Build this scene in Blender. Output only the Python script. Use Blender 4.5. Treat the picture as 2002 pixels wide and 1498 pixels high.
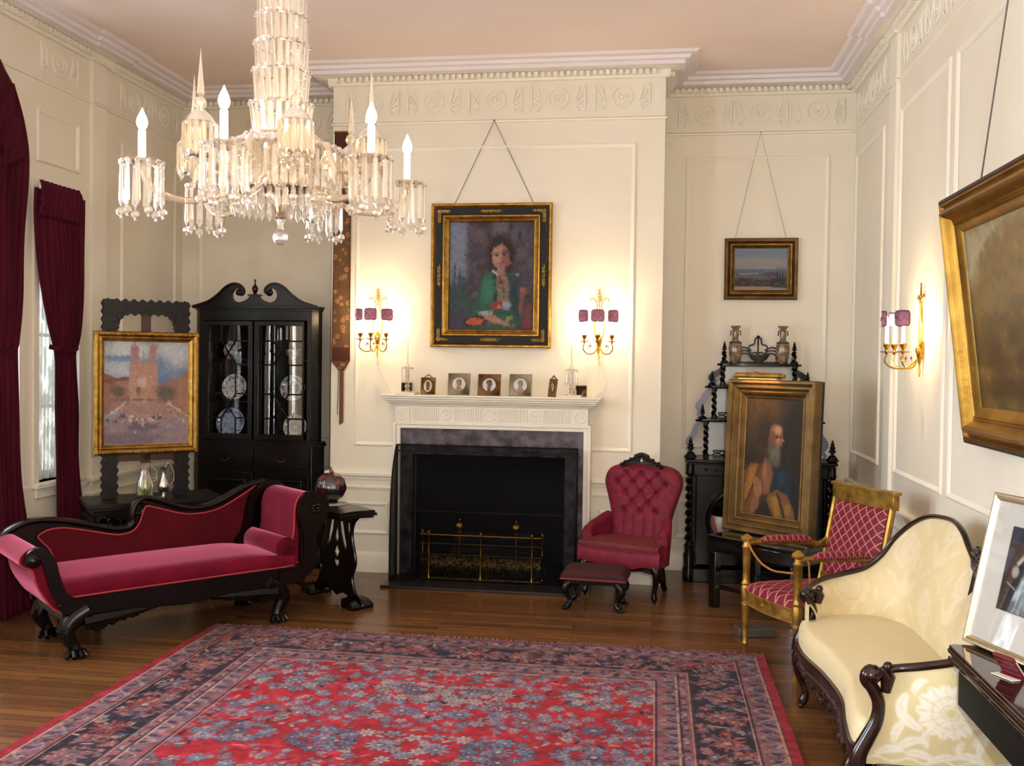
import bpy, bmesh, math, random
import numpy as np
from math import sin, cos, pi, radians, hypot, atan2, sqrt
from mathutils import Vector, Matrix
from mathutils.geometry import tessellate_polygon

for o in list(bpy.data.objects):
    bpy.data.objects.remove(o)
SC = bpy.context.scene
COL = SC.collection
random.seed(7)

# ------------------------------------------------------------------ camera
F, PITCH, YAW, ROLL, CAMZ = 1900.0, .0235, -.1466, .01324, 1.65
IW, IH = 2002, 1498
def ray(u, v):
    a = (u-IW/2)/F; b = (v-IH/2)/F
    x = a*cos(ROLL)+b*sin(ROLL); up = a*sin(ROLL)-b*cos(ROLL)
    Y = cos(PITCH)+sin(PITCH)*up; Z = -sin(PITCH)+cos(PITCH)*up
    return Vector((x*cos(YAW)+Y*sin(YAW), -x*sin(YAW)+Y*cos(YAW), Z))
cd = bpy.data.cameras.new('camera'); cam = bpy.data.objects.new('camera', cd); COL.objects.link(cam)
fw = ray(IW/2, IH/2); rt = ray(IW/2+F, IH/2)-fw; upv = fw-ray(IW/2, IH/2+F)
m = Matrix.Identity(4)
for i in range(3):
    m[i][0] = rt[i]; m[i][1] = upv[i]; m[i][2] = -fw[i]
m[2][3] = CAMZ
cam.matrix_world = m
cd.sensor_width = 36; cd.lens = F/IW*36; cd.clip_start = .05; cd.clip_end = 60
SC.camera = cam

# ------------------------------------------------------------------ world, exposure, large lights
w = bpy.data.worlds.new('world'); SC.world = w; w.use_nodes = True
bg = w.node_tree.nodes['Background']; bg.inputs[0].default_value = (.86, .93, 1, 1); bg.inputs[1].default_value = 1.0
vs = SC.view_settings
vs.view_transform = 'Standard'; vs.look = 'None'; vs.gamma = 1; vs.use_curve_mapping = False; vs.exposure = 0.4

def area_light(name, loc, direction, sx, sy, power, color):
    l = bpy.data.lights.new(name, 'AREA'); l.shape = 'RECTANGLE'; l.size = sx; l.size_y = sy; l.energy = power; l.color = color
    o = bpy.data.objects.new(name, l); COL.objects.link(o); o.location = loc
    o.rotation_euler = Vector(direction).to_track_quat('-Z', 'Y').to_euler()
    return o
def point_light(name, loc, power, color, r=.02, parent=None):
    l = bpy.data.lights.new(name, 'POINT'); l.energy = power; l.color = color; l.shadow_soft_size = r
    o = bpy.data.objects.new(name, l); COL.objects.link(o); o.location = loc
    if parent: o.parent = parent
    return o
DAY = (.80, .90, 1.0)
WIN = [  # y0, y1, spring z, arched
    (5.84, 6.29, 2.76, False), (4.42, 5.64, 2.92, True), (3.77, 4.22, 2.76, False), (.4, 1.9, 2.76, False)]
for i, (a, b, zt, arch) in enumerate(WIN):
    area_light('daylight_%d' % (i+1), (-4.42, (a+b)/2, (zt+.8)/2+.1), (1, 0, -.12), b-a, zt-.8, [7, 120, 90, 270][i], DAY)
# the photographer's own flash, just above and right of the lens
point_light('camera_flash', (.16, -.02, 1.80), 175, (1.0, .95, .93), .035)

# ------------------------------------------------------------------ materials
def lin(c):
    return tuple(((x/255)/12.92 if x/255 <= .04045 else ((x/255+.055)/1.055)**2.4) for x in c)
MATS = {}
def mat(name, rgb, rough=.5, metal=0., rgb2=None, scale=8., bump=0., bscale=60., spec=.5, sheen=0., coat=0., stretch=(1, 1, 1), detail=4, alpha=1., trans=0., ior=1.45, emit=None, es=0., contrast=1.):
    if name in MATS: return MATS[name]
    M = bpy.data.materials.new(name); M.use_nodes = True
    nt = M.node_tree; N = nt.nodes; L = nt.links; p = N['Principled BSDF']
    c = lin(rgb); p.inputs['Base Color'].default_value = (*c, 1)
    p.inputs['Roughness'].default_value = rough; p.inputs['Metallic'].default_value = metal
    p.inputs['Specular IOR Level'].default_value = spec
    p.inputs['Sheen Weight'].default_value = sheen; p.inputs['Coat Weight'].default_value = coat
    if sheen:
        p.inputs['Sheen Roughness'].default_value = .4; p.inputs['Sheen Tint'].default_value = (*[min(1, x*2.2+.05) for x in c], 1)
    p.inputs['Alpha'].default_value = alpha; p.inputs['Transmission Weight'].default_value = trans; p.inputs['IOR'].default_value = ior
    if emit: p.inputs['Emission Color'].default_value = (*emit, 1); p.inputs['Emission Strength'].default_value = es
    tc = N.new('ShaderNodeTexCoord'); mp = N.new('ShaderNodeMapping'); mp.inputs['Scale'].default_value = stretch
    L.new(tc.outputs['Object'], mp.inputs[0])
    if rgb2:
        n = N.new('ShaderNodeTexNoise'); n.inputs['Scale'].default_value = scale; n.inputs['Detail'].default_value = detail
        L.new(mp.outputs[0], n.inputs['Vector'])
        r = N.new('ShaderNodeValToRGB'); r.color_ramp.elements[0].position = .5-.18/contrast; r.color_ramp.elements[1].position = .5+.18/contrast
        r.color_ramp.elements[0].color = (*c, 1); r.color_ramp.elements[1].color = (*lin(rgb2), 1)
        L.new(n.outputs[0], r.inputs[0]); L.new(r.outputs[0], p.inputs['Base Color'])
    if bump:
        n2 = N.new('ShaderNodeTexNoise'); n2.inputs['Scale'].default_value = bscale; n2.inputs['Detail'].default_value = 3
        L.new(mp.outputs[0], n2.inputs['Vector'])
        b = N.new('ShaderNodeBump'); b.inputs['Strength'].default_value = bump; b.inputs['Distance'].default_value = .01
        L.new(n2.outputs[0], b.inputs['Height']); L.new(b.outputs[0], p.inputs['Normal'])
    MATS[name] = M
    return M
def painted(name, rough=.5, bump=0., bscale=300, spec=.3, sheen=0.):
    """material reading the painted colour attribute 'paint'"""
    if name in MATS: return MATS[name]
    M = mat(name, (128, 128, 128), rough, spec=spec, bump=bump, bscale=bscale, sheen=sheen)
    nt = M.node_tree; a = nt.nodes.new('ShaderNodeVertexColor'); a.layer_name = 'paint'
    nt.links.new(a.outputs[0], nt.nodes['Principled BSDF'].inputs['Base Color'])
    return M
def crystal(name, tint=(1, .97, .93), gl=.35):
    M = bpy.data.materials.new(name); M.use_nodes = True; nt = M.node_tree; N = nt.nodes; L = nt.links
    N.remove(N['Principled BSDF']); out = N['Material Output']
    t = N.new('ShaderNodeBsdfTransparent'); t.inputs[0].default_value = (*[x*.93 for x in tint], 1)
    g = N.new('ShaderNodeBsdfGlossy'); g.inputs['Roughness'].default_value = .06; g.inputs[0].default_value = (*tint, 1)
    tl = N.new('ShaderNodeBsdfTranslucent'); tl.inputs[0].default_value = (*tint, 1)
    lw = N.new('ShaderNodeLayerWeight'); lw.inputs[0].default_value = .45
    mp = N.new('ShaderNodeMapRange'); mp.inputs[3].default_value = gl*.35; mp.inputs[4].default_value = min(1, gl*2.0)
    L.new(lw.outputs['Facing'], mp.inputs[0])
    mx = N.new('ShaderNodeMixShader'); mx2 = N.new('ShaderNodeMixShader'); mx2.inputs[0].default_value = .20
    L.new(t.outputs[0], mx2.inputs[1]); L.new(tl.outputs[0], mx2.inputs[2])
    L.new(mp.outputs[0], mx.inputs[0]); L.new(mx2.outputs[0], mx.inputs[1]); L.new(g.outputs[0], mx.inputs[2])
    L.new(mx.outputs[0], out.inputs[0])
    return M
def clear_glass(name, refl=.12, tint=.95):
    M = bpy.data.materials.new(name); M.use_nodes = True; nt = M.node_tree; N = nt.nodes; L = nt.links
    N.remove(N['Principled BSDF']); out = N['Material Output']
    t = N.new('ShaderNodeBsdfTransparent'); t.inputs[0].default_value = (tint, tint, tint, 1)
    g = N.new('ShaderNodeBsdfGlossy'); g.inputs['Roughness'].default_value = .02
    lw = N.new('ShaderNodeLayerWeight'); lw.inputs[0].default_value = .5
    pw = N.new('ShaderNodeMath'); pw.operation = 'POWER'; pw.inputs[1].default_value = 5; L.new(lw.outputs['Facing'], pw.inputs[0])
    mp = N.new('ShaderNodeMath'); mp.operation = 'ADD'; mp.use_clamp = True; mp.inputs[1].default_value = refl+.03
    mx = N.new('ShaderNodeMixShader'); L.new(pw.outputs[0], mp.inputs[0]); L.new(mp.outputs[0], mx.inputs[0]); L.new(t.outputs[0], mx.inputs[1]); L.new(g.outputs[0], mx.inputs[2]); L.new(mx.outputs[0], out.inputs[0])
    return M
def silk_shade(name, rgb):
    M = bpy.data.materials.new(name); M.use_nodes = True; nt = M.node_tree; N = nt.nodes; L = nt.links
    N.remove(N['Principled BSDF']); out = N['Material Output']
    d = N.new('ShaderNodeBsdfDiffuse'); d.inputs[0].default_value = (*lin(rgb), 1); t = N.new('ShaderNodeBsdfTranslucent'); t.inputs[0].default_value = (*lin((rgb[0]+60, rgb[1]+50, rgb[2]+40)), 1)
    mx = N.new('ShaderNodeMixShader'); mx.inputs[0].default_value = .35; L.new(d.outputs[0], mx.inputs[1]); L.new(t.outputs[0], mx.inputs[2]); L.new(mx.outputs[0], out.inputs[0])
    return M
def sheer(name):
    M = bpy.data.materials.new(name); M.use_nodes = True; nt = M.node_tree; N = nt.nodes; L = nt.links
    N.remove(N['Principled BSDF']); out = N['Material Output']
    t = N.new('ShaderNodeBsdfTransparent'); tl = N.new('ShaderNodeBsdfTranslucent'); tl.inputs[0].default_value = (.55, .55, .48, 1)
    d = N.new('ShaderNodeBsdfDiffuse'); d.inputs[0].default_value = (.62, .62, .55, 1)
    tc = N.new('ShaderNodeTexCoord'); mp = N.new('ShaderNodeMapping'); mp.inputs['Scale'].default_value = (1, 1, .35)
    n = N.new('ShaderNodeTexNoise'); n.inputs['Scale'].default_value = 22; n.inputs['Detail'].default_value = 3
    L.new(tc.outputs['Object'], mp.inputs[0]); L.new(mp.outputs[0], n.inputs['Vector'])
    r = N.new('ShaderNodeMapRange'); r.inputs[1].default_value = .4; r.inputs[2].default_value = .6; r.inputs[3].default_value = .25; r.inputs[4].default_value = .95
    L.new(n.outputs[0], r.inputs[0])
    a = N.new('ShaderNodeMixShader'); a.inputs[0].default_value = .45; L.new(tl.outputs[0], a.inputs[1]); L.new(d.outputs[0], a.inputs[2])
    b = N.new('ShaderNodeMixShader'); L.new(r.outputs[0], b.inputs[0]); L.new(t.outputs[0], b.inputs[1]); L.new(a.outputs[0], b.inputs[2])
    L.new(b.outputs[0], out.inputs[0]); return M

# ------------------------------------------------------------------ mesh builder
def lerp(a, b, t): return a+(b-a)*t
def catmull(pts, n=6, closed=False):
    """smooth curve through points of any dimension"""
    P = [np.array(p, float) for p in pts]; out = []; k = len(P)
    rng = range(k if closed else k-1)
    for i in rng:
        g = (lambda j: P[j % k]) if closed else (lambda j: P[min(max(j, 0), k-1)])
        p0, p1, p2, p3 = g(i-1), g(i), g(i+1), g(i+2)
        for s in range(n):
            t = s/n
            out.append(tuple(.5*((2*p1)+(-p0+p2)*t+(2*p0-5*p1+4*p2-p3)*t*t+(-p0+3*p1-3*p2+p3)*t**3)))
    if not closed: out.append(tuple(P[-1]))
    return out
class MB:
    def __init__(s): s.v = []; s.f = []; s.uv = []; s.c = []; s.hasuv = False
    def add(s, vs, fs, uv=None, col=None):
        b = len(s.v); s.v += [tuple(p) for p in vs]; s.f += [tuple(i+b for i in f) for f in fs]
        s.uv += uv if uv else [(0, 0)]*len(vs); s.hasuv = s.hasuv or bool(uv)
        if col is not None: s.c += list(col)
        return s
    def box(s, x0, y0, z0, x1, y1, z1, M=None):
        V = [Vector((x, y, z)) for z in (z0, z1) for y in (y0, y1) for x in (x0, x1)]
        if M: V = [M @ p for p in V]
        return s.add(V, [(0, 2, 3, 1), (4, 5, 7, 6), (0, 1, 5, 4), (2, 6, 7, 3), (0, 4, 6, 2), (1, 3, 7, 5)])
    def tube(s, pts, r, n=8, closed=False, flat=None, twist=0.):
        P = [Vector(p) for p in pts]; k = len(P); R = r if isinstance(r, (list, tuple)) else [r]*k
        vs = []; ref = None
        for i, p in enumerate(P):
            if closed: d = (P[(i+1) % k]-P[i-1])
            else: d = P[min(i+1, k-1)]-P[max(i-1, 0)]
            if d.length < 1e-9: d = Vector((0, 0, 1))
            d.normalize()
            if ref is None:
                ref = Vector((0, 0, 1)) if abs(d.z) < .9 else Vector((1, 0, 0))
            a = ref-d*ref.dot(d)
            if a.length < 1e-6: a = d.orthogonal()
            a.normalize(); b = d.cross(a); ref = a
            for j in range(n):
                t = 2*pi*j/n+twist*i
                fx = flat if flat else 1
                vs.append(p+(a*cos(t)+b*sin(t)*fx)*R[i])
        fs = []
        for i in range(k if closed else k-1):
            for j in range(n):
                i2 = (i+1) % k
                fs.append((i*n+j, i*n+(j+1) % n, i2*n+(j+1) % n, i2*n+j))
        if not closed:
            fs.append(tuple(range(n))[::-1]); fs.append(tuple((k-1)*n+j for j in range(n)))
        return s.add(vs, fs)
    def cyl(s, p0, p1, r0, r1=None, n=12): return s.tube([p0, p1], [r0, r0 if r1 is None else r1], n)
    def lathe(s, prof, c=(0, 0, 0), n=20, M=None, lobes=0, amp=0., sx=1, sy=1, arc=2*pi):
        vs = []; k = len(prof); full = arc > 6.28; m = n if full else n+1
        for r, z in prof:
            for j in range(m):
                t = arc*j/n; rr = r*(1+(amp*cos(lobes*t) if lobes else 0))
                p = Vector((rr*cos(t)*sx, rr*sin(t)*sy, z))
                if M: p = M @ p
                vs.append(p+Vector(c))
        fs = []
        for i in range(k-1):
            for j in range(n):
                j2 = (j+1) % m
                fs.append((i*m+j, i*m+j2, (i+1)*m+j2, (i+1)*m+j))
        if full:
            if prof[0][0] > 1e-4: fs.append(tuple(range(m))[::-1])
            if prof[-1][0] > 1e-4: fs.append(tuple((k-1)*m+j for j in range(m)))
        return s.add(vs, fs)
    def sph(s, c, r, n=10, sc=(1, 1, 1)):
        k = max(4, n//2+1)
        return s.lathe([(r*max(sin(pi*i/k), 1e-5), -r*cos(pi*i/k)*sc[2]) for i in range(k+1)], c, n, sx=sc[0], sy=sc[1])
    def prism(s, pts, a, b, plane='XZ', holes=()):
        """2-D polygon extruded between a and b along the remaining axis"""
        def m3(p, t):
            return {'XZ': (p[0], t, p[1]), 'YZ': (t, p[0], p[1]), 'XY': (p[0], p[1], t)}[plane]
        loops = [list(pts)]+[list(h) for h in holes]
        flat = [p for l in loops for p in l]; n = len(flat)
        vs = [m3(p, a) for p in flat]+[m3(p, b) for p in flat]; fs = []
        tri = tessellate_polygon([[Vector((p[0], p[1], 0)) for p in l] for l in loops])
        for t in tri: fs.append(tuple(t)); fs.append(tuple(i+n for i in t[::-1]))
        o = 0
        for l in loops:
            k = len(l)
            for i in range(k): fs.append((o+i, o+(i+1) % k, o+(i+1) % k+n, o+i+n))
            o += k
        return s.add(vs, fs)
    def grid(s, fn, nu, nv, uvs=(1, 1), col=None, wrap=False):
        vs = []; uv = []; cs = []
        for j in range(nv+1):
            for i in range(nu+1):
                u, v = i/nu, j/nv
                vs.append(fn(u, v)); uv.append((u*uvs[0], v*uvs[1]))
                if col is not None: cs.append(col(u, v))
        fs = [(j*(nu+1)+i, j*(nu+1)+i+1, (j+1)*(nu+1)+i+1, (j+1)*(nu+1)+i) for j in range(nv) for i in range(nu)]
        return s.add(vs, fs, uv, cs if col is not None else None)
    def rframe(s, x0, z0, x1, z1, prof, y=0.):
        """rectangular moulding in the XZ plane; profile = (distance inward, height towards -Y)"""
        vs = []
        for d, h in prof:
            for (x, z) in ((x0+d, z0+d), (x1-d, z0+d), (x1-d, z1-d), (x0+d, z1-d)): vs.append((x, y-h, z))
        k = len(prof); fs = []
        for i in range(k-1):
            for j in range(4): fs.append((i*4+j, i*4+(j+1) % 4, (i+1)*4+(j+1) % 4, (i+1)*4+j))
        return s.add(vs, fs)
    def sweep(s, path, prof, closed=False):
        """path of (x, y); profile of (distance to the right of travel, z)"""
        P = [Vector(p) for p in path]; k = len(P); M = []
        for i in range(k):
            a = P[i]-P[i-1] if i > 0 else P[1]-P[0]
            b = P[i+1]-P[i] if i < k-1 else P[k-1]-P[k-2]
            a.normalize(); b.normalize(); na = Vector((a.y, -a.x)); nb = Vector((b.y, -b.x))
            mm = na+nb; mm /= max(mm.dot(na), .2)
            M.append(mm)
        n = len(prof); vs = [(P[i].x+M[i].x*d, P[i].y+M[i].y*d, z) for i in range(k) for d, z in prof]
        fs = [(i*n+j, i*n+(j+1) % n, (i+1)*n+(j+1) % n, (i+1)*n+j) for i in range(k-1) for j in range(n)]
        fs += [tuple(range(n))[::-1], tuple((k-1)*n+j for j in range(n))]
        return s.add(vs, fs)
    def xf(s, M, start=0):
        s.v[start:] = [tuple(M @ Vector(p)) for p in s.v[start:]]; return s
    def build(s, name, material, parent=None, smooth=True, bevel=0., label=None, kind=None, angle=40, sub=0, loc=None, rot=None):
        me = bpy.data.meshes.new(name); me.from_pydata(s.v, [], s.f); me.update()
        if len(s.c):
            a = me.color_attributes.new('paint', 'FLOAT_COLOR', 'POINT')
            arr = np.ones((len(s.v), 4), np.float32); arr[:, :3] = np.array(s.c, np.float32)[:, :3]; a.data.foreach_set('color', arr.ravel())
        if s.hasuv:
            ul = me.uv_layers.new(name='UVMap'); li = np.zeros(len(me.loops), np.int32); me.loops.foreach_get('vertex_index', li)
            ul.data.foreach_set('uv', np.array(s.uv, np.float32)[li].ravel())
        bm = bmesh.new(); bm.from_mesh(me)
        if not len(s.c) and not s.hasuv: bmesh.ops.remove_doubles(bm, verts=bm.verts, dist=1e-5)
        bmesh.ops.recalc_face_normals(bm, faces=bm.faces)
        if smooth:
            for f in bm.faces: f.smooth = True
            for e in bm.edges:
                if len(e.link_faces) == 2 and e.calc_face_angle(0) > radians(angle): e.smooth = False
        bm.to_mesh(me); bm.free()
        me.materials.append(material)
        o = bpy.data.objects.new(name, me); COL.objects.link(o)
        if parent: o.parent = parent
        if bevel:
            b = o.modifiers.new('bevel', 'BEVEL'); b.width = bevel; b.segments = 2; b.limit_method = 'ANGLE'; b.angle_limit = radians(35)
            b.harden_normals = False
        if sub:
            b = o.modifiers.new('subdivision', 'SUBSURF'); b.levels = sub; b.render_levels = sub
        if label: o['label'] = label
        if kind: o['kind'] = kind
        if loc: o.location = loc
        if rot: o.rotation_euler = rot
        return o
def thing(name, label, cat, loc=(0, 0, 0), rz=0., group=None, rot=None):
    o = bpy.data.objects.new(name, None); COL.objects.link(o); o.empty_display_size = .05
    o.location = loc; o.rotation_euler = rot if rot else (0, 0, rz)
    o['label'] = label; o['category'] = cat
    if group: o['group'] = group
    return o
def tag(o, label, cat, group=None):
    o['label'] = label; o['category'] = cat
    if group: o['group'] = group
    return o
def struct(o): o['kind'] = 'structure'; return o
def ribbon(pts, wid):
    """closed 2-D outline of a band of varying half-width along a curve"""
    L = []; R = []; k = len(pts)
    for i in range(k):
        a = pts[max(i-1, 0)]; b = pts[min(i+1, k-1)]; dx, dy = b[0]-a[0], b[1]-a[1]; l = hypot(dx, dy) or 1
        w_ = wid[i] if isinstance(wid, (list, tuple)) else wid
        L.append((pts[i][0]-dy/l*w_, pts[i][1]+dx/l*w_)); R.append((pts[i][0]+dy/l*w_, pts[i][1]-dx/l*w_))
    return L+R[::-1]
def arc(cx, cy, r, a0, a1, n=16): return [(cx+r*cos(radians(lerp(a0, a1, i/n))), cy+r*sin(radians(lerp(a0, a1, i/n)))) for i in range(n+1)]
def spiral(cx, cy, r0, r1, a0, a1, n=24): return [(cx+lerp(r0, r1, i/n)*cos(radians(lerp(a0, a1, i/n))), cy+lerp(r0, r1, i/n)*sin(radians(lerp(a0, a1, i/n)))) for i in range(n+1)]
def copy_tree(o, parent=None):
    c = o.copy(); COL.objects.link(c); c.parent = parent
    for ch in list(o.children): copy_tree(ch, c)
    return c

# ------------------------------------------------------------------ painting by numbers (colour attributes)
def vnoise(nx, ny, sx, sy, seed, octs=4):
    rs = np.random.RandomState(seed); out = np.zeros((ny, nx)); amp = 1; tot = 0
    for o in range(octs):
        gx, gy = int(sx*2**o)+2, int(sy*2**o)+2; g = rs.rand(gy, gx)
        X = np.linspace(0, gx-1.001, nx); Y = np.linspace(0, gy-1.001, ny)
        xi = X.astype(int); yi = Y.astype(int); fx = X-xi; fy = Y-yi; fx = fx*fx*(3-2*fx); fy = fy*fy*(3-2*fy)
        a = g[np.ix_(yi, xi)]; b = g[np.ix_(yi, xi+1)]; c = g[np.ix_(yi+1, xi)]; d = g[np.ix_(yi+1, xi+1)]
        out += amp*((a*(1-fx)+b*fx)*(1-fy)[:, None]+(c*(1-fx)+d*fx)*fy[:, None]); tot += amp; amp *= .55
    return out/tot
class Paint:
    """coordinates: u to the right, v downwards, both 0..1"""
    def __init__(s, nx, ny, rgb, aspect=1.):
        s.nx, s.ny = nx, ny; s.a = np.zeros((ny, nx, 3))+np.array(rgb, float); s.asp = aspect
        s.U, s.V = np.meshgrid(np.linspace(0, 1, nx), np.linspace(0, 1, ny)); s.k = 0
        s.N = vnoise(nx, ny, 14, 14, 5)-.5; s.N2 = vnoise(nx, ny, 30, 30, 9)-.5
    def mix(s, al, rgb, var=10):
        s.k += 1; n = np.roll(s.N2, (s.k*37) % s.nx, axis=1)[..., None]*var*2
        s.a = s.a*(1-al[..., None])+(np.array(rgb, float)+n)*al[..., None]
    def ell(s, cx, cy, rx, ry, rgb, soft=.25, ang=0, op=1., var=10, rough=.25):
        c, q = cos(radians(ang)), sin(radians(ang)); dx = s.U-cx; dy = (s.V-cy)*s.asp; ry = ry*s.asp
        x = dx*c+dy*q; y = -dx*q+dy*c; d = np.sqrt((x/rx)**2+(y/ry)**2)+s.N*rough
        s.mix(np.clip((1-d)/soft+.5, 0, 1)*op, rgb, var)
    def poly(s, pts, rgb, soft=.015, op=1., var=10, rough=.02):
        x = s.U; y = s.V; ins = np.zeros_like(x, bool); D = np.full_like(x, 9.)
        k = len(pts)
        for i in range(k):
            ax_, ay = pts[i]; bx, by = pts[(i+1) % k]
            cond = ((ay > y) != (by > y)) & (x < (bx-ax_)*(y-ay)/((by-ay) if by != ay else 1e-9)+ax_); ins ^= cond
            ex, ey = bx-ax_, (by-ay)*s.asp; px, py = x-ax_, (y-ay)*s.asp
            t = np.clip((px*ex+py*ey)/(ex*ex+ey*ey+1e-12), 0, 1); D = np.minimum(D, np.hypot(px-t*ex, py-t*ey))
        sd = np.where(ins, -D, D)+s.N*rough
        s.mix(np.clip(.5-sd/soft, 0, 1)*op, rgb, var)
    def line(s, pts, wd, rgb, op=1., soft=None, var=8, rough=.004):
        D = np.full_like(s.U, 9.)
        for (ax_, ay), (bx, by) in zip(pts[:-1], pts[1:]):
            ex, ey = bx-ax_, (by-ay)*s.asp; px, py = s.U-ax_, (s.V-ay)*s.asp
            t = np.clip((px*ex+py*ey)/(ex*ex+ey*ey+1e-12), 0, 1); D = np.minimum(D, np.hypot(px-t*ex, py-t*ey))
        s.mix(np.clip(.5-(D+s.N*rough-wd)/(soft or wd), 0, 1)*op, rgb, var)
    def dabs(s, n, r, jit, seed, box=(0, 0, 1, 1), el=2.2):
        """brush dabs that pick up the colour beneath them"""
        rs = np.random.RandomState(seed)
        for _ in range(n):
            u, v = rs.uniform(box[0], box[2]), rs.uniform(box[1], box[3]); i = int(u*(s.nx-1)); j = int(v*(s.ny-1)); rr = r*rs.uniform(.6, 1.5)
            di, dj = int(rr*2.4*s.nx)+2, int(rr*2.4*s.nx)+2
            i0, i1, j0, j1 = max(0, i-di), min(s.nx, i+di+1), max(0, j-dj), min(s.ny, j+dj+1)
            X, Y = np.meshgrid(np.arange(i0, i1)-i, np.arange(j0, j1)-j); a = rs.uniform(0, pi); x = X*cos(a)+Y*sin(a); y = -X*sin(a)+Y*cos(a)
            d = np.sqrt((x/(rr*el*s.nx*.7))**2+(y/(rr*s.nx*.7))**2); al = np.clip((1-d)/.5, 0, 1)[..., None]*.75
            o = (int(np.clip(j+rs.randint(-2, 3), 0, s.ny-1)), int(np.clip(i+rs.randint(-2, 3), 0, s.nx-1)))
            c = s.a[o]*rs.uniform(1-jit, 1+jit)+rs.uniform(-jit, jit, 3)*26
            s.a[j0:j1, i0:i1] = s.a[j0:j1, i0:i1]*(1-al)+c*al
    def noise(s, sx, sy, amp, seed, tint=(1, 1, 1)):
        n = vnoise(s.nx, s.ny, sx, sy, seed)-.5; s.a = s.a+n[..., None]*amp*2*np.array(tint)
    def canvas(s, name, material, parent, x0, z0, x1, z1, y=0., bow=0.):
        c = np.clip(s.a, 0, 255)/255; c = np.where(c <= .04045, c/12.92, ((c+.055)/1.055)**2.4)
        X = np.linspace(x0, x1, s.nx); Z = np.linspace(z1, z0, s.ny)
        mb = MB(); mb.v = [(x, y, z) for z in Z for x in X]
        mb.f = [(j*s.nx+i, j*s.nx+i+1, (j+1)*s.nx+i+1, (j+1)*s.nx+i) for j in range(s.ny-1) for i in range(s.nx-1)]
        mb.c = c.reshape(-1, 3)
        b = len(mb.v); t = .012
        # a thin back and edge so that the canvas has thickness
        mb.v += [(x0, y+t, z0), (x1, y+t, z0), (x1, y+t, z1), (x0, y+t, z1)]
        mb.f += [(b, b+1, b+2, b+3)]
        mb.c = np.vstack([mb.c, np.zeros((4, 3))+.1])
        mb.uv = [(0, 0)]*len(mb.v)
        o = mb.build(name, material, parent, smooth=False)
        return o

# ------------------------------------------------------------------ room measures (metres)
XL, XR, YR, YC, XA, XB, CZ, YN = -4.01, 1.49, 7.81, 7.25, -2.49, .04, 3.87, -1.5

WALL = mat('wall_paint', (232, 225, 208), .55, rgb2=(227, 219, 201), scale=2.5, bump=.04, bscale=90)
CEIL = mat('ceiling_plaster', (242, 224, 214), .7, rgb2=(238, 218, 208), scale=1.5)
CROWN = mat('crown_flash_lilac', (230, 221, 223), .5)  # faint lilac puts the cool flash light into the crown's white
TRIM = mat('trim_paint', (236, 230, 214), .4)
WHITE = mat('white_woodwork', (232, 227, 212), .38)

# floor: narrow glossy boards
def floor_mat():
    M = mat('oak_floor', (90, 52, 26), .3, spec=.5)
    nt = M.node_tree; N = nt.nodes; L = nt.links; p = N['Principled BSDF']
    tc = N.new('ShaderNodeTexCoord'); b = N.new('ShaderNodeTexBrick')
    b.inputs['Scale'].default_value = 1; b.inputs['Brick Width'].default_value = 1.3; b.inputs['Row Height'].default_value = .062
    b.inputs['Mortar Size'].default_value = .0015; b.inputs['Mortar'].default_value = (.01, .005, .003, 1)
    b.inputs['Color1'].default_value = (*lin((122, 78, 38)), 1); b.inputs['Color2'].default_value = (*lin((92, 58, 30)), 1); b.offset = .37
    mp = N.new('ShaderNodeMapping'); mp.inputs['Rotation'].default_value = (0, 0, 0)
    L.new(tc.outputs['Object'], mp.inputs[0]); L.new(mp.outputs[0], b.inputs['Vector'])
    n = N.new('ShaderNodeTexNoise'); n.inputs['Scale'].default_value = 3; n.inputs['Detail'].default_value = 6
    m2 = N.new('ShaderNodeMapping'); m2.inputs['Scale'].default_value = (1.5, 26, 1); L.new(tc.outputs['Object'], m2.inputs[0]); L.new(m2.outputs[0], n.inputs['Vector'])
    mx = N.new('ShaderNodeMix'); mx.data_type = 'RGBA'; mx.blend_type = 'OVERLAY'; mx.inputs[0].default_value = .45
    L.new(b.outputs['Color'], mx.inputs[6]); L.new(n.outputs['Color'], mx.inputs[7])
    hs = N.new('ShaderNodeHueSaturation'); hs.inputs['Saturation'].default_value = .95; L.new(mx.outputs[2], hs.inputs['Color'])
    L.new(hs.outputs[0], p.inputs['Base Color'])
    r = N.new('ShaderNodeMapRange'); r.inputs[3].default_value = .12; r.inputs[4].default_value = .32; L.new(n.outputs[0], r.inputs[0]); L.new(r.outputs[0], p.inputs['Roughness'])
    return M
m_ = MB(); m_.box(XL-.3, YN-.1, -.1, XR+.3, YR+.2, 0); struct(m_.build('floor', floor_mat(), smooth=False))
m_ = MB(); m_.box(XL-.3, YN-.1, CZ, XR+.3, YR+.2, CZ+.1); struct(m_.build('ceiling', CEIL, smooth=False))

# left wall with its window openings
def hole(a, b, zt, arch):
    if not arch: return [(a, .8), (b, .8), (b, zt), (a, zt)]
    c = (a+b)/2; r = (b-a)/2
    return [(a, .8), (b, .8)]+[(c+r*cos(t*pi/20), zt+r*sin(t*pi/20)) for t in range(21)]
m_ = MB(); m_.prism([(YN-.1, 0), (YR+.2, 0), (YR+.2, CZ), (YN-.1, CZ)], XL-.28, XL, 'YZ', [hole(*q) for q in WIN])
struct(m_.build('wall_left', WALL, smooth=False))
m_ = MB(); m_.box(XL, YR, 0, XR, YR+.2, CZ); struct(m_.build('wall_back', WALL, smooth=False))
m_ = MB(); m_.box(XR, YN-.1, 0, XR+.2, YR+.2, CZ); struct(m_.build('wall_right', WALL, smooth=False))
m_ = MB(); m_.box(XL, YN-.2, 0, XR, YN, CZ); struct(m_.build('wall_front', WALL, smooth=False))
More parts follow.
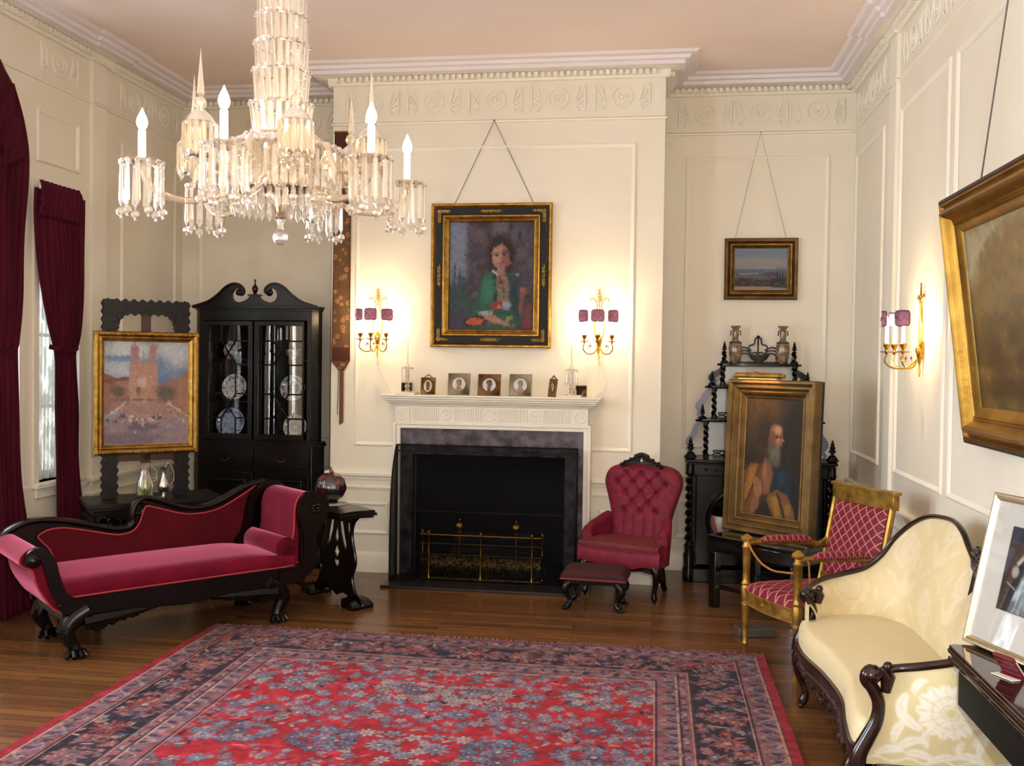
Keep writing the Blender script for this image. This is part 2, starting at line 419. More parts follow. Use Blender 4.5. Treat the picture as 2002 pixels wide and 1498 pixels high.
# chimney breast with the fireplace recess
FX0, FX1, FZ = -1.81, -.655, .93
m_ = MB(); m_.prism([(XA, 0), (FX0, 0), (FX0, FZ), (FX1, FZ), (FX1, 0), (XB, 0), (XB, CZ), (XA, CZ)], YC, YR-.001, 'XZ')
struct(m_.build('wall_chimney_breast', WALL, smooth=False))
SOOT = mat('sooty_brick', (10, 9, 9), .95, rgb2=(16, 13, 12), scale=9, bump=.3, bscale=30)
m_ = MB(); m_.box(FX0, YR-.03, .0, FX1, YR-.002, FZ); m_.box(FX0, YC+.005, .0, FX0+.012, YR-.03, FZ); m_.box(FX1-.012, YC+.005, .0, FX1, YR-.03, FZ); m_.box(FX0, YC+.005, FZ-.012, FX1, YR-.03, FZ)
m_.box(FX0, YC+.005, 0, FX1, YR-.03, .012)
struct(m_.build('trim_1', SOOT, smooth=False))

# mouldings that run round the room
PW = (6.44, 6.62)       # pilaster positions on the side walls
def path(jog=.022, y0=YN):
    return [(XL, y0), (XL, PW[0]), (XL+jog, PW[0]), (XL+jog, PW[1]), (XL, PW[1]), (XL, YR), (XA, YR), (XA, YC), (XB, YC), (XB, YR), (XR, YR), (XR, PW[1]), (XR-jog, PW[1]), (XR-jog, PW[0]), (XR, PW[0]), (XR, y0)]
full = path()
crown = [(0, 3.80), (.115, 3.80), (.125, 3.812), (.125, 3.83), (.155, 3.838), (.175, 3.848), (.20, 3.853), (.215, 3.862), (.215, 3.8699), (0, 3.8699)]
m_ = MB(); m_.sweep(full, [(.08, 3.795), (.135, 3.795), (.135, 3.822), (.165, 3.826), (.175, 3.848), (.215, 3.852), (.235, 3.8698), (.08, 3.8698)]); struct(m_.build('trim_2', CROWN, angle=25))
m_ = MB(); m_.sweep(full, [(-.0, 3.735), (.022, 3.735), (.03, 3.744), (.034, 3.75), (.034, 3.787), (.09, 3.795), (.09, 3.8697), (-.0, 3.8697)])
def dentils(mb, path, d0, d1, z0, z1, step=.034, wd=.02):
    for (ax_, ay), (bx, by) in zip(path[:-1], path[1:]):
        L_ = hypot(bx-ax_, by-ay); dx, dy = (bx-ax_)/L_, (by-ay)/L_; n = int((L_-.04)/step)
        if L_ < .3 or max(ay, by) < 2: continue
        for i in range(n):
            t = .03+i*step; x, y = ax_+dx*t, ay+dy*t
            if y < 3: continue
            nx, ny = dy, -dx
            a = (x+nx*d0, y+ny*d0); e = (x+nx*d1, y+ny*d1); c = [(a[0], a[1]), (a[0]+dx*wd, a[1]+dy*wd), (e[0]+dx*wd, e[1]+dy*wd), (e[0], e[1])]
            mb.prism(c, z0, z1, 'XY')
dentils(m_, full, .0, .066, 3.752, 3.786, .048, .026)
struct(m_.build('trim_3', TRIM, angle=25))
# frieze band: fillet below and plaster ornament in low relief
m_ = MB(); m_.sweep(full, [(0, 3.432), (.012, 3.436), (.014, 3.446), (.006, 3.456), (0, 3.458)])
def relief(mb, x0, y0, x1, y1, kind=0):
    L_ = hypot(x1-x0, y1-y0); dx, dy = (x1-x0)/L_, (y1-y0)/L_; nx, ny = dy, -dx
    def P(t, z, d=.006): return (x0+dx*t+nx*d, y0+dy*t+ny*d, z)
    n = max(1, round(L_/.46)); st = L_/n
    for i in range(n):
        c = (i+.5)*st; zc = 3.60
        mb.tube([P(c+.075*cos(a), zc+.075*sin(a), .004) for a in np.linspace(0, 2*pi, 17)[:-1]], .0075, 6, closed=True)
        mb.tube([P(c+.035*cos(a), zc+.035*sin(a), .004) for a in np.linspace(0, 2*pi, 11)[:-1]], .007, 6, closed=True)
        mb.sph(P(c, zc, 0), .014, 8)
        for sg in (-1, 1):
            for k in range(5):
                a = radians(-60+30*k); q = c+sg*.12
                mb.tube([P(q, zc-.05, .001), P(q+sg*.05*cos(a), zc-.05+.07*sin(a)+.03, .006), P(q+sg*.085*cos(a), zc-.02+.11*sin(a)+.02, .001)], [.004, .009, .002], 5)
            for k in range(2):
                a0 = c+sg*(.2+.0*k); mb.tube([P(a0, zc+.10-.2*t, .003+.004*sin(pi*t)) for t in np.linspace(0, 1, 6)], [.004, .009, .007, .010, .006, .002], 6)
relief(m_, XA+.08, YC, XB-.08, YC); relief(m_, XB+.1, YR, XR-.08, YR); relief(m_, XL+.3, YR, XA-.1, YR)
relief(m_, XL, 6.8, XL, YR-.1); relief(m_, XR, YR-.1, XR, 6.8); relief(m_, XL, 5.75, XL, 6.4); relief(m_, XR, 6.35, XR, 3.0)
struct(m_.build('trim_4', TRIM))
# chair rail, wainscot mouldings and baseboards, cut where the mantel stands
def run(mb, pth):
    mb.sweep(pth, [(0, .715), (.014, .715), (.02, .735), (.034, .745), (.036, .765), (.028, .775), (0, .778)])
    mb.sweep(pth, [(0, .638), (.010, .64), (.016, .655), (.008, .668), (0, .67)])
pl_ = [(XL, 6.36), (XL, PW[0]), (XL+.022, PW[0]), (XL+.022, PW[1]), (XL, PW[1]), (XL, YR), (XA, YR), (XA, YC), (-1.965, YC)]
pr_ = [(-.455, YC), (XB, YC), (XB, YR), (XR, YR), (XR, PW[1]), (XR-.022, PW[1]), (XR-.022, PW[0]), (XR, PW[0]), (XR, YN)]
m_ = MB(); run(m_, pl_); run(m_, pr_); struct(m_.build('trim_5', TRIM, angle=25))
for nm, p_ in (('baseboard_left', [(XL, YN)]+pl_), ('baseboard_right', pr_)):
    m_ = MB(); m_.sweep(p_, [(0, 0), (.022, 0), (.022, .118), (.016, .135), (.008, .15), (0, .155)]); struct(m_.build(nm, TRIM, angle=25))
# pilasters
for nm, x0, x1 in (('trim_6', XL, XL+.022), ('trim_7', XR-.022, XR)):
    m_ = MB(); m_.box(min(x0, x1), PW[0], 0, max(x0, x1), PW[1], 3.80); struct(m_.build(nm, TRIM, smooth=False))
# raised panel mouldings
PR = [(0, .001), (.004, .012), (.012, .016), (.02, .012), (.026, .006), (.034, .001)]
def panels(nm, lst, M):
    mb = MB()
    for (a, z0, b, z1) in lst: mb.rframe(a, z0, b, z1, PR)
    mb.xf(M); struct(mb.build(nm, TRIM, angle=30))
T = Matrix.Translation
panels('trim_8', [(-2.30, .975, -.165, 3.265), (-2.36, .29, -2.02, .54), (-.40, .29, -.06, .54)], T((0, YC, 0)))
panels('trim_9', [(.21, .975, 1.305, 3.265), (.16, .25, 1.36, .55), (-3.86, .975, -2.66, 3.265), (-3.86, .25, -2.66, .55)], T((0, YR, 0)))
Rr = T((XR, 0, 0)) @ Matrix.Rotation(-pi/2, 4, 'Z')     # local x -> -y, facing -x
panels('trim_10', [(-7.72, .975, -6.80, 3.25), (-6.36, .975, -5.33, 3.25), (-5.22, .975, -2.6, 3.25), (-2.45, .975, .6, 3.25), (-7.7, .25, -6.8, .55), (-6.36, .25, -5.33, .55), (-5.22, .25, -2.6, .55)], Rr)
Rl = T((XL, 0, 0)) @ Matrix.Rotation(pi/2, 4, 'Z')      # local x -> y, facing +x
panels('trim_11', [(6.84, .975, 7.68, 3.25), (5.83, 2.91, 6.30, 3.25), (6.84, .25, 7.68, .55), (5.80, .25, 6.3, .55)], Rl)

# windows: frame, sill, bars and panes
GLASS = clear_glass('window_glass', .03)
for i, (a, b, zt, arch) in enumerate(WIN):
    mb = MB(); h = hole(a, b, zt, arch); n = len(h)
    inner = []
    cy, cz = (a+b)/2, (zt+.8)/2
    for (y, z) in h: inner.append((y+(.045 if y < cy-.01 else -.045 if y > cy+.01 else 0), z+(.05 if z < .85 else -.045 if (not arch or z > zt+.05) else 0)))
    mb.prism(h, XL-.20, XL-.13, 'YZ', [inner])
    rows = [.8+(zt-.8)*k/4 for k in (1, 2, 3)]
    for z in rows: mb.box(XL-.18, a+.03, z-.012, XL-.15, b-.03, z+.012)
    if b-a > .9:
        for k in (1, 2, 3): y = a+(b-a)*k/4; mb.box(XL-.18, y-.012, .84, XL-.15, y+.012, zt)
    fr = struct(mb.build('window_%d' % (i+1), WHITE, smooth=False))
    mb = MB(); mb.prism(inner, XL-.168, XL-.162, 'YZ'); mb.build('pane', GLASS, fr, smooth=False)
    mb = MB(); mb.box(XL-.14, a-.05, .765, XL+.045, b+.05, .80); mb.box(XL, a-.03, .70, XL+.02, b+.03, .765); mb.build('sill', WHITE, fr, bevel=.006)
    # casing round the opening
    mb = MB(); out = []
    for (y, z) in h: out.append((y+(-.05 if y < cy-.01 else .05 if y > cy+.01 else 0), z+(0 if z < .85 else .05 if (not arch or z > zt+.3) else .02)))
    mb.prism(out, XL, XL+.018, 'YZ', [[(y, z+ (.002 if z < .85 else 0)) for (y, z) in h]]); mb.build('casing', WHITE, fr, smooth=False)

# ------------------------------------------------------------------ shared object materials
BLACKWOOD = mat('ebonised_wood', (6, 4, 4), .27, rgb2=(9, 6, 5), scale=14, stretch=(1, 1, 4), spec=.35)
MAHOG = mat('dark_mahogany', (12, 5, 5), .24, rgb2=(19, 7, 6), scale=10, stretch=(1, 1, 5), spec=.35)
CARVED = mat('carved_dark_oak', (11, 8, 7), .38, rgb2=(18, 12, 11), scale=18, spec=.35, bump=.2, bscale=50)
REDVEL = mat('crimson_velvet', (112, 10, 38), .8, rgb2=(88, 7, 28), scale=6, sheen=1., bump=.08, bscale=260, spec=.15)
_p = REDVEL.node_tree.nodes['Principled BSDF']; _p.inputs['Sheen Tint'].default_value = (1, .26, .44, 1); _p.inputs['Sheen Roughness'].default_value = .35
REDVELD = mat('crimson_velvet_dark', (84, 12, 24), .8, rgb2=(70, 9, 19), scale=7, sheen=.15, bump=.08, bscale=260, spec=.15)  # darker crimson velvet with less sheen
PIPING = mat('rose_piping', (164, 48, 58), .7)
GOLD = mat('gilt', (184, 146, 72), .36, metal=.95, rgb2=(136, 100, 44), scale=22, bump=.15, bscale=60)
GOLDW = mat('worn_giltwood', (188, 148, 68), .4, metal=.75, rgb2=(130, 92, 36), scale=16, bump=.2, bscale=70)
GOLDD = mat('dull_gilt', (128, 98, 44), .42, metal=.75, rgb2=(92, 68, 30), scale=20, bump=.15, bscale=60)
BRASS = mat('polished_brass', (206, 160, 66), .22, metal=1.)
BRASSD = mat('aged_brass', (122, 92, 40), .34, metal=.9, rgb2=(70, 52, 24), scale=30)
CURT = mat('burgundy_curtain_cloth', (80, 16, 34), .85, rgb2=(60, 10, 25), scale=5, stretch=(1, 1, .25), sheen=.3, spec=.15, bump=.1, bscale=200)
SHEER = sheer('sheer_net')
CRYS = crystal('cut_crystal', gl=.55); CRYSB = crystal('crystal_bead', (1, .98, 1), .8); CRYSF = crystal('frosted_crystal', (1, .95, .86), .6)
WIRE = mat('dark_wire', (96, 92, 88), .5, metal=.5)
BULB = mat('lit_bulb', (255, 240, 210), .4, emit=(1, .80, .50), es=26)
CANDLE = mat('candle_sleeve', (250, 244, 226), .5, emit=(1, .86, .62), es=.55)
STEEL = mat('silver_plate', (200, 200, 196), .25, metal=1.)
BLACKM = mat('black_metal', (18, 17, 18), .45, metal=.6)
CHINA = mat('white_china', (214, 218, 222), .2, spec=.6)

# ------------------------------------------------------------------ rug
def make_rug():
    x0, x1, y0, y1 = -2.65, .63, 1.1, 5.59
    W_, H_ = x1-x0, y1-y0; nx, ny = 560, 780
    X = np.linspace(0, W_, nx); Y = np.linspace(0, H_, ny); GX, GY = np.meshgrid(X, Y)
    rs = np.random.RandomState(4)
    n1 = vnoise(nx, ny, 40, 56, 1); n2 = vnoise(nx, ny, 90, 130, 2, 3); n3 = vnoise(nx, ny, 6, 8, 3)
    red = np.array((166, 26, 40.)); A = np.zeros((ny, nx, 3))+red
    A += ((n3-.5)[..., None])*np.array((50, 26, 22))
    def blend(mask, rgb): 
        A[:] = A*(1-mask[..., None])+np.array(rgb, float)*mask[..., None]
    pal = [(132, 126, 142), (110, 112, 134), (152, 140, 148), (96, 86, 110), (138, 98, 110), (166, 150, 148), (98, 118, 144), (124, 88, 102)]
    navy = (36, 30, 52)
    def flower(cx, cy, r, col, petals=6, ctr=(190, 150, 130), edge=navy):
        i0, i1 = np.searchsorted(X, (cx-r*1.6, cx+r*1.6)); j0, j1 = np.searchsorted(Y, (cy-r*1.6, cy+r*1.6))
        if i1 <= i0 or j1 <= j0: return
        dx = X[i0:i1][None]-cx; dy = Y[j0:j1][:, None]-cy; d = np.hypot(dx, dy); t = np.arctan2(dy, dx)
        rr = r*(.82+.26*np.cos(petals*t+cx*9)); S = A[j0:j1, i0:i1]
        for k, c, e in ((1.14, edge, .5), (1., col, 1.), (.42, navy, .7), (.26, ctr, 1.)):
            mk = np.clip((rr*k-d)/.007+.5, 0, 1)[..., None]*e; S[:] = S*(1-mk)+np.array(c, float)*mk
    def leaf(cx, cy, l, w_, ang, col):
        i0, i1 = np.searchsorted(X, (cx-l, cx+l)); j0, j1 = np.searchsorted(Y, (cy-l, cy+l))
        if i1 <= i0 or j1 <= j0: return
        dx = X[i0:i1][None]-cx; dy = Y[j0:j1][:, None]-cy; a = dx*cos(ang)+dy*sin(ang); b = -dx*sin(ang)+dy*cos(ang)
        d = np.sqrt((a/l)**2+(b/w_)**2); mk = np.clip((1-d)/.25+.5, 0, 1)[..., None]; S = A[j0:j1, i0:i1]; S[:] = S*(1-mk)+np.array(col, float)*mk
    # field sprays, mirrored about the long axis
    cx0 = W_/2
    for gy in np.arange(.62, H_-.4, .37):
        for gx in np.arange(.10, W_/2-.5, .33):
            ox, oy = gx+rs.uniform(-.06, .06), gy+rs.uniform(-.07, .07)
            k = rs.randint(0, 3); base = pal[rs.randint(len(pal))]; base2 = pal[rs.randint(len(pal))]; R0 = rs.uniform(.11, .19); nfl = rs.randint(11, 17)
            items = []
            for q in range(nfl):
                a = 2*pi*q/nfl+rs.uniform(-.1, .1); rr = R0*rs.uniform(.75, 1.15)
                items.append((ox+rr*cos(a)*1.15, oy+rr*sin(a)*.8, rs.uniform(.028, .046), [base, base2][q % 2], rs.choice((5, 6, 8))))
            items.append((ox, oy, .065, pal[rs.randint(len(pal))], 10))
            for q in range(20):
                items.append((ox+rs.uniform(-.24, .24), oy+rs.uniform(-.24, .24), rs.uniform(.012, .024), pal[rs.randint(len(pal))], 5))
            lv = [(ox+rs.uniform(-.2, .2), oy+rs.uniform(-.2, .2), rs.uniform(.02, .042), rs.uniform(.006, .010), rs.uniform(0, pi), [(166, 150, 138), navy, (110, 124, 150), (200, 90, 84)][rs.randint(4)]) for _ in range(7)]
            for sgn in (1, -1):
                for (lx, ly, l, w_, a, c) in lv: leaf(cx0+sgn*(lx), ly, l, w_, a if sgn > 0 else pi-a, c)
                for (fx, fy, r, c, p_) in items: flower(cx0+sgn*fx, fy, r, c, p_)
    # borders
    d = np.minimum(np.minimum(GX, W_-GX), np.minimum(GY+.03, H_-GY+.03))
    along = np.where(np.minimum(GX, W_-GX) < np.minimum(GY, H_-GY), GY, GX)
    B0, B1, B2, B3, B4 = .045, .165, .43, .55, .60
    def band(a, b): return ((d >= a) & (d < b))
    mk = d < B4
    A[mk] = np.array((116, 68, 78.))
    main = band(B1, B2); A[main] = np.array((40, 30, 46.))
    F_ = A.copy()
    def bflower(t, dd, side, r, col, p_, el=1.):
        if side == 0: c = (dd, t)
        elif side == 1: c = (W_-dd, t)
        elif side == 2: c = (t, dd-.03)
        else: c = (t, H_-dd+.03)
        flower(c[0], c[1], r, col, p_, edge=(20, 16, 34))
    pinks = [(148, 72, 70), (132, 76, 78), (156, 94, 86), (122, 84, 90), (136, 56, 56)]
    for side in range(4):
        L_ = H_ if side < 2 else W_; st = .30; n = int(L_/st)
        for i in range(n+1):
            t = .15+i*(L_-.3)/n
            bflower(t, (B1+B2)/2, side, .085, pinks[i % 5], 12)
            for q in range(26):
                bflower(t+rs.uniform(-.17, .17), rs.uniform(B1+.015, B2-.015), side, rs.uniform(.014, .036), (pinks+pinks+[(104, 108, 124), (150, 132, 122)])[rs.randint(12)], 5)
            for q in range(12):
                tt, dd = t+rs.uniform(-.15, .15), rs.uniform(B1+.02, B2-.02)
                c = {0: (dd, tt), 1: (W_-dd, tt), 2: (tt, dd-.03), 3: (tt, H_-dd+.03)}[side]
                leaf(c[0], c[1], rs.uniform(.02, .05), .007, rs.uniform(0, pi), [(30, 24, 48), (150, 90, 84), (88, 96, 122), (168, 130, 112)][rs.randint(4)])
    for (a, b, ph) in ((B0, B1, 0), (B2, B4, 1)):
        gb = band(a, b); A[gb] = np.array((122, 90, 96.))
        mid = (a+b)/2; zz = mid+(b-a)*.30*np.sin(along*2*pi/.16+ph)
        A[gb & (np.abs(d-zz) < .006)] = np.array((156, 128, 122.))
        ck = gb & (np.sin(along*2*pi/.08+ph*2) > .3) & (np.abs(d-mid) < (b-a)*.34) & (np.abs(d-zz) > .013); A[ck] = np.array((62, 50, 84.))
        ck = gb & (np.sin(along*2*pi/.053+1+ph) > .55) & (np.abs(d-mid) > (b-a)*.2) & (np.abs(d-zz) > .014); A[ck] = np.array((158, 62, 72.))
        for e in (a, b, a+(b-a)*.36 if ph else a): A[np.abs(d-e) < .006] = np.array((60, 40, 52.)); A[np.abs(d-e-.010) < .0045] = np.array((178, 128, 110.))
    for side in range(4):
        L_ = H_ if side < 2 else W_
        for q in range(int(L_/.035)):
            t = .05+q*.035+rs.uniform(-.01, .01)
            for (a, b) in ((B0, B1), (B2, B4)): bflower(t, rs.uniform(a+.018, b-.018), side, rs.uniform(.010, .022), [(142, 100, 98), (104, 90, 106), (168, 146, 130), (124, 64, 72), (88, 76, 96)][rs.randint(5)], 4+rs.randint(4))
    A[d < B0] = np.array((150, 22, 40.)); A[(GY > H_-.03) | (GY < .03)] = np.array((120, 62, 74.))
    fm = 1-mk.astype(float)*.25
    A += ((n1-.5)*42*fm)[..., None]+((n2-.5)*60)[..., None]*np.array((1, .95, .95))
    A = A*.93
    A *= np.where(rs.rand(ny)[:, None, None] > .82, .93, 1.)
    c = np.clip(A, 4, 250)/255; c = ((c+.055)/1.055)**2.4
    ed = rs.rand(4, max(nx, ny))*.012
    mb = MB()
    und = lambda x, y: .009+.0025*sin(x*3.1+y*1.3)+.002*sin(y*5+x)
    mb.v = [(x0+X[i], y0+Y[j]+(ed[0][i] if j == ny-1 else 0), und(X[i], Y[j])) for j in range(ny) for i in range(nx)]
    mb.f = [(j*nx+i, j*nx+i+1, (j+1)*nx+i+1, (j+1)*nx+i) for j in range(ny-1) for i in range(nx-1)]
    rim = [j*nx for j in range(ny-1, -1, -1)]+list(range(1, nx))+[j*nx+nx-1 for j in range(1, ny)]+[(ny-1)*nx+i for i in range(nx-2, 0, -1)]
    b = len(mb.v); k = len(rim)
    mb.v += [(mb.v[q][0], mb.v[q][1], 0.001) for q in rim]
    mb.f += [(rim[q], rim[(q+1) % k], b+(q+1) % k, b+q) for q in range(k)]
    cc = np.vstack([c.reshape(-1, 3), c.reshape(-1, 3)[rim]]); mb.c = cc; mb.uv = [(0, 0)]*len(mb.v)
    o = mb.build('persian_rug', painted('rug_pile', .95, bump=.35, bscale=420, spec=.1, sheen=.12), smooth=False)
    tag(o, 'large red Persian rug with a dark floral border covering the wooden floor', 'rug')
    # knotted fringe along the far end
    mb = MB()
    for i in range(300):
        x = x0+.01+W_*i/300+random.uniform(-.003, .003); dx = random.uniform(-.008, .008); l = random.uniform(.012, .032)
        mb.tube([(x, y1+.004, .006), (x+dx, y1+l*.6+.01, .005), (x+dx*2, y1+l+.012, .0035)], .0022, 4)
    mb.build('fringe', mat('rug_fringe', (150, 118, 112), .9), o, label='worn pale fringe')
make_rug()

# ------------------------------------------------------------------ chaise longue
def make_chaise():
    T0 = thing('chaise_longue', 'crimson velvet chaise longue with one high scrolled end and a dark carved frame', 'chaise longue', (-3.11, 4.858, 0), radians(49.04))
    D = .55
    # front rail with shaped lower edge
    rail = [(-.10, .30), (-.02, .34), (.3, .338), (.9, .338), (1.30, .335), (1.42, .36), (1.47, .33), (1.42, .27), (1.25, .235), (1.05, .215), (.9, .225), (.62, .20), (.35, .222), (.2, .20), (.06, .225), (-.06, .245)]
    mb = MB(); mb.prism(rail, -.035, .03); mb.build('front_rail', BLACKWOOD, T0, bevel=.006)
    for s0, sg in ((.10, 1), (1.12, -1)):        # carved foliage under the rail, massed near the legs
        mb = MB()
        mb.tube([(s0-sg*.06, -.015, .19), (s0+sg*.12, -.018, .20), (s0+sg*.36, -.015, .218)], [.055, .038, .010], 8)
        for i in range(26):
            t = i/25; mb.sph((s0+sg*t*.30, -.035+random.uniform(0, .02), .215-.06*(1-t)+random.uniform(-.012, .012)), .022*(1-.5*t), 6, (1.2, .8, 1))
        mb.build('carved_bracket', BLACKWOOD, T0)
    mb = MB(); mb.prism([(-.08, .35), (1.42, .35), (1.42, .20), (.9, .165), (.2, .165), (-.08, .22)], D-.02, D+.03); mb.box(-.06, .0, .2, -.02, D, .33); mb.box(1.36, 0, .2, 1.40, D, .33); mb.box(-.05, 0, .31, 1.4, D, .33)
    mb.build('seat_frame', BLACKWOOD, T0, bevel=.004)
    # seat cushion: crowned, rounded front edge
    def seat(u, v):
        x = -.09+1.40*u; yy = [(-.02, .332), (-.036, .35), (-.038, .375), (-.03, .40), (-.01, .418), (.03, .430)]
        k = v*20
        if k <= 5: i = int(min(k, 4.999)); t = k-i; y, z = lerp(yy[i][0], yy[i+1][0], t), lerp(yy[i][1], yy[i+1][1], t)
        else: t = (k-5)/15; y = lerp(.03, .525, t); z = .430+.012*sin(pi*t)-.008*t
        z += .006*sin(pi*u)*(v > .1)-(0 if u < .80 else (u-.80)**1.4*.32*(1 if v > .2 else .3))
        return (x, y, z)
    mb = MB(); mb.grid(seat, 50, 30); mb.build('seat', REDVEL, T0)
    mb = MB(); mb.tube([(-.08, -.032, .337), (.2, -.037, .34), (.8, -.037, .341), (1.25, -.037, .34), (1.31, -.03, .345)], .0055, 6); mb.build('seat_piping', PIPING, T0)
    # back: carved top rail and inset panel
    top = [(-.255, .575), (-.235, .61), (-.2, .645), (-.107, .686), (0, .69), (.12, .672), (.25, .637), (.384, .60), (.44, .595), (.485, .605), (.505, .635), (.502, .68), (.515, .73), (.545, .762), (.59, .772), (.68, .745), (.80, .70), (.88, .683), (.967, .684), (1.06, .708), (1.143, .745), (1.251, .795), (1.362, .818), (1.47, .80), (1.52, .77)]
    pan = [(.03, .34), (.045, .42), (.02, .5), (-.03, .56), (-.045, .59), (.0, .617), (.06, .625), (.13, .618), (.25, .588), (.384, .553), (.45, .55), (.50, .565), (.535, .60), (.555, .65), (.572, .70), (.60, .708), (.68, .683), (.80, .645), (.899, .633), (1.0, .64), (1.08, .662), (1.16, .70), (1.25, .748), (1.335, .79), (1.31, .72), (1.285, .64), (1.262, .55), (1.235, .49), (1.21, .45), (1.2, .34)]
    tp = catmull(top, 4); outer = [(-.12, .34), (-.16, .44), (-.22, .52)]+tp+[(1.50, .70), (1.46, .6), (1.43, .5), (1.42, .34)]
    mb = MB(); mb.prism(outer, D-.005, D+.045); mb.build('back_board', MAHOG, T0, bevel=.004)
    mb = MB(); mb.tube([(x, D-.002, z-.014) for x, z in tp], [.020]*len(tp), 8, flat=1.3)
    mb.tube([(x, D-.006, z) for x, z in spiral(.545, .69, .05, .01, 60, 420, 20)], [lerp(.018, .008, i/20) for i in range(21)], 8)
    mb.build('top_rail', MAHOG, T0)
    pc = catmull(pan, 3, closed=True)
    cxp, czp = .6, .5
    mb = MB(); mb.prism(pc, D-.022, D+.0); mb.build('back_panel', REDVELD, T0, bevel=.008)
    mb = MB(); mb.tube([(x, D-.022, z) for x, z in pc], .0055, 6, closed=True); mb.build('back_piping', PIPING, T0)
    # low scrolled end
    la = [(-.02, .35), (-.06, .43), (-.105, .50), (-.135, .555), (-.155, .595), (-.19, .618), (-.235, .612), (-.268, .585), (-.275, .55), (-.255, .522), (-.222, .51), (-.205, .48), (-.19, .42), (-.155, .35), (-.10, .275), (-.04, .262)]
    lc = catmull(la, 4, closed=True)
    mb = MB(); mb.prism(lc, .0, D-.01); mb.build('low_arm', REDVEL, T0, bevel=.008)
    mb = MB(); mb.tube([(x, .0, z) for x, z in lc], .005, 6, closed=True); mb.build('arm_piping', PIPING, T0)
    ctr = catmull([(-.235, .548), (-.225, .585), (-.19, .597), (-.155, .575), (-.132, .53), (-.118, .47), (-.098, .40), (-.065, .335), (.0, .30), (.08, .295)], 5)
    mb = MB(); mb.prism(ribbon(ctr, [lerp(.022, .032, min(1, i/20)) for i in range(len(ctr))]), -.04, .005)
    mb.lathe([(0.0001, 0), (.038, 0), (.038, .02), (.03, .03), (.014, .035), (0.0001, .04)], (-.215, -.02, .558), 18, Matrix.Rotation(pi/2, 4, 'X'))
    mb.build('low_arm_scroll', BLACKWOOD, T0, bevel=.006)
    # high scrolled end
    ra = [(1.27, .37), (1.30, .46), (1.318, .55), (1.322, .63), (1.325, .70), (1.345, .755), (1.39, .785), (1.45, .785), (1.505, .76), (1.535, .71), (1.535, .65), (1.50, .60), (1.46, .54), (1.44, .45), (1.44, .35)]
    rc = catmull(ra, 4, closed=True)
    mb = MB(); mb.prism(rc, .0, D-.09); mb.build('high_arm', REDVEL, T0, bevel=.01)
    mb = MB(); mb.tube([(x, .0, z) for x, z in rc], .006, 6, closed=True); mb.build('high_arm_piping', PIPING, T0)
    mb = MB(); mb.prism(ribbon(catmull([(1.46, .80), (1.40, .80), (1.325, .775), (1.272, .71), (1.248, .62), (1.232, .53), (1.21, .47), (1.18, .44), (1.172, .40)], 4), .016), D-.095, D-.015)
    mb.build('back_stile', BLACKWOOD, T0)
    ctr = catmull([(1.46, .66), (1.478, .69), (1.455, .722), (1.415, .722), (1.385, .69), (1.38, .64), (1.395, .58), (1.41, .50), (1.41, .42), (1.41, .35), (1.37, .30), (1.30, .27), (1.2, .27)], 5)
    mb = MB(); mb.prism(ribbon(ctr, [lerp(.03, .042, min(1, i/25)) for i in range(len(ctr))]), -.045, .005)
    outer_ = [(1.36, .77), (1.43, .80), (1.52, .77), (1.55, .70), (1.54, .63), (1.50, .57), (1.465, .50), (1.47, .42), (1.49, .36), (1.44, .30), (1.36, .30), (1.35, .42), (1.35, .55), (1.33, .66)]
    mb.prism(catmull(outer_, 3, closed=True), -.035, .0)
    mb.build('high_arm_scroll', MAHOG, T0, bevel=.006)
    mb = MB()
    for k in range(8):
        a = k*pi/4; mb.sph((1.452+.024*cos(a), -.05, .69+.024*sin(a)), .013, 8, (1, .6, 1))
    mb.sph((1.452, -.055, .69), .014, 10); mb.build('rosette', MAHOG, T0)
    # bolster
    b = MB(); R_ = Matrix.Rotation(-pi/2, 4, 'X')
    b.lathe([(.0001, .0), (.02, .004), (.045, .002), (.06, .010), (.066, .03), (.066, .50), (.058, .515), (.03, .518), (.0001, .518)], (1.262, -.02, .452), 28, R_)
    bo = b.build('bolster', REDVEL, T0)
    b = MB(); b.tube([(1.262+.064*cos(a), -.009, .452+.064*sin(a)) for a in np.linspace(0, 2*pi, 25)[:-1]], .004, 6, closed=True)
    b.lathe([(.0001, -.006), (.012, -.006), (.02, 0), (.03, .004)], (1.262, -.019, .452), 16, R_)
    for k in range(14):
        a = k*2*pi/14; b.tube([(1.262+.018*cos(a), -.020, .452+.018*sin(a)), (1.262+.055*cos(a), -.017, .452+.055*sin(a))], .005, 5)
    b.build('bolster_rosette', REDVELD, bo)
    # paw feet
    for (x, y, sx) in ((0, 0, -1), (1.20, 0, 1), (0, D-.04, -1), (1.20, D-.04, 1)):
        mb = MB()
        mb.tube(catmull([(x-sx*.07, y, .25), (x+sx*.0, y, .21), (x+sx*.045, y-.005, .15), (x+sx*.02, y-.005, .09), (x+sx*.0, y-.01, .05), (x+sx*.01, y-.02, .028)], 4), [lerp(.065, .032, min(1, i/14)) for i in range(21)], 10)
        for k in range(4):
            a = -.9+k*.6; mb.tube([(x, y-.01, .035), (x+.05*sin(a), y-.04*cos(a)-.015, .034), (x+.07*sin(a), y-.06*cos(a)-.02, .014)], [.022, .02, .013], 8)
        for k in range(9): mb.sph((x+sx*(-.05+.015*k)+random.uniform(-.01, .01), y-.035, .25-.012*k), .02-.0008*k, 6)
        if y > .1 or True: mb.cyl((x, y, .0), (x, y, .03), .012)
        mb.build('leg', BLACKWOOD, T0)
make_chaise()

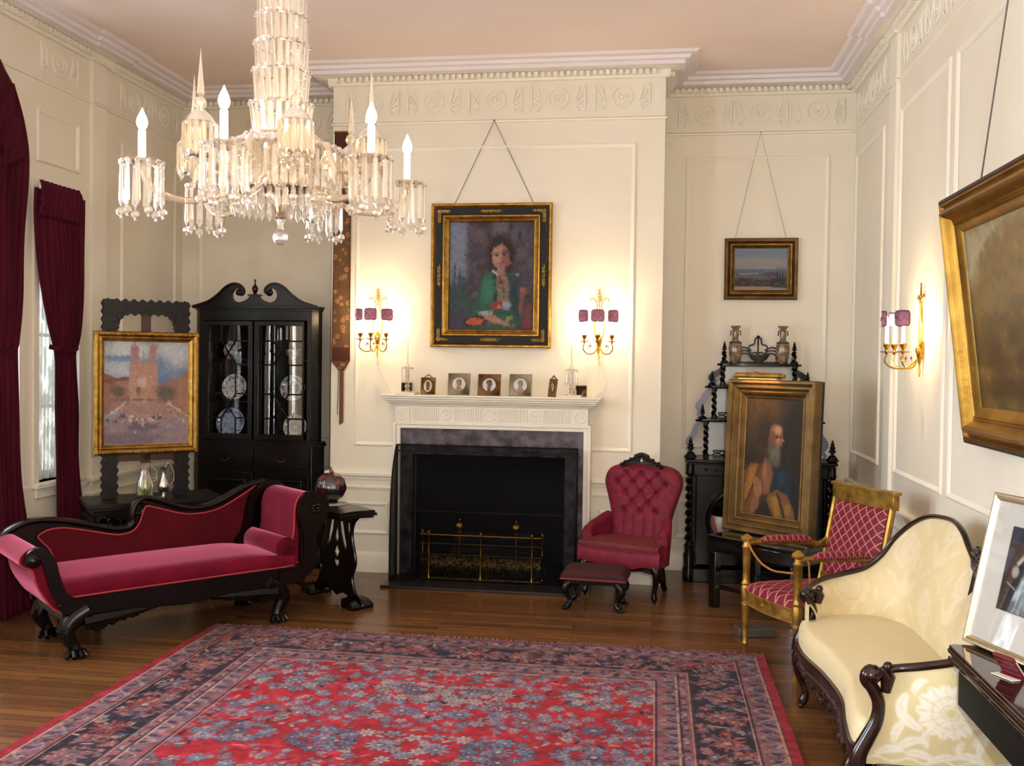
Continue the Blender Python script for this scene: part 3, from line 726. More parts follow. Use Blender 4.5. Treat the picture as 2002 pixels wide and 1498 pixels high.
# ------------------------------------------------------------------ trestle side table and the jar on it
def make_side_table():
    z = .635; O = (-2.171, 6.321)
    T0 = thing('lyre_side_table', 'black side table on a pierced lyre pedestal behind the chaise longue', 'side table', (O[0], O[1], 0), radians(-41))
    top = catmull([(-.40, -.14), (-.20, -.15), (0, -.14), (.2, -.15), (.36, -.14), (.37, -.12), (.345, .0), (.37, .12), (.36, .14), (.2, .15), (0, .14), (-.2, .15), (-.40, .14), (-.41, .12), (-.39, 0), (-.41, -.12)], 3, closed=True)
    mb = MB(); mb.prism([(x*.965, y*.95) for x, y in top], z, z+.016, 'XY'); mb.prism(top, z-.018, z, 'XY'); mb.prism([(x*.95, y*.9) for x, y in top], z-.034, z-.018, 'XY')
    mb.build('top', MAHOG, T0, bevel=.004)
    half = [(.0, .03), (.08, .06), (.16, .05), (.24, .0), (.335, .0), (.345, .03), (.315, .055), (.27, .07), (.235, .11), (.215, .16), (.212, .20), (.235, .24), (.25, .29), (.24, .35), (.218, .41), (.205, .47), (.212, .52), (.235, .56), (.27, .585), (.295, .602)]
    hs = catmull(half, 3); out = hs+[(-x, y) for x, y in hs[::-1]][:-1]
    h1 = [(.04, .545), (.078, .543), (.106, .45), (.128, .39), (.112, .35), (.082, .40), (.050, .48)]
    dia = [(0, .525), (.026, .43), (.010, .40), (-.010, .40), (-.026, .43)]; dia2 = [(.0, .385), (.034, .33), (0, .285), (-.034, .33)]
    heart = [(0, .222), (.032, .25), (.03, .274), (.012, .28), (0, .268), (-.012, .28), (-.03, .274), (-.032, .25)]
    h3 = [(.14, .545), (.165, .545), (.172, .50), (.162, .45), (.148, .49)]
    holes = [h1, [(-x, y) for x, y in h1][::-1], dia, dia2, heart, h3, [(-x, y) for x, y in h3][::-1]]
    mb = MB(); mb.prism(out, .055, .065, 'XZ', holes)
    for sg in (1, -1): mb.tube([(sg*(x-.006), .055, z) for x, z in hs[6:-1]], .009, 6)
    mb.build('lyre_pedestal', BLACKWOOD, T0)
    for sg in (1, -1):
        mb = MB(); x0_, x1_ = sorted((sg*.20, sg*.345)); mb.prism([(x0_, .0), (x1_, .0), (x1_, .028), ((x0_+x1_)/2, .055), (x0_, .06)], -.03, .14); mb.build('foot', BLACKWOOD, T0, bevel=.008)
    j = thing('lidded_jar', 'red and blue mottled melon shaped lidded jar on the black side table', 'jar', (-2.19, 6.39, z+.0205))
    ename = mat('enamel_glaze', (70, 16, 26), .12, rgb2=(16, 30, 36), scale=24, detail=6, spec=.8, coat=.6, contrast=2.2)
    mb = MB(); mb.lathe([(.05, 0), (.058, .008), (.045, .018)], n=24); mb.lathe([(.0001, .016), (.045, .018), (.085, .045), (.106, .09), (.108, .115), (.1, .14)], n=36, lobes=8, amp=.035); mb.build('body', ename, j)
    mb = MB(); mb.lathe([(.101, .141), (.09, .172), (.06, .198), (.03, .205), (.022, .20), (.0001, .20)], n=36, lobes=8, amp=.035); lid = mb.build('lid', mat('enamel_lid', (96, 36, 28), .14, rgb2=(28, 24, 36), scale=26, detail=6, spec=.8, coat=.6, contrast=2.2), j)
    mb = MB(); mb.tube([(0, 0, .198), (.006, 0, .215), (-.004, 0, .232), (.002, 0, .245)], [.010, .014, .012, .006], 8); mb.build('stalk_knob', mat('brown_knob', (104, 50, 34), .35), lid)
    mat_ = mat('lace_mat', (176, 172, 150), .8)
    mb = MB(); mb.lathe([(.0001, 0), (.105, 0), (.115, .002), (.105, .004), (.0001, .004)], (0, -.0, 0), 28, lobes=12, amp=.03)
    o = mb.build('doily', mat_, loc=(-2.18, 6.375, z+.0163)); tag(o, 'pale round mat under the melon shaped jar', 'mat')
make_side_table()

# ------------------------------------------------------------------ curtains on the left wall
def drape(name, label, rows, folds, amp, material, x0=XL+.05, group=None, seed=0, ys=1.):
    """rows: (z, y_left, y_right, fold depth scale, x offset)"""
    R_ = catmull([(r[0], r[1]*ys, r[2]*ys, r[3], r[4]) for r in rows], 6); nv = len(R_)-1; nu = folds*8
    rs = random.Random(seed); ph = [rs.uniform(-.5, .5) for _ in range(folds+1)]
    mb = MB(); vs = []
    for j, (z, a, b, s, xo) in enumerate(R_):
        for i in range(nu+1):
            u = i/nu; t = u*folds; q = sin(2*pi*t+ph[int(min(t, folds-.01))]*.6)
            k = min(1, 6*min(u, 1-u)+.25)
            vs.append((x0+xo+amp*s*q*k+.01*sin(9*u+z*2), lerp(a, b, u)+.004*sin(z*7+u*20), z))
    fs = [(j*(nu+1)+i, j*(nu+1)+i+1, (j+1)*(nu+1)+i+1, (j+1)*(nu+1)+i) for j in range(nv) for i in range(nu)]
    mb.add(vs, fs); o = mb.build(name, material, smooth=True, angle=80)
    s_ = o.modifiers.new('cloth', 'SOLIDIFY'); s_.thickness = .004; s_.offset = 1
    return o
cA = drape('window_curtain', '', [(2.72, 5.83, 6.37, 1, 0), (2.55, 5.83, 6.37, .8, 0), (2.35, 5.85, 6.37, 1, 0), (2.1, 5.89, 6.37, .9, 0), (1.85, 5.965, 6.35, .7, 0), (1.72, 6.02, 6.32, .5, 0), (1.66, 6.04, 6.29, .45, 0), (1.55, 6.05, 6.30, .6, 0), (1.3, 6.05, 6.33, .9, 0), (.9, 6.05, 6.33, 1, 0), (.45, 6.06, 6.40, 1.1, 0), (.012, 6.05, 6.45, 1.2, 0)], 9, .022, CURT, seed=1, x0=XL+.062, ys=.984)
tag(cA, 'burgundy curtain tied back beside the narrow window near the easel', 'curtain', 'burgundy window curtains')
mb = MB()
vv = []
for j in range(13):
    z = 2.765-.15*j/12*1.5
    for i in range(73):
        u = i/72; vv.append((XL+.085+.018*sin(2*pi*u*9+j*.25)+.012*sin(j*.8)+(.02 if 3 < j < 9 else 0)+.004*sin(u*50+j), 5.74+.44*u, z))
mb.add(vv, [(j*73+i, j*73+i+1, (j+1)*73+i+1, (j+1)*73+i) for j in range(12) for i in range(72)])
va = mb.build('valance', CURT, cA, angle=80); s_ = va.modifiers.new('cloth', 'SOLIDIFY'); s_.thickness = .004
mb = MB(); mb.tube([(XL+.03, 6.18, 1.70), (XL+.10, 6.14, 1.69), (XL+.115, 6.04, 1.67), (XL+.10, 5.95, 1.68), (XL+.03, 5.93, 1.70)], [.016]*5, 8, flat=.4); mb.cyl((XL+.005, 6.19, 1.70), (XL+.06, 6.19, 1.70), .014); mb.build('tieback', CURT, cA)
cB = drape('window_curtain', '', [(3.30, 5.34, 5.58, .8, .02), (2.95, 5.36, 5.72, .9, .02), (2.4, 5.38, 5.71, 1, 0), (2.0, 5.40, 5.70, .9, 0), (1.72, 5.42, 5.67, .5, 0), (1.66, 5.42, 5.66, .45, 0), (1.4, 5.42, 5.68, .8, 0), (.9, 5.43, 5.70, 1, 0), (.45, 5.43, 5.78, 1.1, 0), (.012, 5.43, 5.84, 1.2, 0)], 7, .022, CURT, seed=2, x0=XL+.062, ys=.984)
tag(cB, 'burgundy curtain at the left edge hanging from the arched window', 'curtain', 'burgundy window curtains')
mb = MB(); cy = 4.945; vv = []; NU, NV = 60, 14          # arched valance following the window head
for j in range(NV+1):
    for i in range(NU+1):
        a = pi*i/NU; r = lerp(.66, .44, j/NV); q = .016*sin(i*1.15+.2*j)*(j/NV+.2)+.02*sin(pi*j/NV)
        drop = .28 if (i < 8 or i > NU-8) else 0
        vv.append((XL+.085+q, cy+r*cos(a), 2.90+r*1.0*sin(a)-(0.12*j/NV)))
mb.add(vv, [(j*(NU+1)+i, j*(NU+1)+i+1, (j+1)*(NU+1)+i+1, (j+1)*(NU+1)+i) for j in range(NV) for i in range(NU)])
va = mb.build('valance', CURT, cB, angle=80); s_ = va.modifiers.new('cloth', 'SOLIDIFY'); s_.thickness = .004
mb = MB(); mb.tube([(XL+.03, 5.52, 1.71), (XL+.10, 5.49, 1.69), (XL+.115, 5.41, 1.67), (XL+.10, 5.34, 1.68)], [.016]*4, 8, flat=.4); mb.cyl((XL+.005, 5.545, 1.71), (XL+.06, 5.545, 1.71), .014); mb.build('tieback', CURT, cB)
s1 = drape('sheer_curtain', '', [(2.74, 5.85, 6.28, 1, 0), (1.8, 5.85, 6.28, 1.05, 0), (.81, 5.85, 6.28, 1.1, 0)], 13, .014, SHEER, seed=3, x0=XL-.045); s1.modifiers.clear()
tag(s1, 'white sheer net curtain glowing in the narrow window by the burgundy curtain', 'curtain')
s2 = drape('sheer_curtain', '', [(2.90, 4.44, 5.62, 1, 0), (1.8, 4.44, 5.62, 1.05, 0), (.81, 4.44, 5.62, 1.1, 0)], 24, .014, SHEER, seed=4, x0=XL-.045); s2.modifiers.clear()
tag(s2, 'white sheer net curtain at the extreme left edge behind the first burgundy curtain', 'curtain')

# ------------------------------------------------------------------ picture frame helper
def picture(name, label, w_, h_, loc, rz=0., lean=0., frame_mats=(), profs=(), depth=.03, cat='painting', rot=None, framename='frame'):
    T0 = thing(name, label, cat, loc, rot=(-lean, 0, rz))
    first = None
    for i, (mt, pr, nm) in enumerate(zip(frame_mats, profs, ['frame', 'moulding', 'inner_moulding', 'liner'])):
        mb = MB(); mb.rframe(-w_/2, 0, w_/2, h_, pr)
        par = T0 if first is None else first
        o = mb.build(nm, mt, par, angle=30)
        if first is None: first = o
    return T0, first

# ------------------------------------------------------------------ carved table, picture easel, church painting
def make_easel():
    A = radians(42); O = (-3.385, 6.10)
    t = thing('carved_side_table', 'dark oak table with deeply carved apron under the easel in the left corner', 'table', (O[0], O[1], 0), A)
    mb = MB(); mb.box(-.40, -.27, .672, .46, .17, .702); mb.box(-.385, -.255, .655, .445, .155, .672); mb.build('top', CARVED, t, bevel=.004)
    mb = MB(); mb.box(-.37, -.24, .50, .43, -.215, .655); mb.box(-.37, .12, .50, .43, .14, .655); mb.box(-.37, -.24, .50, -.345, .14, .655); mb.box(.405, -.24, .50, .43, .14, .655)
    for k in range(4):
        y = -.19+.095*k
        mb.tube([(-.378, y+.04*cos(a)*(1-.04*i), .58+.045*sin(a)*(1-.04*i)) for i, a in enumerate(np.linspace(0, 5, 14))], .008, 6)
    for k in range(9):
        x = -.32+.088*k
        mb.tube([(x+.036*cos(a)*(1-.04*i), -.246, .58+.045*sin(a)*(1-.04*i)) for i, a in enumerate(np.linspace(pi*(k % 2), pi*(k % 2)+5, 14))], .008, 6)
        mb.sph((x+.04, -.245, .60), .013, 6)
    mb.build('carved_apron', CARVED, t)
    for (x, y) in ((-.34, -.21), (.40, -.21), (-.34, .11), (.40, .11)):
        mb = MB(); mb.lathe([(.028, 0), (.034, .02), (.022, .05), (.03, .10), (.018, .14), (.03, .22), (.033, .3), (.02, .36), (.03, .40), (.026, .42), (.03, .5)], (x, y, 0), 14); mb.box(x-.028, y-.028, .42, x+.028, y+.028, .52); mb.build('leg', CARVED, t)
    e = thing('picture_easel', 'dark carved picture stand with zigzag edged posts standing on the carved table', 'easel', (O[0], O[1], .702), A)
    def zig(x0, x1, z0, z1, y0=-.02, y1=.02, p=.052, d=.014):
        n = int((z1-z0)/p); pts = [(x0, z0)]+[(x0-(d if i % 2 else 0), z0+(z1-z0)*i/(2*n)) for i in range(1, 2*n)]+[(x0, z1), (x1, z1)]
        pts += [(x1+(d if i % 2 else 0), z0+(z1-z0)*i/(2*n)) for i in range(2*n-1, 0, -1)]+[(x1, z0)]
        m = MB(); m.prism(pts, y0, y1)
        for i in range(n):
            z = z0+(i+.5)*(z1-z0)/n
            m.prism([(x0+.012, z-.02), ((x0+x1)/2, z-.008), (x1-.012, z-.02), (x1-.012, z+.0), ((x0+x1)/2, z+.012), (x0+.012, z)], y0-.006, y0)
        return m
    zz = 1.315
    zig(-.272, -.19, 0, zz).build('post', CARVED, e, smooth=False); zig(.19, .272, 0, zz).build('post', CARVED, e, smooth=False)
    top = [(-.275, 1.235), (-.275, 1.30)]
    n = 10
    for i in range(2*n+1): top.append((-.275+.55*i/(2*n), 1.300+(.022 if i % 2 else 0)))
    top += [(.275, 1.235)]
    for i in range(2*5+1): top.append((.135-.27*i/10+.0, 1.222-(.016 if i % 2 else 0)))
    # arched spandrels either side
    low = [(.20, 1.235), (.19, 1.19)]
    mb = MB(); mb.prism([(-.275, 1.232), (-.275, 1.30)]+[(-.275+.55*i/(2*n), 1.300+(.022 if i % 2 else 0)) for i in range(2*n+1)]+[(.275, 1.232)]+[(.15-.30*i/12, 1.228-(.018 if i % 2 else 0)) for i in range(13)], -.025, .02)
    for sg in (1, -1): mb.prism([(sg*.19, 1.235), (sg*.10, 1.235), (sg*.14, 1.215), (sg*.155, 1.19), (sg*.17, 1.18), (sg*.175, 1.15), (sg*.19, 1.14)][::sg], -.02, .02)
    mb.build('crest_rail', CARVED, e, smooth=False)
    mb = MB(); mb.box(-.03, .0, .02, .03, .02, 1.235); mb.box(-.2, .0, .24, .2, .02, .30); mb.build('centre_post', mat('brown_oak', (64, 34, 26), .4), e, bevel=.002)
    # painting of a church above a flight of steps
    W_, H_ = .672, .815
    prof = [(0, 0), (0, .022), (.006, .034), (.02, .042), (.03, .034), (.036, .03), (.046, .036), (.054, .03), (.064, .014), (.068, .012)]
    lean = radians(2)
    p, fr = picture('framed_painting', 'gilt framed painting of a twin towered church above steps, on the carved easel', W_, H_, (O[0]+.035*cos(A)-.0*sin(A)+(-.012)*cos(A)-(-.052)*sin(A), O[1]+.023*sin(A)+(-.052)*cos(A), .992), A, -lean*0, (GOLD,), (prof,))
    p.location = (O[0]-.010*cos(A)+.055*sin(A), O[1]-.010*sin(A)-.055*cos(A), .992)
    mb = MB(); rr = random.Random(3)
    for side in range(4):
        n = 40
        for i in range(n):
            t = (i+.5)/n
            x, z = [(-W_/2+.02, H_*t), (W_/2-.02, H_*t), (-W_/2+W_*t, .02), (-W_/2+W_*t, H_-.02)][side]
            mb.sph((x, -.040, z), rr.uniform(.005, .008), 5, (1, .5, 1))
    mb.build('carved_ornament', GOLD, fr)
    P = Paint(130, 160, (134, 144, 158), 1.22)
    P.noise(3, 5, 26, 3); P.noise(10, 12, 12, 13)
    for (x, y, a, b, c) in ((.3, .1, .28, .09, (176, 180, 186)), (.8, .12, .22, .12, (170, 174, 182)), (.15, .25, .2, .1, (160, 170, 182)), (.62, .28, .16, .14, (104, 128, 158)), (.2, .17, .2, .03, (98, 128, 160)), (.9, .33, .12, .06, (100, 124, 156)), (.7, .38, .12, .05, (88, 116, 156))): P.ell(x, y, a, b, c, .8, rough=.5)
    P.poly([(0, .34), (.3, .36), (.3, .62), (0, .7)], (140, 104, 92), .03); P.poly([(0, .31), (.06, .33), (.12, .36), (.30, .345), (.30, .38), (0, .40)], (112, 70, 66))
    P.poly([(1, .27), (.84, .36), (.78, .34), (.74, .42), (.62, .40), (.62, .62), (1, .74)], (140, 102, 90), .03); P.poly([(1, .34), (.86, .40), (.86, .72), (1, .78)], (146, 108, 90), .03)
    P.poly([(.30, .22), (.42, .20), (.52, .22), (.62, .20), (.63, .60), (.29, .60)], (164, 126, 112))
    for cx in (.355, .565):
        P.poly([(cx-.045, .24), (cx-.05, .10), (cx+.05, .10), (cx+.045, .24)], (158, 120, 110)); P.ell(cx, .08, .045, .04, (146, 112, 106)); P.line([(cx, .02), (cx, .07)], .006, (130, 104, 100)); P.ell(cx, .165, .02, .03, (124, 118, 126))
    P.line([(.45, .10), (.455, .22)], .008, (130, 116, 120)); P.ell(.44, .40, .05, .05, (182, 160, 150), .6); P.ell(.40, .48, .03, .04, (120, 90, 84))
    P.ell(.17, .48, .09, .05, (92, 78, 70), .6); P.ell(.72, .50, .11, .07, (90, 84, 80), .7)
    P.poly([(.22, .60), (.70, .60), (.86, .76), (.10, .76)], (140, 108, 104)); P.line([(.1, .56), (.72, .57)], .01, (110, 84, 84))
    for i in range(6): P.line([(.2-.02*i, .62+.025*i), (.74+.02*i, .62+.025*i)], .004, (166, 142, 136))
    P.poly([(0, .74), (1, .76), (1, 1), (0, 1)], (132, 116, 124)); P.ell(.3, .94, .35, .07, (108, 96, 106), .6)
    P.line([(.26, .58), (.06, .72)], .008, (186, 178, 176)); P.line([(.74, .60), (.98, .73)], .008, (186, 178, 176))
    rr = random.Random(5)
    for i in range(70):
        x, y = rr.gauss(.45, .2), rr.gauss(.76, .035); P.ell(x, y, rr.uniform(.006, .018), rr.uniform(.006, .018), rr.choice([(78, 66, 82), (184, 166, 160), (166, 112, 106), (96, 84, 100), (200, 192, 190), (58, 60, 84)]), .5)
    P.ell(.45, .83, .2, .03, (96, 86, 104), .5); P.ell(.45, .79, .01, .03, (200, 200, 206), .5)
    P.dabs(1500, .016, .10, 5); P.dabs(900, .008, .16, 6, (0, .5, 1, .9)); P.a = P.a*.94+np.array((8, 7, 6)); P.canvas('canvas', painted('oil_paint', .55, bump=.06), p, -W_/2+.06, .06, W_/2-.06, H_-.06, y=-.012)
    # glass pitcher and silver ewer
    Rz = lambda lx, ly: (O[0]+lx*cos(A)-ly*sin(A), O[1]+lx*sin(A)+ly*cos(A), .702)
    g = thing('glass_pitcher', 'clear glass pitcher holding green stems on the table under the church painting', 'pitcher', Rz(-.045, -.17), A)
    mb = MB(); mb.lathe([(.0001, 0), (.038, 0), (.046, .012), (.055, .06), (.052, .11), (.034, .16), (.028, .2), (.032, .235), (.037, .245)], n=24); mb.build('body', CRYS, g)
    mb = MB(); mb.tube([(.04, 0, .11), (.075, 0, .13), (.075, 0, .19), (.035, 0, .22)], .005, 6); mb.build('handle', CRYS, g)
    mb = MB()
    for k in range(7): a = k*.9; mb.tube([(.028*cos(a), .028*sin(a), .01), (.03*cos(a+.3), .03*sin(a+.3), .06), (.018*cos(a), .018*sin(a), .13)], [.005, .007, .003], 6)
    mb.build('green_stems', mat('green_stem', (112, 150, 48), .5), g)
    s = thing('silver_ewer', 'small silver jug with a tall looped handle right of the glass pitcher', 'jug', Rz(.075, -.16), A)
    mb = MB(); mb.lathe([(.0001, 0), (.032, 0), (.034, .006), (.014, .014), (.012, .03), (.034, .055), (.04, .085), (.026, .12), (.014, .15), (.016, .19), (.022, .205), (.018, .206), (.0001, .2)], n=20); mb.build('body', STEEL, s)
    mb = MB(); mb.tube(catmull([(.036, 0, .08), (.066, 0, .12), (.06, 0, .19), (.03, 0, .235), (.01, 0, .205)], 4), .004, 6); mb.build('handle', STEEL, s)
make_easel()

# ------------------------------------------------------------------ corner china cabinet
CABGL = clear_glass('cabinet_glass', .18, .9)
def make_cabinet():
    Y = 7.24; O = (-3.108, Y); T0 = thing('china_cabinet', 'tall black corner cabinet with swan neck pediment and glazed doors full of china', 'cabinet', (O[0], Y, 0))
    hw = .49; DW = MAHOG
    foot = lambda hw, c, dep: [(-hw, 0), (hw, 0), (hw+c, c*.9), (hw+c, c*.9+.02), (.10, dep), (-.10, dep), (-hw-c, c*.9+.02), (-hw-c, c*.9)]
    dk = BLACKWOOD
    # lower stage
    mb = MB(); f = [(-.47, 0), (.47, 0), (.53, .06), (.53, .12), (.06, .545), (-.06, .545), (-.53, .12), (-.53, .06)]
    mb.prism(f, .09, .96, 'XY'); mb.prism([(x*1.02, y-.01 if y < .1 else y) for x, y in f], .0, .10, 'XY')
    mb.build('lower_case', dk, T0, bevel=.004)
    mb = MB(); mb.prism([(x*1.035, (y-.018) if y < .1 else min(y, .54)) for x, y in f], .955, .975, 'XY'); mb.prism([(x*1.02, (y-.010) if y < .1 else min(y, .54)) for x, y in f], .975, .992, 'XY'); mb.build('waist_moulding', DW, T0, bevel=.003)
    for sg in (-1, 1):
        mb = MB(); x0, x1 = sorted((sg*.01, sg*.45)); mb.box(x0, -.016, .14, x1, .0, .74); mb.rframe(x0+.05, .19, x1-.05, .69, [(0, 0), (.006, .008), (.018, .008), (.026, 0)], y=-.016)
        d = mb.build('lower_door', dk, T0, bevel=.003)
        mb = MB(); mb.box(x0+.0, -.014, .775, x1, .0, .93); dr = mb.build('drawer', DW, T0, bevel=.003)
        mb = MB(); cx = (x0+x1)/2
        mb.tube([(cx-.035, -.016, .855), (cx-.03, -.03, .84), (cx, -.034, .832), (cx+.03, -.03, .84), (cx+.035, -.016, .855)], .004, 6); mb.build('handle', BRASSD, dr)
    # upper stage: sides, stiles, back, top
    z0, z1 = .992, 1.93
    mb = MB(); cs = [(.425, -.0), (.46, -.0), (.505, .045), (.505, .10), (.485, .11), (.475, .06), (.44, .03)]
    for sg in (1, -1): mb.prism([(sg*x, y) for x, y in cs][::sg], z0, 2.03, 'XY')
    mb.prism([(.50, .10), (.505, .12), (.06, .545), (-.06, .545), (-.505, .12), (-.50, .10), (-.05, .53), (.05, .53)], z0, 2.03, 'XY'); mb.prism([(-.46, 0), (.46, 0), (.50, .045), (.50, .12), (.06, .54), (-.06, .54), (-.50, .12), (-.50, .045)], 1.935, 2.03, 'XY')
    mb.build('upper_case', dk, T0, bevel=.003)
    mb = MB(); mb.prism([(-.49, .0), (-.50, -.012), (-.505, -.03), (.505, -.03), (.50, -.012), (.49, 0)], 2.025, 2.05, 'XY')
    c2 = [(-.46, -.01), (.46, -.01), (.515, .045), (.515, .12), (.06, .56), (-.06, .56), (-.515, .12), (-.515, .045)]
    mb.prism(c2, 2.01, 2.028, 'XY'); mb.prism([(x*1.03, y-.014 if y < .2 else min(y, .56)) for x, y in c2], 2.028, 2.045, 'XY'); mb.build('cornice', DW, T0, bevel=.003)
    # swan neck pediment
    R1 = catmull([(.515, 2.045), (.46, 2.058), (.38, 2.085), (.30, 2.14), (.24, 2.195), (.18, 2.222), (.12, 2.212), (.085, 2.175), (.092, 2.135), (.125, 2.12), (.155, 2.138), (.152, 2.168), (.128, 2.172)], 5)
    body = [(.515, 2.04)]+[(.46, 2.056), (.38, 2.083), (.30, 2.138), (.24, 2.193), (.18, 2.22), (.125, 2.213), (.088, 2.18), (.088, 2.145), (.11, 2.125), (.13, 2.13), (.145, 2.15), (.13, 2.17), (.138, 2.185), (.165, 2.175), (.183, 2.15), (.183, 2.115), (.165, 2.088), (.13, 2.075), (.09, 2.085), (.06, 2.10), (.045, 2.115), (.03, 2.13), (.0, 2.135)]
    full_ = catmull(body, 3)+[(-x, y) for x, y in catmull(body, 3)[::-1]][1:]
    mb = MB(); mb.prism(full_+[], -.02, .01, 'XZ')
    for sg in (1, -1):
        mb.tube([(sg*x, -.02, z) for x, z in catmull(body[:9], 4)], .010, 6)
        mb.lathe([(.0001, 0), (.026, 0), (.02, .01), (.0001, .014)], (sg*.128, -.02, 2.152), 16, Matrix.Rotation(pi/2, 4, 'X'))
    mb.build('pediment', DW, T0, angle=50)
    mb = MB(); mb.box(-.05, -.03, 2.125, .05, .02, 2.137); mb.lathe([(.022, 2.137), (.012, 2.15), (.02, 2.162), (.024, 2.185), (.018, 2.198), (.02, 2.203), (.008, 2.21), (.005, 2.232), (.009, 2.242), (.006, 2.253), (.0001, 2.257)], (0, -.005, 0), 14); mb.build('finial', DW, T0)
    # shelves
    for z in (1.30, 1.63):
        mb = MB(); mb.prism([(-.45, .06), (.45, .06), (.48, .12), (.06, .50), (-.06, .50), (-.48, .12)], z-.012, z, 'XY'); mb.build('shelf', DW, T0)
    mb = MB(); mb.prism([(-.46, .02), (.46, .02), (.49, .12), (.06, .52), (-.06, .52), (-.49, .12)], .992, 1.0, 'XY'); mb.build('shelf', DW, T0)
    # glazed doors, thirteen panes each
    for sg in (-1, 1):
        a, b = (-.425, -.012) if sg < 0 else (.0, .41); a += .005; st = .038
        if sg > 0: a -= .004
        za, zb = 1.0, 1.928
        mb = MB(); mb.prism([(a, za), (b, za), (b, zb), (a, zb)], -.022, .0, 'XZ', [[(a+st, za+.045), (b-st*.4, za+.045), (b-st*.4, zb-.035), (a+st, zb-.035)]] if sg > 0 else [[(a+st*1.2, za+.045), (b-st, za+.045), (b-st, zb-.035), (a+st*1.2, zb-.035)]])
        d = mb.build('glazed_door', DW, T0, bevel=.003)
        ga, gb = (a+st, b-st*.4) if sg > 0 else (a+st*1.2, b-st); gz0, gz1 = za+.045, zb-.035; gw, gh = gb-ga, gz1-gz0
        Xf = lambda u: ga+gw*u; Zf = lambda v: gz1-gh*v
        mb = MB()
        def bar(p, q): mb.tube([(Xf(p[0]), -.011, Zf(p[1])), (Xf(q[0]), -.011, Zf(q[1]))], .006, 6)
        l, r = .32, .68
        for s_ in ((l, r, 0),):
            for v0, v1 in ((0, .14), (.36, .63), (.855, 1)): bar((l, v0), (l, v1)); bar((r, v0), (r, v1))
            for v in (.14, .36, .63, .855): bar((0, v), (l, v)); bar((r, v), (1, v))
            bar((l, .14), (.5, .25)); bar((r, .14), (.5, .25)); bar((.5, .25), (l, .36)); bar((.5, .25), (r, .36))
            bar((l, .63), (.5, .755)); bar((r, .63), (.5, .755)); bar((.5, .755), (l, .855)); bar((.5, .755), (r, .855))
        mb.build('glazing_bars', dk, d)
        mb = MB(); mb.grid(lambda u, v: (lerp(ga, gb, u), -.005+(.010 if sg > 0 else .0)*(1-0)-.013*(1-(2*u-1)**2)*(sg > 0), lerp(gz0, gz1, v)), 12, 2); mb.build('glass', CABGL if sg > 0 else clear_glass('cabinet_glass_still', .01, .9), d)
        mb = MB(); mb.sph((b-.02 if sg < 0 else a+.018, -.03, 1.45), .008, 8); mb.build('knob', BRASSD, d)
    # china inside
    def plate(r, x, y, z, label, kind, seed):
        P = Paint(48, 48, (206, 210, 220)); rs = random.Random(seed)
        col = {'white': (86, 70, 96), 'blue': (74, 92, 150), 'dark': (70, 56, 70), 'green': (120, 132, 126)}[kind]
        if kind == 'blue': P.a[:] = (150, 166, 206)
        mb = MB(); n = 40; rings = [0, .18, .36, .54, .62, .70, .8, .9, 1.0]; vs = []; cs = []
        for q, rr in enumerate(rings):
            dz = 0 if rr < .6 else (rr-.6)*.35*r*1.2
            for i in range(n):
                t = 2*pi*i/n; vs.append((r*rr*cos(t), -dz-.002*(q == len(rings)-1), r*rr*sin(t)))
                c = (214, 216, 222) if kind != 'blue' else (176, 190, 220)
                if kind == 'dark' and rr < .45: c = (86, 60, 72) if rs.random() < .7 else (170, 150, 150)
                elif rr > .66 and rr < .98: c = col if rs.random() < (.42 if kind != 'blue' else .5) else c
                elif kind == 'blue' and rr < .6: c = (110, 132, 186) if rs.random() < .4 else c
                elif kind == 'green' and rr < .5: c = (150, 158, 150) if rs.random() < .5 else c
                elif rr < .5 and rs.random() < .35: c = (92, 74, 110)
                cs.append(lin(c))
        fs = [(q*n+i, q*n+(i+1) % n, (q+1)*n+(i+1) % n, (q+1)*n+i) for q in range(len(rings)-1) for i in range(n)]
        mb.add(vs, fs, None, cs); o = mb.build('display_plate', painted('glazed_china', .15, spec=.7)); o.location = (x, y, z); o.rotation_euler = (radians(-10), 0, 0)
        so = o.modifiers.new('thickness', 'SOLIDIFY'); so.thickness = .004; so.offset = 0
        tag(o, label, 'plate', 'plates displayed in the corner cabinet'); return o
    X0 = O[0]
    plate(.103, X0-.235, Y+.16, 1.30+.104, 'white plate with dark flecks behind the left cabinet door, middle shelf', 'white', 1)
    plate(.118, X0-.265, Y+.16, 1.0+.118, 'large blue patterned plate on the bottom shelf behind the left cabinet door', 'blue', 2)
    plate(.103, X0+.255, Y+.16, 1.30+.104, 'white plate with a dark centre behind the right cabinet door, middle shelf', 'dark', 3)
    plate(.096, X0+.275, Y+.16, 1.0+.096, 'pale greenish plate on the bottom shelf behind the right cabinet door', 'green', 4)
    mb = MB(); mb.lathe([(.0001, 0), (.03, 0), (.026, .008), (.045, .03), (.056, .065), (.048, .10), (.022, .125), (.02, .14), (.0001, .145)], n=24); o = mb.build('covered_cup', mat('famille_china', (198, 200, 206), .15, rgb2=(120, 104, 120), scale=30, contrast=2), loc=(X0-.28, Y+.17, 1.6305)); tag(o, 'round covered china jar on the top shelf behind the left cabinet door', 'jar')
    mb = MB(); mb.lathe([(.0001, 0), (.03, 0), (.026, .01), (.055, .04), (.068, .08), (.064, .082), (.05, .045), (.0001, .015)], n=24); o = mb.build('china_bowl', mat('famille_china2', (196, 196, 202), .15, rgb2=(100, 84, 96), scale=30, contrast=2), loc=(X0+.25, Y+.17, 1.6305)); tag(o, 'small flared china bowl on the top shelf behind the right cabinet door', 'bowl')
make_cabinet()

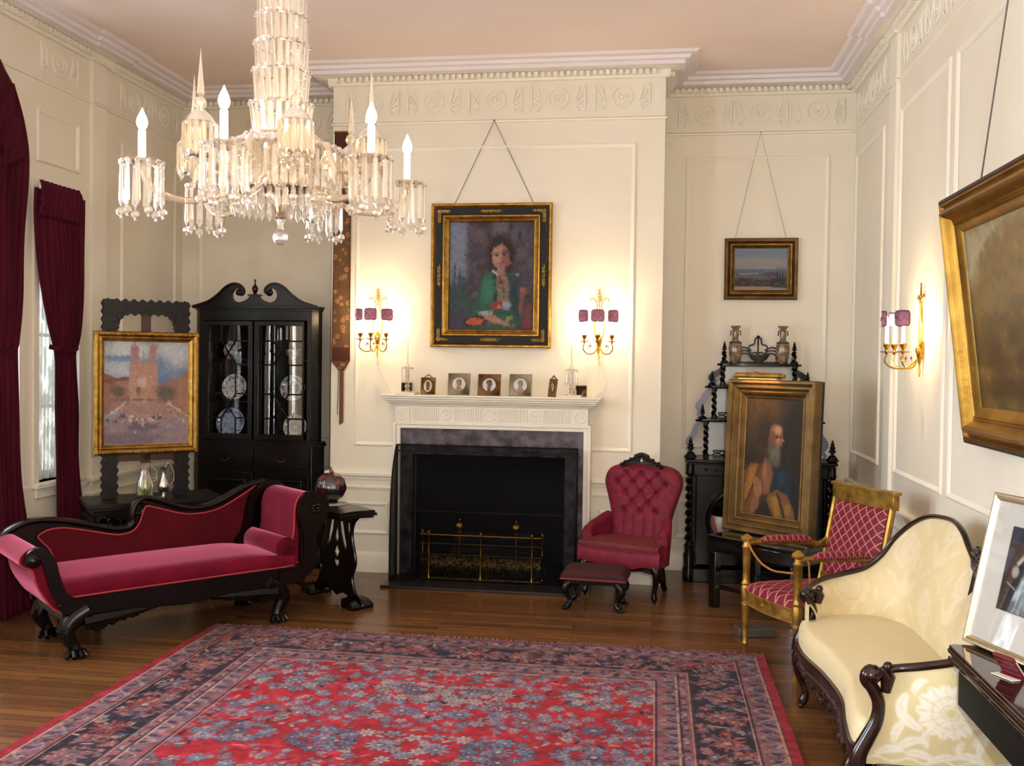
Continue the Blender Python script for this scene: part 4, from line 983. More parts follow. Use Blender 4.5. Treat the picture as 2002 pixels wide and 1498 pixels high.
# ------------------------------------------------------------------ mantelpiece
MARBLE = mat('grey_purple_marble', (96, 88, 98), .22, rgb2=(44, 38, 46), scale=11, detail=9, spec=.6, contrast=1.3)
SLATE = mat('hearth_slate', (42, 37, 38), .3, rgb2=(30, 26, 27), scale=6)
def make_mantel():
    cx = -1.21; T0 = thing('mantelpiece', 'white classical mantelpiece with fluted frieze around a grey marble fireplace', 'fireplace', (cx, YC, 0))
    mb = MB()
    stack = [(.835, .235, 1.372, 1.388), (.845, .245, 1.358, 1.372)]
    def lay(hw, d, z0, z1): mb.box(-hw, -d, z0, hw, 0, z1)
    lay(.822, .222, 1.368, 1.384); lay(.815, .214, 1.352, 1.368); lay(.80, .2, 1.336, 1.352); lay(.785, .18, 1.322, 1.336); lay(.765, .155, 1.31, 1.322); lay(.745, .14, 1.298, 1.31)
    mb.build('shelf', WHITE, T0, bevel=.005)
    mb = MB(); mb.box(-.725, -.125, 1.168, .725, 0, 1.30)
    for i in range(-2, 3):
        x = i*.335
        if i in (-2, 2): mb.prism([(x-.055, 1.175), (x+.055, 1.175), (x+.055, 1.293), (x-.055, 1.293)], -.135, -.125)
        yy = -.135 if i in (-2, 2) else -.125
        mb.tube([(x+.040*cos(a), yy, 1.234+.040*sin(a)) for a in np.linspace(0, 2*pi, 21)[:-1]], .0055, 6, closed=True)
        mb.tube([(x+.020*cos(a), yy, 1.234+.020*sin(a)) for a in np.linspace(0, 2*pi, 15)[:-1]], .004, 6, closed=True); mb.sph((x, yy, 1.234), .008, 8)
    for i in range(-2, 2):
        a = i*.335+(.07 if i == -2 else .055); b = (i+1)*.335-(.07 if i == 1 else .055); n = 13
        for k in range(n):
            x = a+(b-a)*(k+.5)/n; mb.tube([(x, -.126, 1.188), (x, -.126, 1.282)], .0052, 6)
    mb.build('frieze', WHITE, T0, angle=30)
    mb = MB(); mb.prism([(-.735, 0), (-.735, 1.168), (.735, 1.168), (.735, 0), (.693, 0), (.693, 1.128), (-.693, 1.128), (-.693, 0)], -.115, 0)
    mb.prism([(-.747, 0), (-.747, 1.178), (.747, 1.178), (.747, 0), (.725, 0), (.725, 1.156), (-.725, 1.156), (-.725, 0)], -.13, 0)
    mb.build('surround', WHITE, T0, bevel=.003)
    mb = MB(); mb.prism([(-.693, .02), (-.693, 1.128), (.693, 1.128), (.693, .02), (FX1-cx, .02), (FX1-cx, FZ), (FX0-cx, FZ), (FX0-cx, .02)], -.09, 0); mb.build('marble_slips', MARBLE, T0, bevel=.002)
    h = thing('hearth_slab', 'dark stone hearth slab on the floor in front of the fireplace', 'hearth', (cx, YC, 0))
    mb = MB(); mb.box(-.73, -.50, .001, .70, .35, .018); mb.build('slab', SLATE, h, bevel=.003)
    # curved wire-mesh fire guard
    MESH = mat('fireguard_mesh', (4, 4, 5), .6, spec=.1, alpha=.55)
    g = thing('fire_guard', 'large black wire mesh fire guard with curved sides across the fireplace', 'fire guard', (cx, YC, .018))
    pr = catmull([(-.140, .985), (-.175, .975), (-.22, .90), (-.275, .78), (-.31, .62), (-.325, .42), (-.33, .2), (-.33, .0)], 4)
    mb = MB(); vs = []; 
    for (y, z) in pr: vs += [(-.705, y, z), (.655, y, z)]
    mb.add(vs, [(2*i, 2*i+1, 2*i+3, 2*i+2) for i in range(len(pr)-1)])
    mb.build('mesh_panel', MESH, g, smooth=True)
    side = [(-.098, .0)]+[(-.098, .985)]+pr
    for x in (-.705, .655):
        mb = MB(); mb.prism([(y, z) for y, z in [(-.138, 0)]+pr], x-.001, x+.001, 'YZ'); mb.build('side_panel', MESH, g, smooth=False)
        mb = MB(); mb.tube([(x, y, z) for y, z in pr], .007, 6); mb.tube([(x, -.14, .985), (x, -.14, 0)], .005, 6); mb.tube([(x, -.14, .005), (x, -.33, .005)], .006, 6); mb.build('frame_rod', BLACKM, g)
    mb = MB()
    for (y, z) in (pr[0], pr[6], (-.33, .006)): mb.tube([(-.705, y, z), (.655, y, z)], .006, 6)
    mb.tube([(-.58, -.318, .52), (.56, -.318, .52)], .004, 6)
    mb.build('cross_rod', BLACKM, g)
    # brass fender
    f = thing('brass_fender', 'low brass fender with a pierced panel and two rails inside the fire guard', 'fender', (cx, YC, .018))
    pth = [(-.50, .0), (-.50, -.20), (-.47, -.235), (-.43, -.25), (.34, -.25), (.39, -.235), (.42, -.20), (.42, 0.)]
    P_ = catmull(pth, 4)
    mb = MB(); vs = []; n = len(P_)
    for z in (.03, .185): vs += [(x, y, z) for x, y in P_]
    mb.add(vs, [(i, i+1, n+i+1, n+i) for i in range(n-1)]); pa = mb.build('pierced_panel', mat('pierced_brass', (112, 92, 40), .4, metal=.85, rgb2=(26, 22, 12), scale=70, contrast=3), f, angle=80); so = pa.modifiers.new('t', 'SOLIDIFY'); so.thickness = .004
    for z, r in ((.012, .012), (.19, .006), (.27, .006), (.335, .007)):
        mb = MB(); mb.tube([(x, y, z) for x, y in P_], r, 8); mb.build('rail', BRASSD if z < .3 else BRASS, f)
    for (x, y) in ((-.49, -.20), (.41, -.20), (-.04, -.25), (-.43, -.25), (.34, -.25)):
        mb = MB(); mb.lathe([(.016, 0), (.018, .02), (.009, .035), (.013, .06), (.008, .10), (.011, .13), (.007, .17), (.012, .19), (.006, .21), (.006, .33), (.012, .345), (.009, .36), (.0001, .368)], (x, y, 0), 12); mb.build('post', BRASS, f)
    # andirons and a grate of logs
    for x, lb in ((-.245, 'left'), (.19, 'right')):
        a = thing('andiron', 'brass andiron with a ball top, the %s of the pair in the dark fireplace' % lb, 'andiron', (cx+x, YC-.02, .018), 0, 'andirons')
        mb = MB(); mb.lathe([(.03, .06), (.034, .075), (.018, .09), (.024, .12), (.012, .15), (.016, .19), (.011, .23), (.018, .27), (.012, .30), (.02, .315), (.012, .325)], n=16); mb.sph((0, 0, .365), .042, 18); mb.sph((0, 0, .415), .01, 8); mb.build('brass_shaft', BRASS, a)
        mb = MB(); mb.tube([(-.07, -.02, .005), (-.05, -.01, .05), (0, 0, .075), (.05, -.01, .05), (.07, -.02, .005)], .012, 8); mb.tube([(0, 0, .07), (0, .30, .07), (0, .34, .06), (0, .34, .004)], .011, 8); mb.build('iron_base', BLACKM, a)
    LOG = mat('charred_log', (38, 30, 26), .9, rgb2=(22, 17, 15), scale=14, stretch=(.3, 1, 1), bump=.5, bscale=20)
    for i, (y, z, r, a) in enumerate(((.07, .145, .052, .03), (.21, .15, .058, -.03), (.14, .248, .048, .05))):
        mb = MB(); mb.tube([(-.30, 0, 0), (-.1, .01, .004), (.1, -.008, 0), (.30, .004, 0)], [r*.95, r, r*.97, r*.9], 12); o = mb.build('firewood_log', LOG, loc=(cx-.02, YC+y, .018+z), rot=(0, 0, a)); tag(o, ['front charred log lying across the andirons', 'rear charred log lying across the andirons', 'charred log resting on top of the other two in the fireplace'][i], 'log', 'logs in the fireplace')
make_mantel()

# ------------------------------------------------------------------ portrait over the mantel
BLKLAC = mat('black_lacquer_frame', (10, 8, 7), .35, rgb2=(16, 13, 10), scale=12, spec=.3)
def make_portrait():
    W_, H_ = .917, 1.083
    p, fr = picture('framed_portrait', 'black and gilt framed portrait of a woman in green, hanging over the mantel', W_, H_, (-1.237, YC-.002, 1.742), 0, 0,
        (GOLD, BLKLAC, GOLD), ([(0, 0), (0, .045), (.008, .054), (.018, .054), (.026, .042), (.03, .036)], [(.03, .036), (.038, .034), (.075, .030), (.088, .030)], [(.085, .03), (.09, .044), (.10, .046), (.108, .036), (.118, .03), (.126, .034), (.134, .030), (.14, .012)]))
    def vine(mb, cx, cz, horiz, l=.085):
        for sg in (1, -1):
            for k in range(3):
                pts = [(sg*(.006+k*l/3.2)+.012*cos(a)*(1), .010*sin(a)) for a in np.linspace(0, 5.2, 12)]
                mb.tube([((cx+q[0], -.036, cz+q[1]) if horiz else (cx+q[1], -.036, cz+q[0])) for q in pts], .0034, 5)
            mb.tube([((cx+sg*l*t, -.035, cz+.006*sin(t*9)) if horiz else (cx+.006*sin(t*9), -.035, cz+sg*l*t)) for t in np.linspace(0, 1, 8)], .0030, 5)
    q = .06
    for a_ in ((0, q, True), (0, H_-q, True), (-W_/2+q, H_*.5, False), (W_/2-q, H_*.5, False)):
        mb = MB(); vine(mb, *a_); mb.build('gilt_scrollwork', GOLD, fr)
    for sx in (-1, 1):
        for z in (q, H_-q):
            mb = MB(); x = sx*(W_/2-q); vine(mb, x-sx*.035, z, True, .05); vine(mb, x, z+(.035 if z < .3 else -.035), False, .05); mb.build('gilt_scrollwork', GOLD, fr)
    mb = MB(); mb.box(-.05, -.041, .047, .05, -.031, .072); mb.build('name_plate', GOLDD, fr, bevel=.002)
    mb = MB(); z1 = 3.447-1.742; mb.tube([(-.29, -.004, H_-.002), (0.008, -.010, z1)], .0022, 6); mb.tube([(.315, -.004, H_-.002), (0.008, -.010, z1)], .0022, 6); mb.cyl((.008, .001, z1), (.008, -.02, z1), .007); mb.build('hanging_wire', WIRE, p)
    P = Paint(150, 190, (70, 62, 72), 1.27)
    P.noise(7, 9, 34, 21, (1, .9, 1)); P.noise(22, 26, 22, 22, (1, .95, 1.05))
    P.poly([(0, 0), (.20, 0), (.205, .30), (.20, .62), (0, .62)], (118, 126, 150), .02); P.ell(.08, .25, .15, .25, (130, 138, 160), .9, op=.6)
    P.poly([(0, .60), (.22, .56), (.24, .75), (.2, 1), (0, 1)], (62, 78, 84), .06); P.ell(.1, .75, .16, .12, (54, 74, 74), .8)
    for x, y0 in ((.065, .38), (.125, .42), (.175, .50)): P.poly([(x-.028, .66), (x-.018, .52), (x, y0), (x+.018, .52), (x+.028, .66)], (56, 70, 84), .02)
    P.ell(.12, .92, .2, .12, (66, 66, 84), .9)
    for (x, y, c) in ((.35, .12, (98, 82, 96)), (.55, .08, (92, 78, 92)), (.8, .1, (86, 84, 104)), (.45, .25, (84, 72, 80)), (.85, .3, (94, 84, 100)), (.6, .04, (104, 96, 100)), (.3, .3, (74, 66, 84)), (.93, .55, (72, 66, 84))): P.ell(x, y, .09, .06, c, .9, rough=.8)
    P.ell(.73, .05, .02, .03, (44, 46, 44), .5); P.ell(.83, .13, .02, .04, (44, 48, 50), .5)
    # hair, face, neck
    P.ell(.615, .29, .155, .15, (40, 32, 36), .3); P.ell(.60, .42, .13, .1, (50, 38, 44), .6); P.ell(.69, .36, .07, .14, (40, 32, 38), .5)
    P.ell(.605, .325, .098, .118, (158, 118, 104), .2, rough=.05); P.ell(.575, .30, .06, .08, (182, 142, 124), .7, rough=.1); P.ell(.66, .35, .05, .09, (128, 92, 84), .7)
    P.poly([(.57, .40), (.66, .40), (.68, .50), (.62, .55), (.55, .49)], (150, 112, 98), .02)
    P.ell(.562, .312, .022, .010, (60, 46, 46), .5, rough=.1); P.ell(.648, .30, .022, .010, (56, 44, 44), .5, rough=.1); P.line([(.535, .293), (.585, .290)], .004, (56, 40, 38)); P.line([(.625, .282), (.675, .282)], .004, (56, 40, 38))
    P.line([(.603, .31), (.598, .35), (.612, .357)], .004, (130, 90, 80)); P.ell(.60, .388, .026, .009, (168, 76, 74), .4, rough=.1); P.ell(.70, .38, .008, .014, (170, 70, 60), .5)
    P.poly([(.51, .16), (.6, .125), (.70, .17), (.72, .25), (.62, .205), (.52, .25)], (42, 34, 38), .02)
    # jacket
    P.poly([(.50, .46), (.42, .49), (.36, .60), (.32, .74), (.22, .84), (.30, .88), (.52, .90), (.84, .98), (.82, .66), (.78, .50), (.68, .46), (.62, .56)], (38, 84, 70), .03)
    P.poly([(.44, .50), (.38, .62), (.36, .78), (.52, .82), (.56, .60), (.53, .48)], (42, 104, 84), .06); P.ell(.45, .62, .06, .1, (54, 118, 96), .9); P.poly([(.70, .48), (.80, .54), (.84, .72), (.84, .95), (.74, .80)], (38, 60, 64), .04)
    P.poly([(.56, .47), (.64, .56), (.68, .50), (.72, .62), (.72, .78), (.58, .80), (.56, .62)], (126, 112, 100), .02); P.line([(.57, .47), (.64, .58), (.66, .75)], .006, (92, 34, 40)); P.line([(.54, .47), (.56, .78)], .007, (44, 34, 44)); P.line([(.52, .45), (.58, .50)], .010, (196, 186, 176)); P.poly([(.62, .49), (.68, .50), (.65, .57)], (150, 104, 88), .01)
    P.poly([(.49, .75), (.63, .73), (.64, .81), (.50, .82)], (150, 52, 70), .02); P.poly([(.64, .74), (.73, .75), (.72, .82), (.64, .80)], (150, 156, 180), .015); P.ell(.60, .79, .02, .015, (200, 140, 60), .5)
    P.ell(.87, .64, .05, .035, (150, 96, 76), .6); P.poly([(.84, .64), (.90, .66), (.86, .86), (.82, .82)], (128, 84, 74), .03); P.ell(.81, .49, .018, .016, (196, 204, 216), .6); P.ell(.93, .83, .05, .1, (110, 60, 56), .8); P.ell(.93, .95, .06, .05, (120, 56, 60), .8)
    P.poly([(.34, .83), (.52, .82), (.52, .86), (.36, .87)], (172, 168, 172), .015)
    P.poly([(.40, .87), (.54, .86), (.68, .92), (.80, .96), (.76, 1), (.62, .96), (.48, .92)], (164, 122, 108), .02); P.line([(.72, .95), (.80, .985)], .008, (86, 64, 64)); P.ell(.70, .90, .03, .025, (168, 156, 60), .7)
    P.ell(.31, .925, .13, .052, (40, 30, 36), .2, ang=-8, rough=.1); P.ell(.31, .925, .105, .038, (196, 92, 50), .25, ang=-8, rough=.15); P.line([(.22, .93), (.42, .90)], .004, (120, 60, 40))
    P.ell(.5, .99, .3, .03, (46, 84, 66), .6)
    P.dabs(1400, .018, .12, 7, (0, 0, 1, 1)); P.dabs(500, .010, .07, 8, (.3, .45, .9, 1)); P.ell(.575, .31, .055, .085, (176, 136, 118), .8, op=.5, rough=.1); P.ell(.562, .312, .020, .009, (58, 44, 44), .6, rough=.1); P.ell(.648, .30, .020, .009, (54, 42, 42), .6, rough=.1); P.ell(.60, .388, .024, .008, (160, 74, 72), .5, rough=.1); P.line([(.535, .293), (.585, .290)], .003, (60, 44, 42), .8); P.line([(.625, .282), (.675, .282)], .003, (60, 44, 42), .8)
    P.a *= .86
    P.canvas('canvas', painted('oil_paint', .55), p, -W_/2+.135, .135, W_/2-.135, H_-.135, y=-.013)
make_portrait()

def make_landscape():
    W_, H_ = .555, .478
    p, fr = picture('framed_landscape', 'small brown framed landscape with cypresses, hanging above the what-not shelf', W_, H_, (.797, YR-.002, 2.146), 0, 0,
        (mat('brown_gilt', (112, 84, 40), .45, metal=.5, rgb2=(78, 50, 26), scale=14), GOLDD), ([(0, 0), (0, .036), (.008, .044), (.024, .04), (.032, .024), (.036, .02)], [(.036, .02), (.044, .034), (.054, .032), (.062, .022), (.074, .016), (.08, .01)]))
    mb = MB(); mb.tube([(-.20, -.003, H_), (-.02, -.010, 1.299)], .0014, 5); mb.tube([(.19, -.003, H_), (-.02, -.010, 1.299)], .0014, 5); mb.cyl((-.02, .001, 1.3), (-.02, -.015, 1.3), .006); mb.build('hanging_wire', mat('pale_wire', (150, 142, 128), .6), p)
    P = Paint(110, 90, (122, 126, 136), .8); P.noise(4, 8, 16, 31)
    P.poly([(0, 0), (1, 0), (1, .2), (0, .25)], (106, 122, 140), .2); P.ell(.5, .35, .6, .15, (134, 132, 130), .9)
    P.poly([(0, .50), (1, .50), (1, .62), (0, .62)], (90, 96, 118), .02); P.poly([(0, .58), (.5, .60), (1, .56), (1, .92), (0, .92)], (84, 90, 92), .04); P.line([(.1, .62), (.45, .60)], .012, (128, 134, 122))
    P.poly([(0, .74), (.2, .70), (.5, .78), (1, .68), (1, .95), (0, .93)], (58, 50, 52), .04); P.ell(.2, .68, .07, .03, (120, 74, 80), .7); P.ell(.7, .63, .15, .05, (70, 62, 84), .7); P.ell(.7, .65, .04, .02, (128, 66, 74), .6)
    for i in range(40):
        rr = random.Random(i); P.ell(rr.random(), rr.uniform(.7, .9), .03, .02, rr.choice([(60, 70, 52), (44, 38, 44), (92, 62, 62), (76, 84, 60)]), .7)
    for x, y in ((.82, .46), (.87, .49), (.92, .48)): P.poly([(x-.018, .78), (x, y), (x+.018, .78)], (38, 46, 44), .015)
    P.poly([(0, .92), (.7, .92), (.72, 1), (0, 1)], (150, 118, 112), .02)
    P.canvas('canvas', painted('oil_paint', .55), p, -W_/2+.078, .078, W_/2-.078, H_-.078, y=-.012)
make_landscape()

# ------------------------------------------------------------------ embroidered hanging beside the left sconce
def make_hanging():
    T0 = thing('embroidered_bell_pull', 'long brown and gold floral embroidered strip hanging on the chimney breast left of the sconce', 'wall hanging', (-2.405, YC-.008, 1.13))
    x0, x1 = -.062, .062
    pts = [(x0, 2.25), (x1, 2.25), (x1+.004, .50), (.022, .43), (-.022, .43), (x0-.012, .49)]
    E_ = mat('embroidery', (128, 84, 34), .8, bump=.4, bscale=240)
    nt = E_.node_tree; N = nt.nodes; L = nt.links; p = N['Principled BSDF']
    tc = N.new('ShaderNodeTexCoord'); v = N.new('ShaderNodeTexVoronoi'); v.inputs['Scale'].default_value = 17; L.new(tc.outputs['Object'], v.inputs['Vector'])
    r = N.new('ShaderNodeValToRGB'); el = r.color_ramp.elements; el[0].position = .0; el[0].color = (*lin((170, 60, 44)), 1); el[1].position = .42; el[1].color = (*lin((120, 78, 30)), 1)
    for pos, c in ((.16, (186, 88, 56)), (.24, (196, 150, 84)), (.32, (150, 108, 44))): e = el.new(pos); e.color = (*lin(c), 1)
    L.new(v.outputs['Distance'], r.inputs[0])
    n = N.new('ShaderNodeTexNoise'); n.inputs['Scale'].default_value = 30; L.new(tc.outputs['Object'], n.inputs['Vector'])
    mx = N.new('ShaderNodeMix'); mx.data_type = 'RGBA'; mx.blend_type = 'OVERLAY'; mx.inputs[0].default_value = .5; L.new(r.outputs[0], mx.inputs[6]); L.new(n.outputs['Color'], mx.inputs[7]); hs_ = N.new('ShaderNodeHueSaturation'); hs_.inputs['Value'].default_value = .62; hs_.inputs['Saturation'].default_value = .9; L.new(mx.outputs[2], hs_.inputs['Color']); L.new(hs_.outputs[0], p.inputs['Base Color'])
    mb = MB(); mb.prism(pts, -.006, .004); mb.build('embroidered_strip', E_, T0, bevel=.002)
    BR = mat('brown_velvet_border', (74, 30, 18), .8)
    mb = MB(); mb.tube([(x, -.006, z) for x, z in pts], .0045, 5, closed=True); mb.build('border', BR, T0)
    mb = MB(); mb.box(-.062, -.0085, 2.02, .062, -.005, 2.25); mb.build('velvet_end', BR, T0); mb = MB(); mb.box(-.068, -.0085, .50, .064, -.0055, .60); mb.build('velvet_end', BR, T0)
    mb = MB(); mb.prism([(-.014, .435), (.014, .435), (.018, .02), (-.012, .0)], -.005, .002); mb.box(.010, -.006, .04, .02, -.002, .43); mb.build('tail_strip', mat('tail_braid', (110, 74, 48), .8), T0)
    mb = MB(); mb.tube([(-.022, -.002, .44), (-.026, -.003, .2), (-.028, -.002, .08)], .0025, 5); mb.build('side_cord', BR, T0)
    mb = MB(); mb.cyl((-.07, -.002, 2.255), (.07, -.002, 2.255), .008); mb.build('hanging_rod', BRASSD, T0)
make_hanging()

# ------------------------------------------------------------------ three armed brass sconces
SHADE = silk_shade('mauve_silk_shade', (112, 90, 118))
SHADEB = mat('shade_binding', (70, 24, 34), .6)
def make_sconce(label, loc, rz, light=11., group=None, span=1.):
    T0 = thing('wall_sconce', label, 'wall lamp', loc, rz, group)
    br = BRASS
    mb = MB()      # lyre shaped back with a leafy finial
    for sg in (1, -1): mb.tube([(sg*x, -.02, z) for x, z in catmull([(.0, .14), (.028, .18), (.036, .26), (.022, .36), (.016, .41), (.03, .445), (.055, .462), (.068, .452), (.062, .44)], 5)], .0045, 6)
    for k in range(5):
        z = .435+k*.018; l = .024-.003*k
        for sg in (1, -1): mb.tube([(0, -.02, z), (sg*l*.6, -.022, z+.010), (sg*l, -.022, z+.022)], [.003, .004, .001], 5)
    mb.tube([(0, -.02, .40), (0, -.02, .52)], [.004, .002], 6); mb.sph((0, -.02, .528), .005, 6)
    mb.tube([(0, -.02, .16), (.0, -.02, .40)], .003, 6); mb.build('lyre_back', br, T0)
    mb = MB(); mb.lathe([(.004, .0), (.007, .03), (.004, .06), (.010, .09), (.016, .12), (.024, .15), (.022, .165), (.01, .18), (.0001, .185)], (0, -.022, 0), 14); mb.box(-.012, -.012, .10, .012, .0, .20); mb.build('stem', br, T0)
    lean = [(-.10, -.135), (.0, -.20), (.10, -.135)]
    for i, (x, y) in enumerate(lean):
        x *= span
        a = MB(); C_ = catmull([(0, -.025, .11), (x*.35, -.025+(y+.025)*.35, .055), (x*.8, -.025+(y+.025)*.8, .05), (x*1.08, y*1.04, .085), (x*1.02, y, .12), (x, y, .135)], 5)
        a.tube(C_, .0048, 6)
        a.tube([(x*.6+.018*cos(t)*(1 if x >= 0 else -1)*(1-.08*k), y*.6, .105+.02*sin(t)*(1-.08*k)) for k, t in enumerate(np.linspace(-1.4, 3.4, 10))], .0025, 5)
        arm = a.build('arm', br, T0)
        a = MB(); a.lathe([(.004, .125), (.010, .133), (.034, .138), (.036, .142), (.012, .143), (.008, .15), (.010, .16), (.018, .172), (.019, .185), (.015, .188)], (x, y, 0), 16); a.build('candle_cup', br, arm)
        a = MB(); a.sph((x*.6, y*.6, .105), .007, 8); a.build('berry', mat('dark_red_berry', (84, 24, 20), .4), arm)
        a = MB(); a.cyl((x, y, .18), (x, y, .275), .011, .010, 12); a.build('candle', CANDLE, arm)
        a = MB(); a.lathe([(.006, .275), (.011, .287), (.013, .30), (.009, .318), (.003, .335), (.0001, .342)], (x, y, 0), 10); a.build('flame_bulb', BULB, arm)
        # curved shield shade clipped to the bulb, on its room side
        n_ = Vector((x*1.2, y, 0)).normalized(); sd = Vector((-n_.y, n_.x, 0)); c0 = Vector((x, y, .325))+n_*.030
        a = MB(); vs = []; NU = 12
        W2, H2 = .052, .044
        for j in range(7):
            v = j/6
            for k in range(NU+1):
                u = -1+2*k/NU; hw = W2*(.92 if 0 < j < 6 else .78)
                q = c0+sd*(hw*u)+n_*(-.018*u*u)+Vector((0, 0, H2*(2*v-1)*(1-.08*u*u)))
                vs.append(q)
        a.add(vs, [(j*(NU+1)+k, j*(NU+1)+k+1, (j+1)*(NU+1)+k+1, (j+1)*(NU+1)+k) for j in range(6) for k in range(NU)])
        sh = a.build('shield_shade', SHADE, arm, angle=90); so = sh.modifiers.new('t', 'SOLIDIFY'); so.thickness = .0015
        a = MB(); rim = [vs[k] for k in range(NU+1)]+[vs[j*(NU+1)+NU] for j in range(1, 7)]+[vs[6*(NU+1)+k] for k in range(NU-1, -1, -1)]+[vs[j*(NU+1)] for j in range(5, 0, -1)]
        a.tube([p+n_*.001 for p in rim], .0018, 5, closed=True)
        sw = [c0+sd*(W2*.9*u)+n_*(-.018*u*u+.003)+Vector((0, 0, .012-.026*abs(cos(u*pi)))) for u in np.linspace(-1, 1, 17)]
        a.tube(sw, .0014, 4); a.tube([Vector((x, y, .29)), c0-Vector((0, 0, .03))], .001, 4); a.build('shade_trim', SHADEB, sh)
        point_light('sconce_candle_light', (x*1.0, y+.004, .312), light, (1.0, .74, .42), .012, arm)
    return T0
SG = 'brass wall sconces'
make_sconce('brass three candle sconce on the chimney breast left of the portrait', (-2.115, YC, 1.655), 0, group=SG)
make_sconce('brass three candle sconce on the chimney breast right of the portrait', (-.42, YC, 1.655), 0, group=SG)
make_sconce('brass three candle sconce on the right wall by the large landscape', (XR, 5.75, 1.585), -pi/2, group=SG, span=1.)
CORD = mat('white_cord', (222, 214, 200), .5)
mb = MB(); mb.tube(catmull([(-2.115, YC-.012, 1.665), (-2.11, YC-.012, 1.60), (-2.06, YC-.012, 1.49), (-2.01, YC-.02, 1.405), (-1.975, YC-.10, 1.388)], 6), .003, 6); mb.lathe([(.002, 0), (.007, .004), (.007, .05), (.002, .054)], (-2.114, YC-.012, 1.60), 8)
tag(mb.build('electric_cord', CORD), 'thin white cord running from the left sconce down to the mantel', 'cord')
mb = MB(); mb.tube(catmull([(-.42, YC-.012, 1.665), (-.395, YC-.012, 1.60), (-.36, YC-.012, 1.50), (-.385, YC-.02, 1.43), (-.44, YC-.10, 1.388)], 6), .003, 6); mb.lathe([(.002, 0), (.007, .004), (.007, .04), (.002, .044)], (-.418, YC-.012, 1.615), 8)
tag(mb.build('electric_cord', CORD), 'thin white cord hanging from the right sconce to the mantel end', 'cord')

# ------------------------------------------------------------------ things on the mantelpiece
MZ = 1.3845
PRISM = MB()
def prism_mesh(l, w_=.006, d=.0035):
    mb = MB(); a = [(w_*cos(t), d*sin(t)) for t in (0, pi/3, 2*pi/3, pi, 4*pi/3, 5*pi/3)]
    vs = [(0, 0, 0)]+[(x*.7, y*.7, -.006) for x, y in a]+[(x, y, -l+.018) for x, y in a]+[(0, 0, -l)]
    fs = [(0, 1+i, 1+(i+1) % 6) for i in range(6)]+[(1+i, 7+i, 7+(i+1) % 6, 1+(i+1) % 6) for i in range(6)]+[(13, 7+(i+1) % 6, 7+i) for i in range(6)]
    return mb.add(vs, fs)
def add_prism(mb, p, ang, l, w_=.006, d=.0035):
    s = len(mb.v); q = prism_mesh(l, w_, d); mb.add(q.v, q.f); mb.xf(Matrix.Translation(p) @ Matrix.Rotation(ang, 4, 'Z'), s)
def make_girandole(x, lab, lean):
    t = thing('crystal_candlestick', lab, 'candlestick', (x, YC-.12, MZ+.014), 0, 'crystal candlesticks on the mantel')
    mb = MB(); mb.lathe([(.045, 0), (.045, .006), (.02, .014), (.012, .03), (.022, .045), (.013, .06), (.018, .08), (.010, .10), (.02, .125), (.012, .15), (.015, .17), (.03, .18), (.046, .186), (.048, .19), (.02, .19), (.013, .196), (.014, .212), (.012, .214)], n=18); mb.build('stem', CRYS, t, angle=20)
    for k in range(12):
        a = 2*pi*k/12; mb = MB(); add_prism(mb, (.044*cos(a), .044*sin(a), .172), a+pi/2, .10, .0045, .003); mb.sph((.044*cos(a), .044*sin(a), .178), .0055, 6); mb.build('prism', CRYSB, t, smooth=False)
    mb = MB(); mb.cyl((0, 0, .208), (lean, 0, .38), .004, .003, 8); mb.build('taper_candle', mat('cream_wax', (214, 200, 178), .5), t)
    mb = MB(); mb.box(x-.075, YC-.20, MZ, x+.075, YC-.05, MZ+.014); o = mb.build('marble_plinth', mat('cream_marble', (224, 208, 184), .3), bevel=.003); tag(o, 'low cream marble plinth under the %s crystal candlestick' % ('left' if x < -1.2 else 'right'), 'plinth')
make_girandole(-1.85, 'crystal candlestick hung with prisms at the left end of the mantel', .003)
make_girandole(-.61, 'crystal candlestick hung with prisms at the right end of the mantel', -.005)
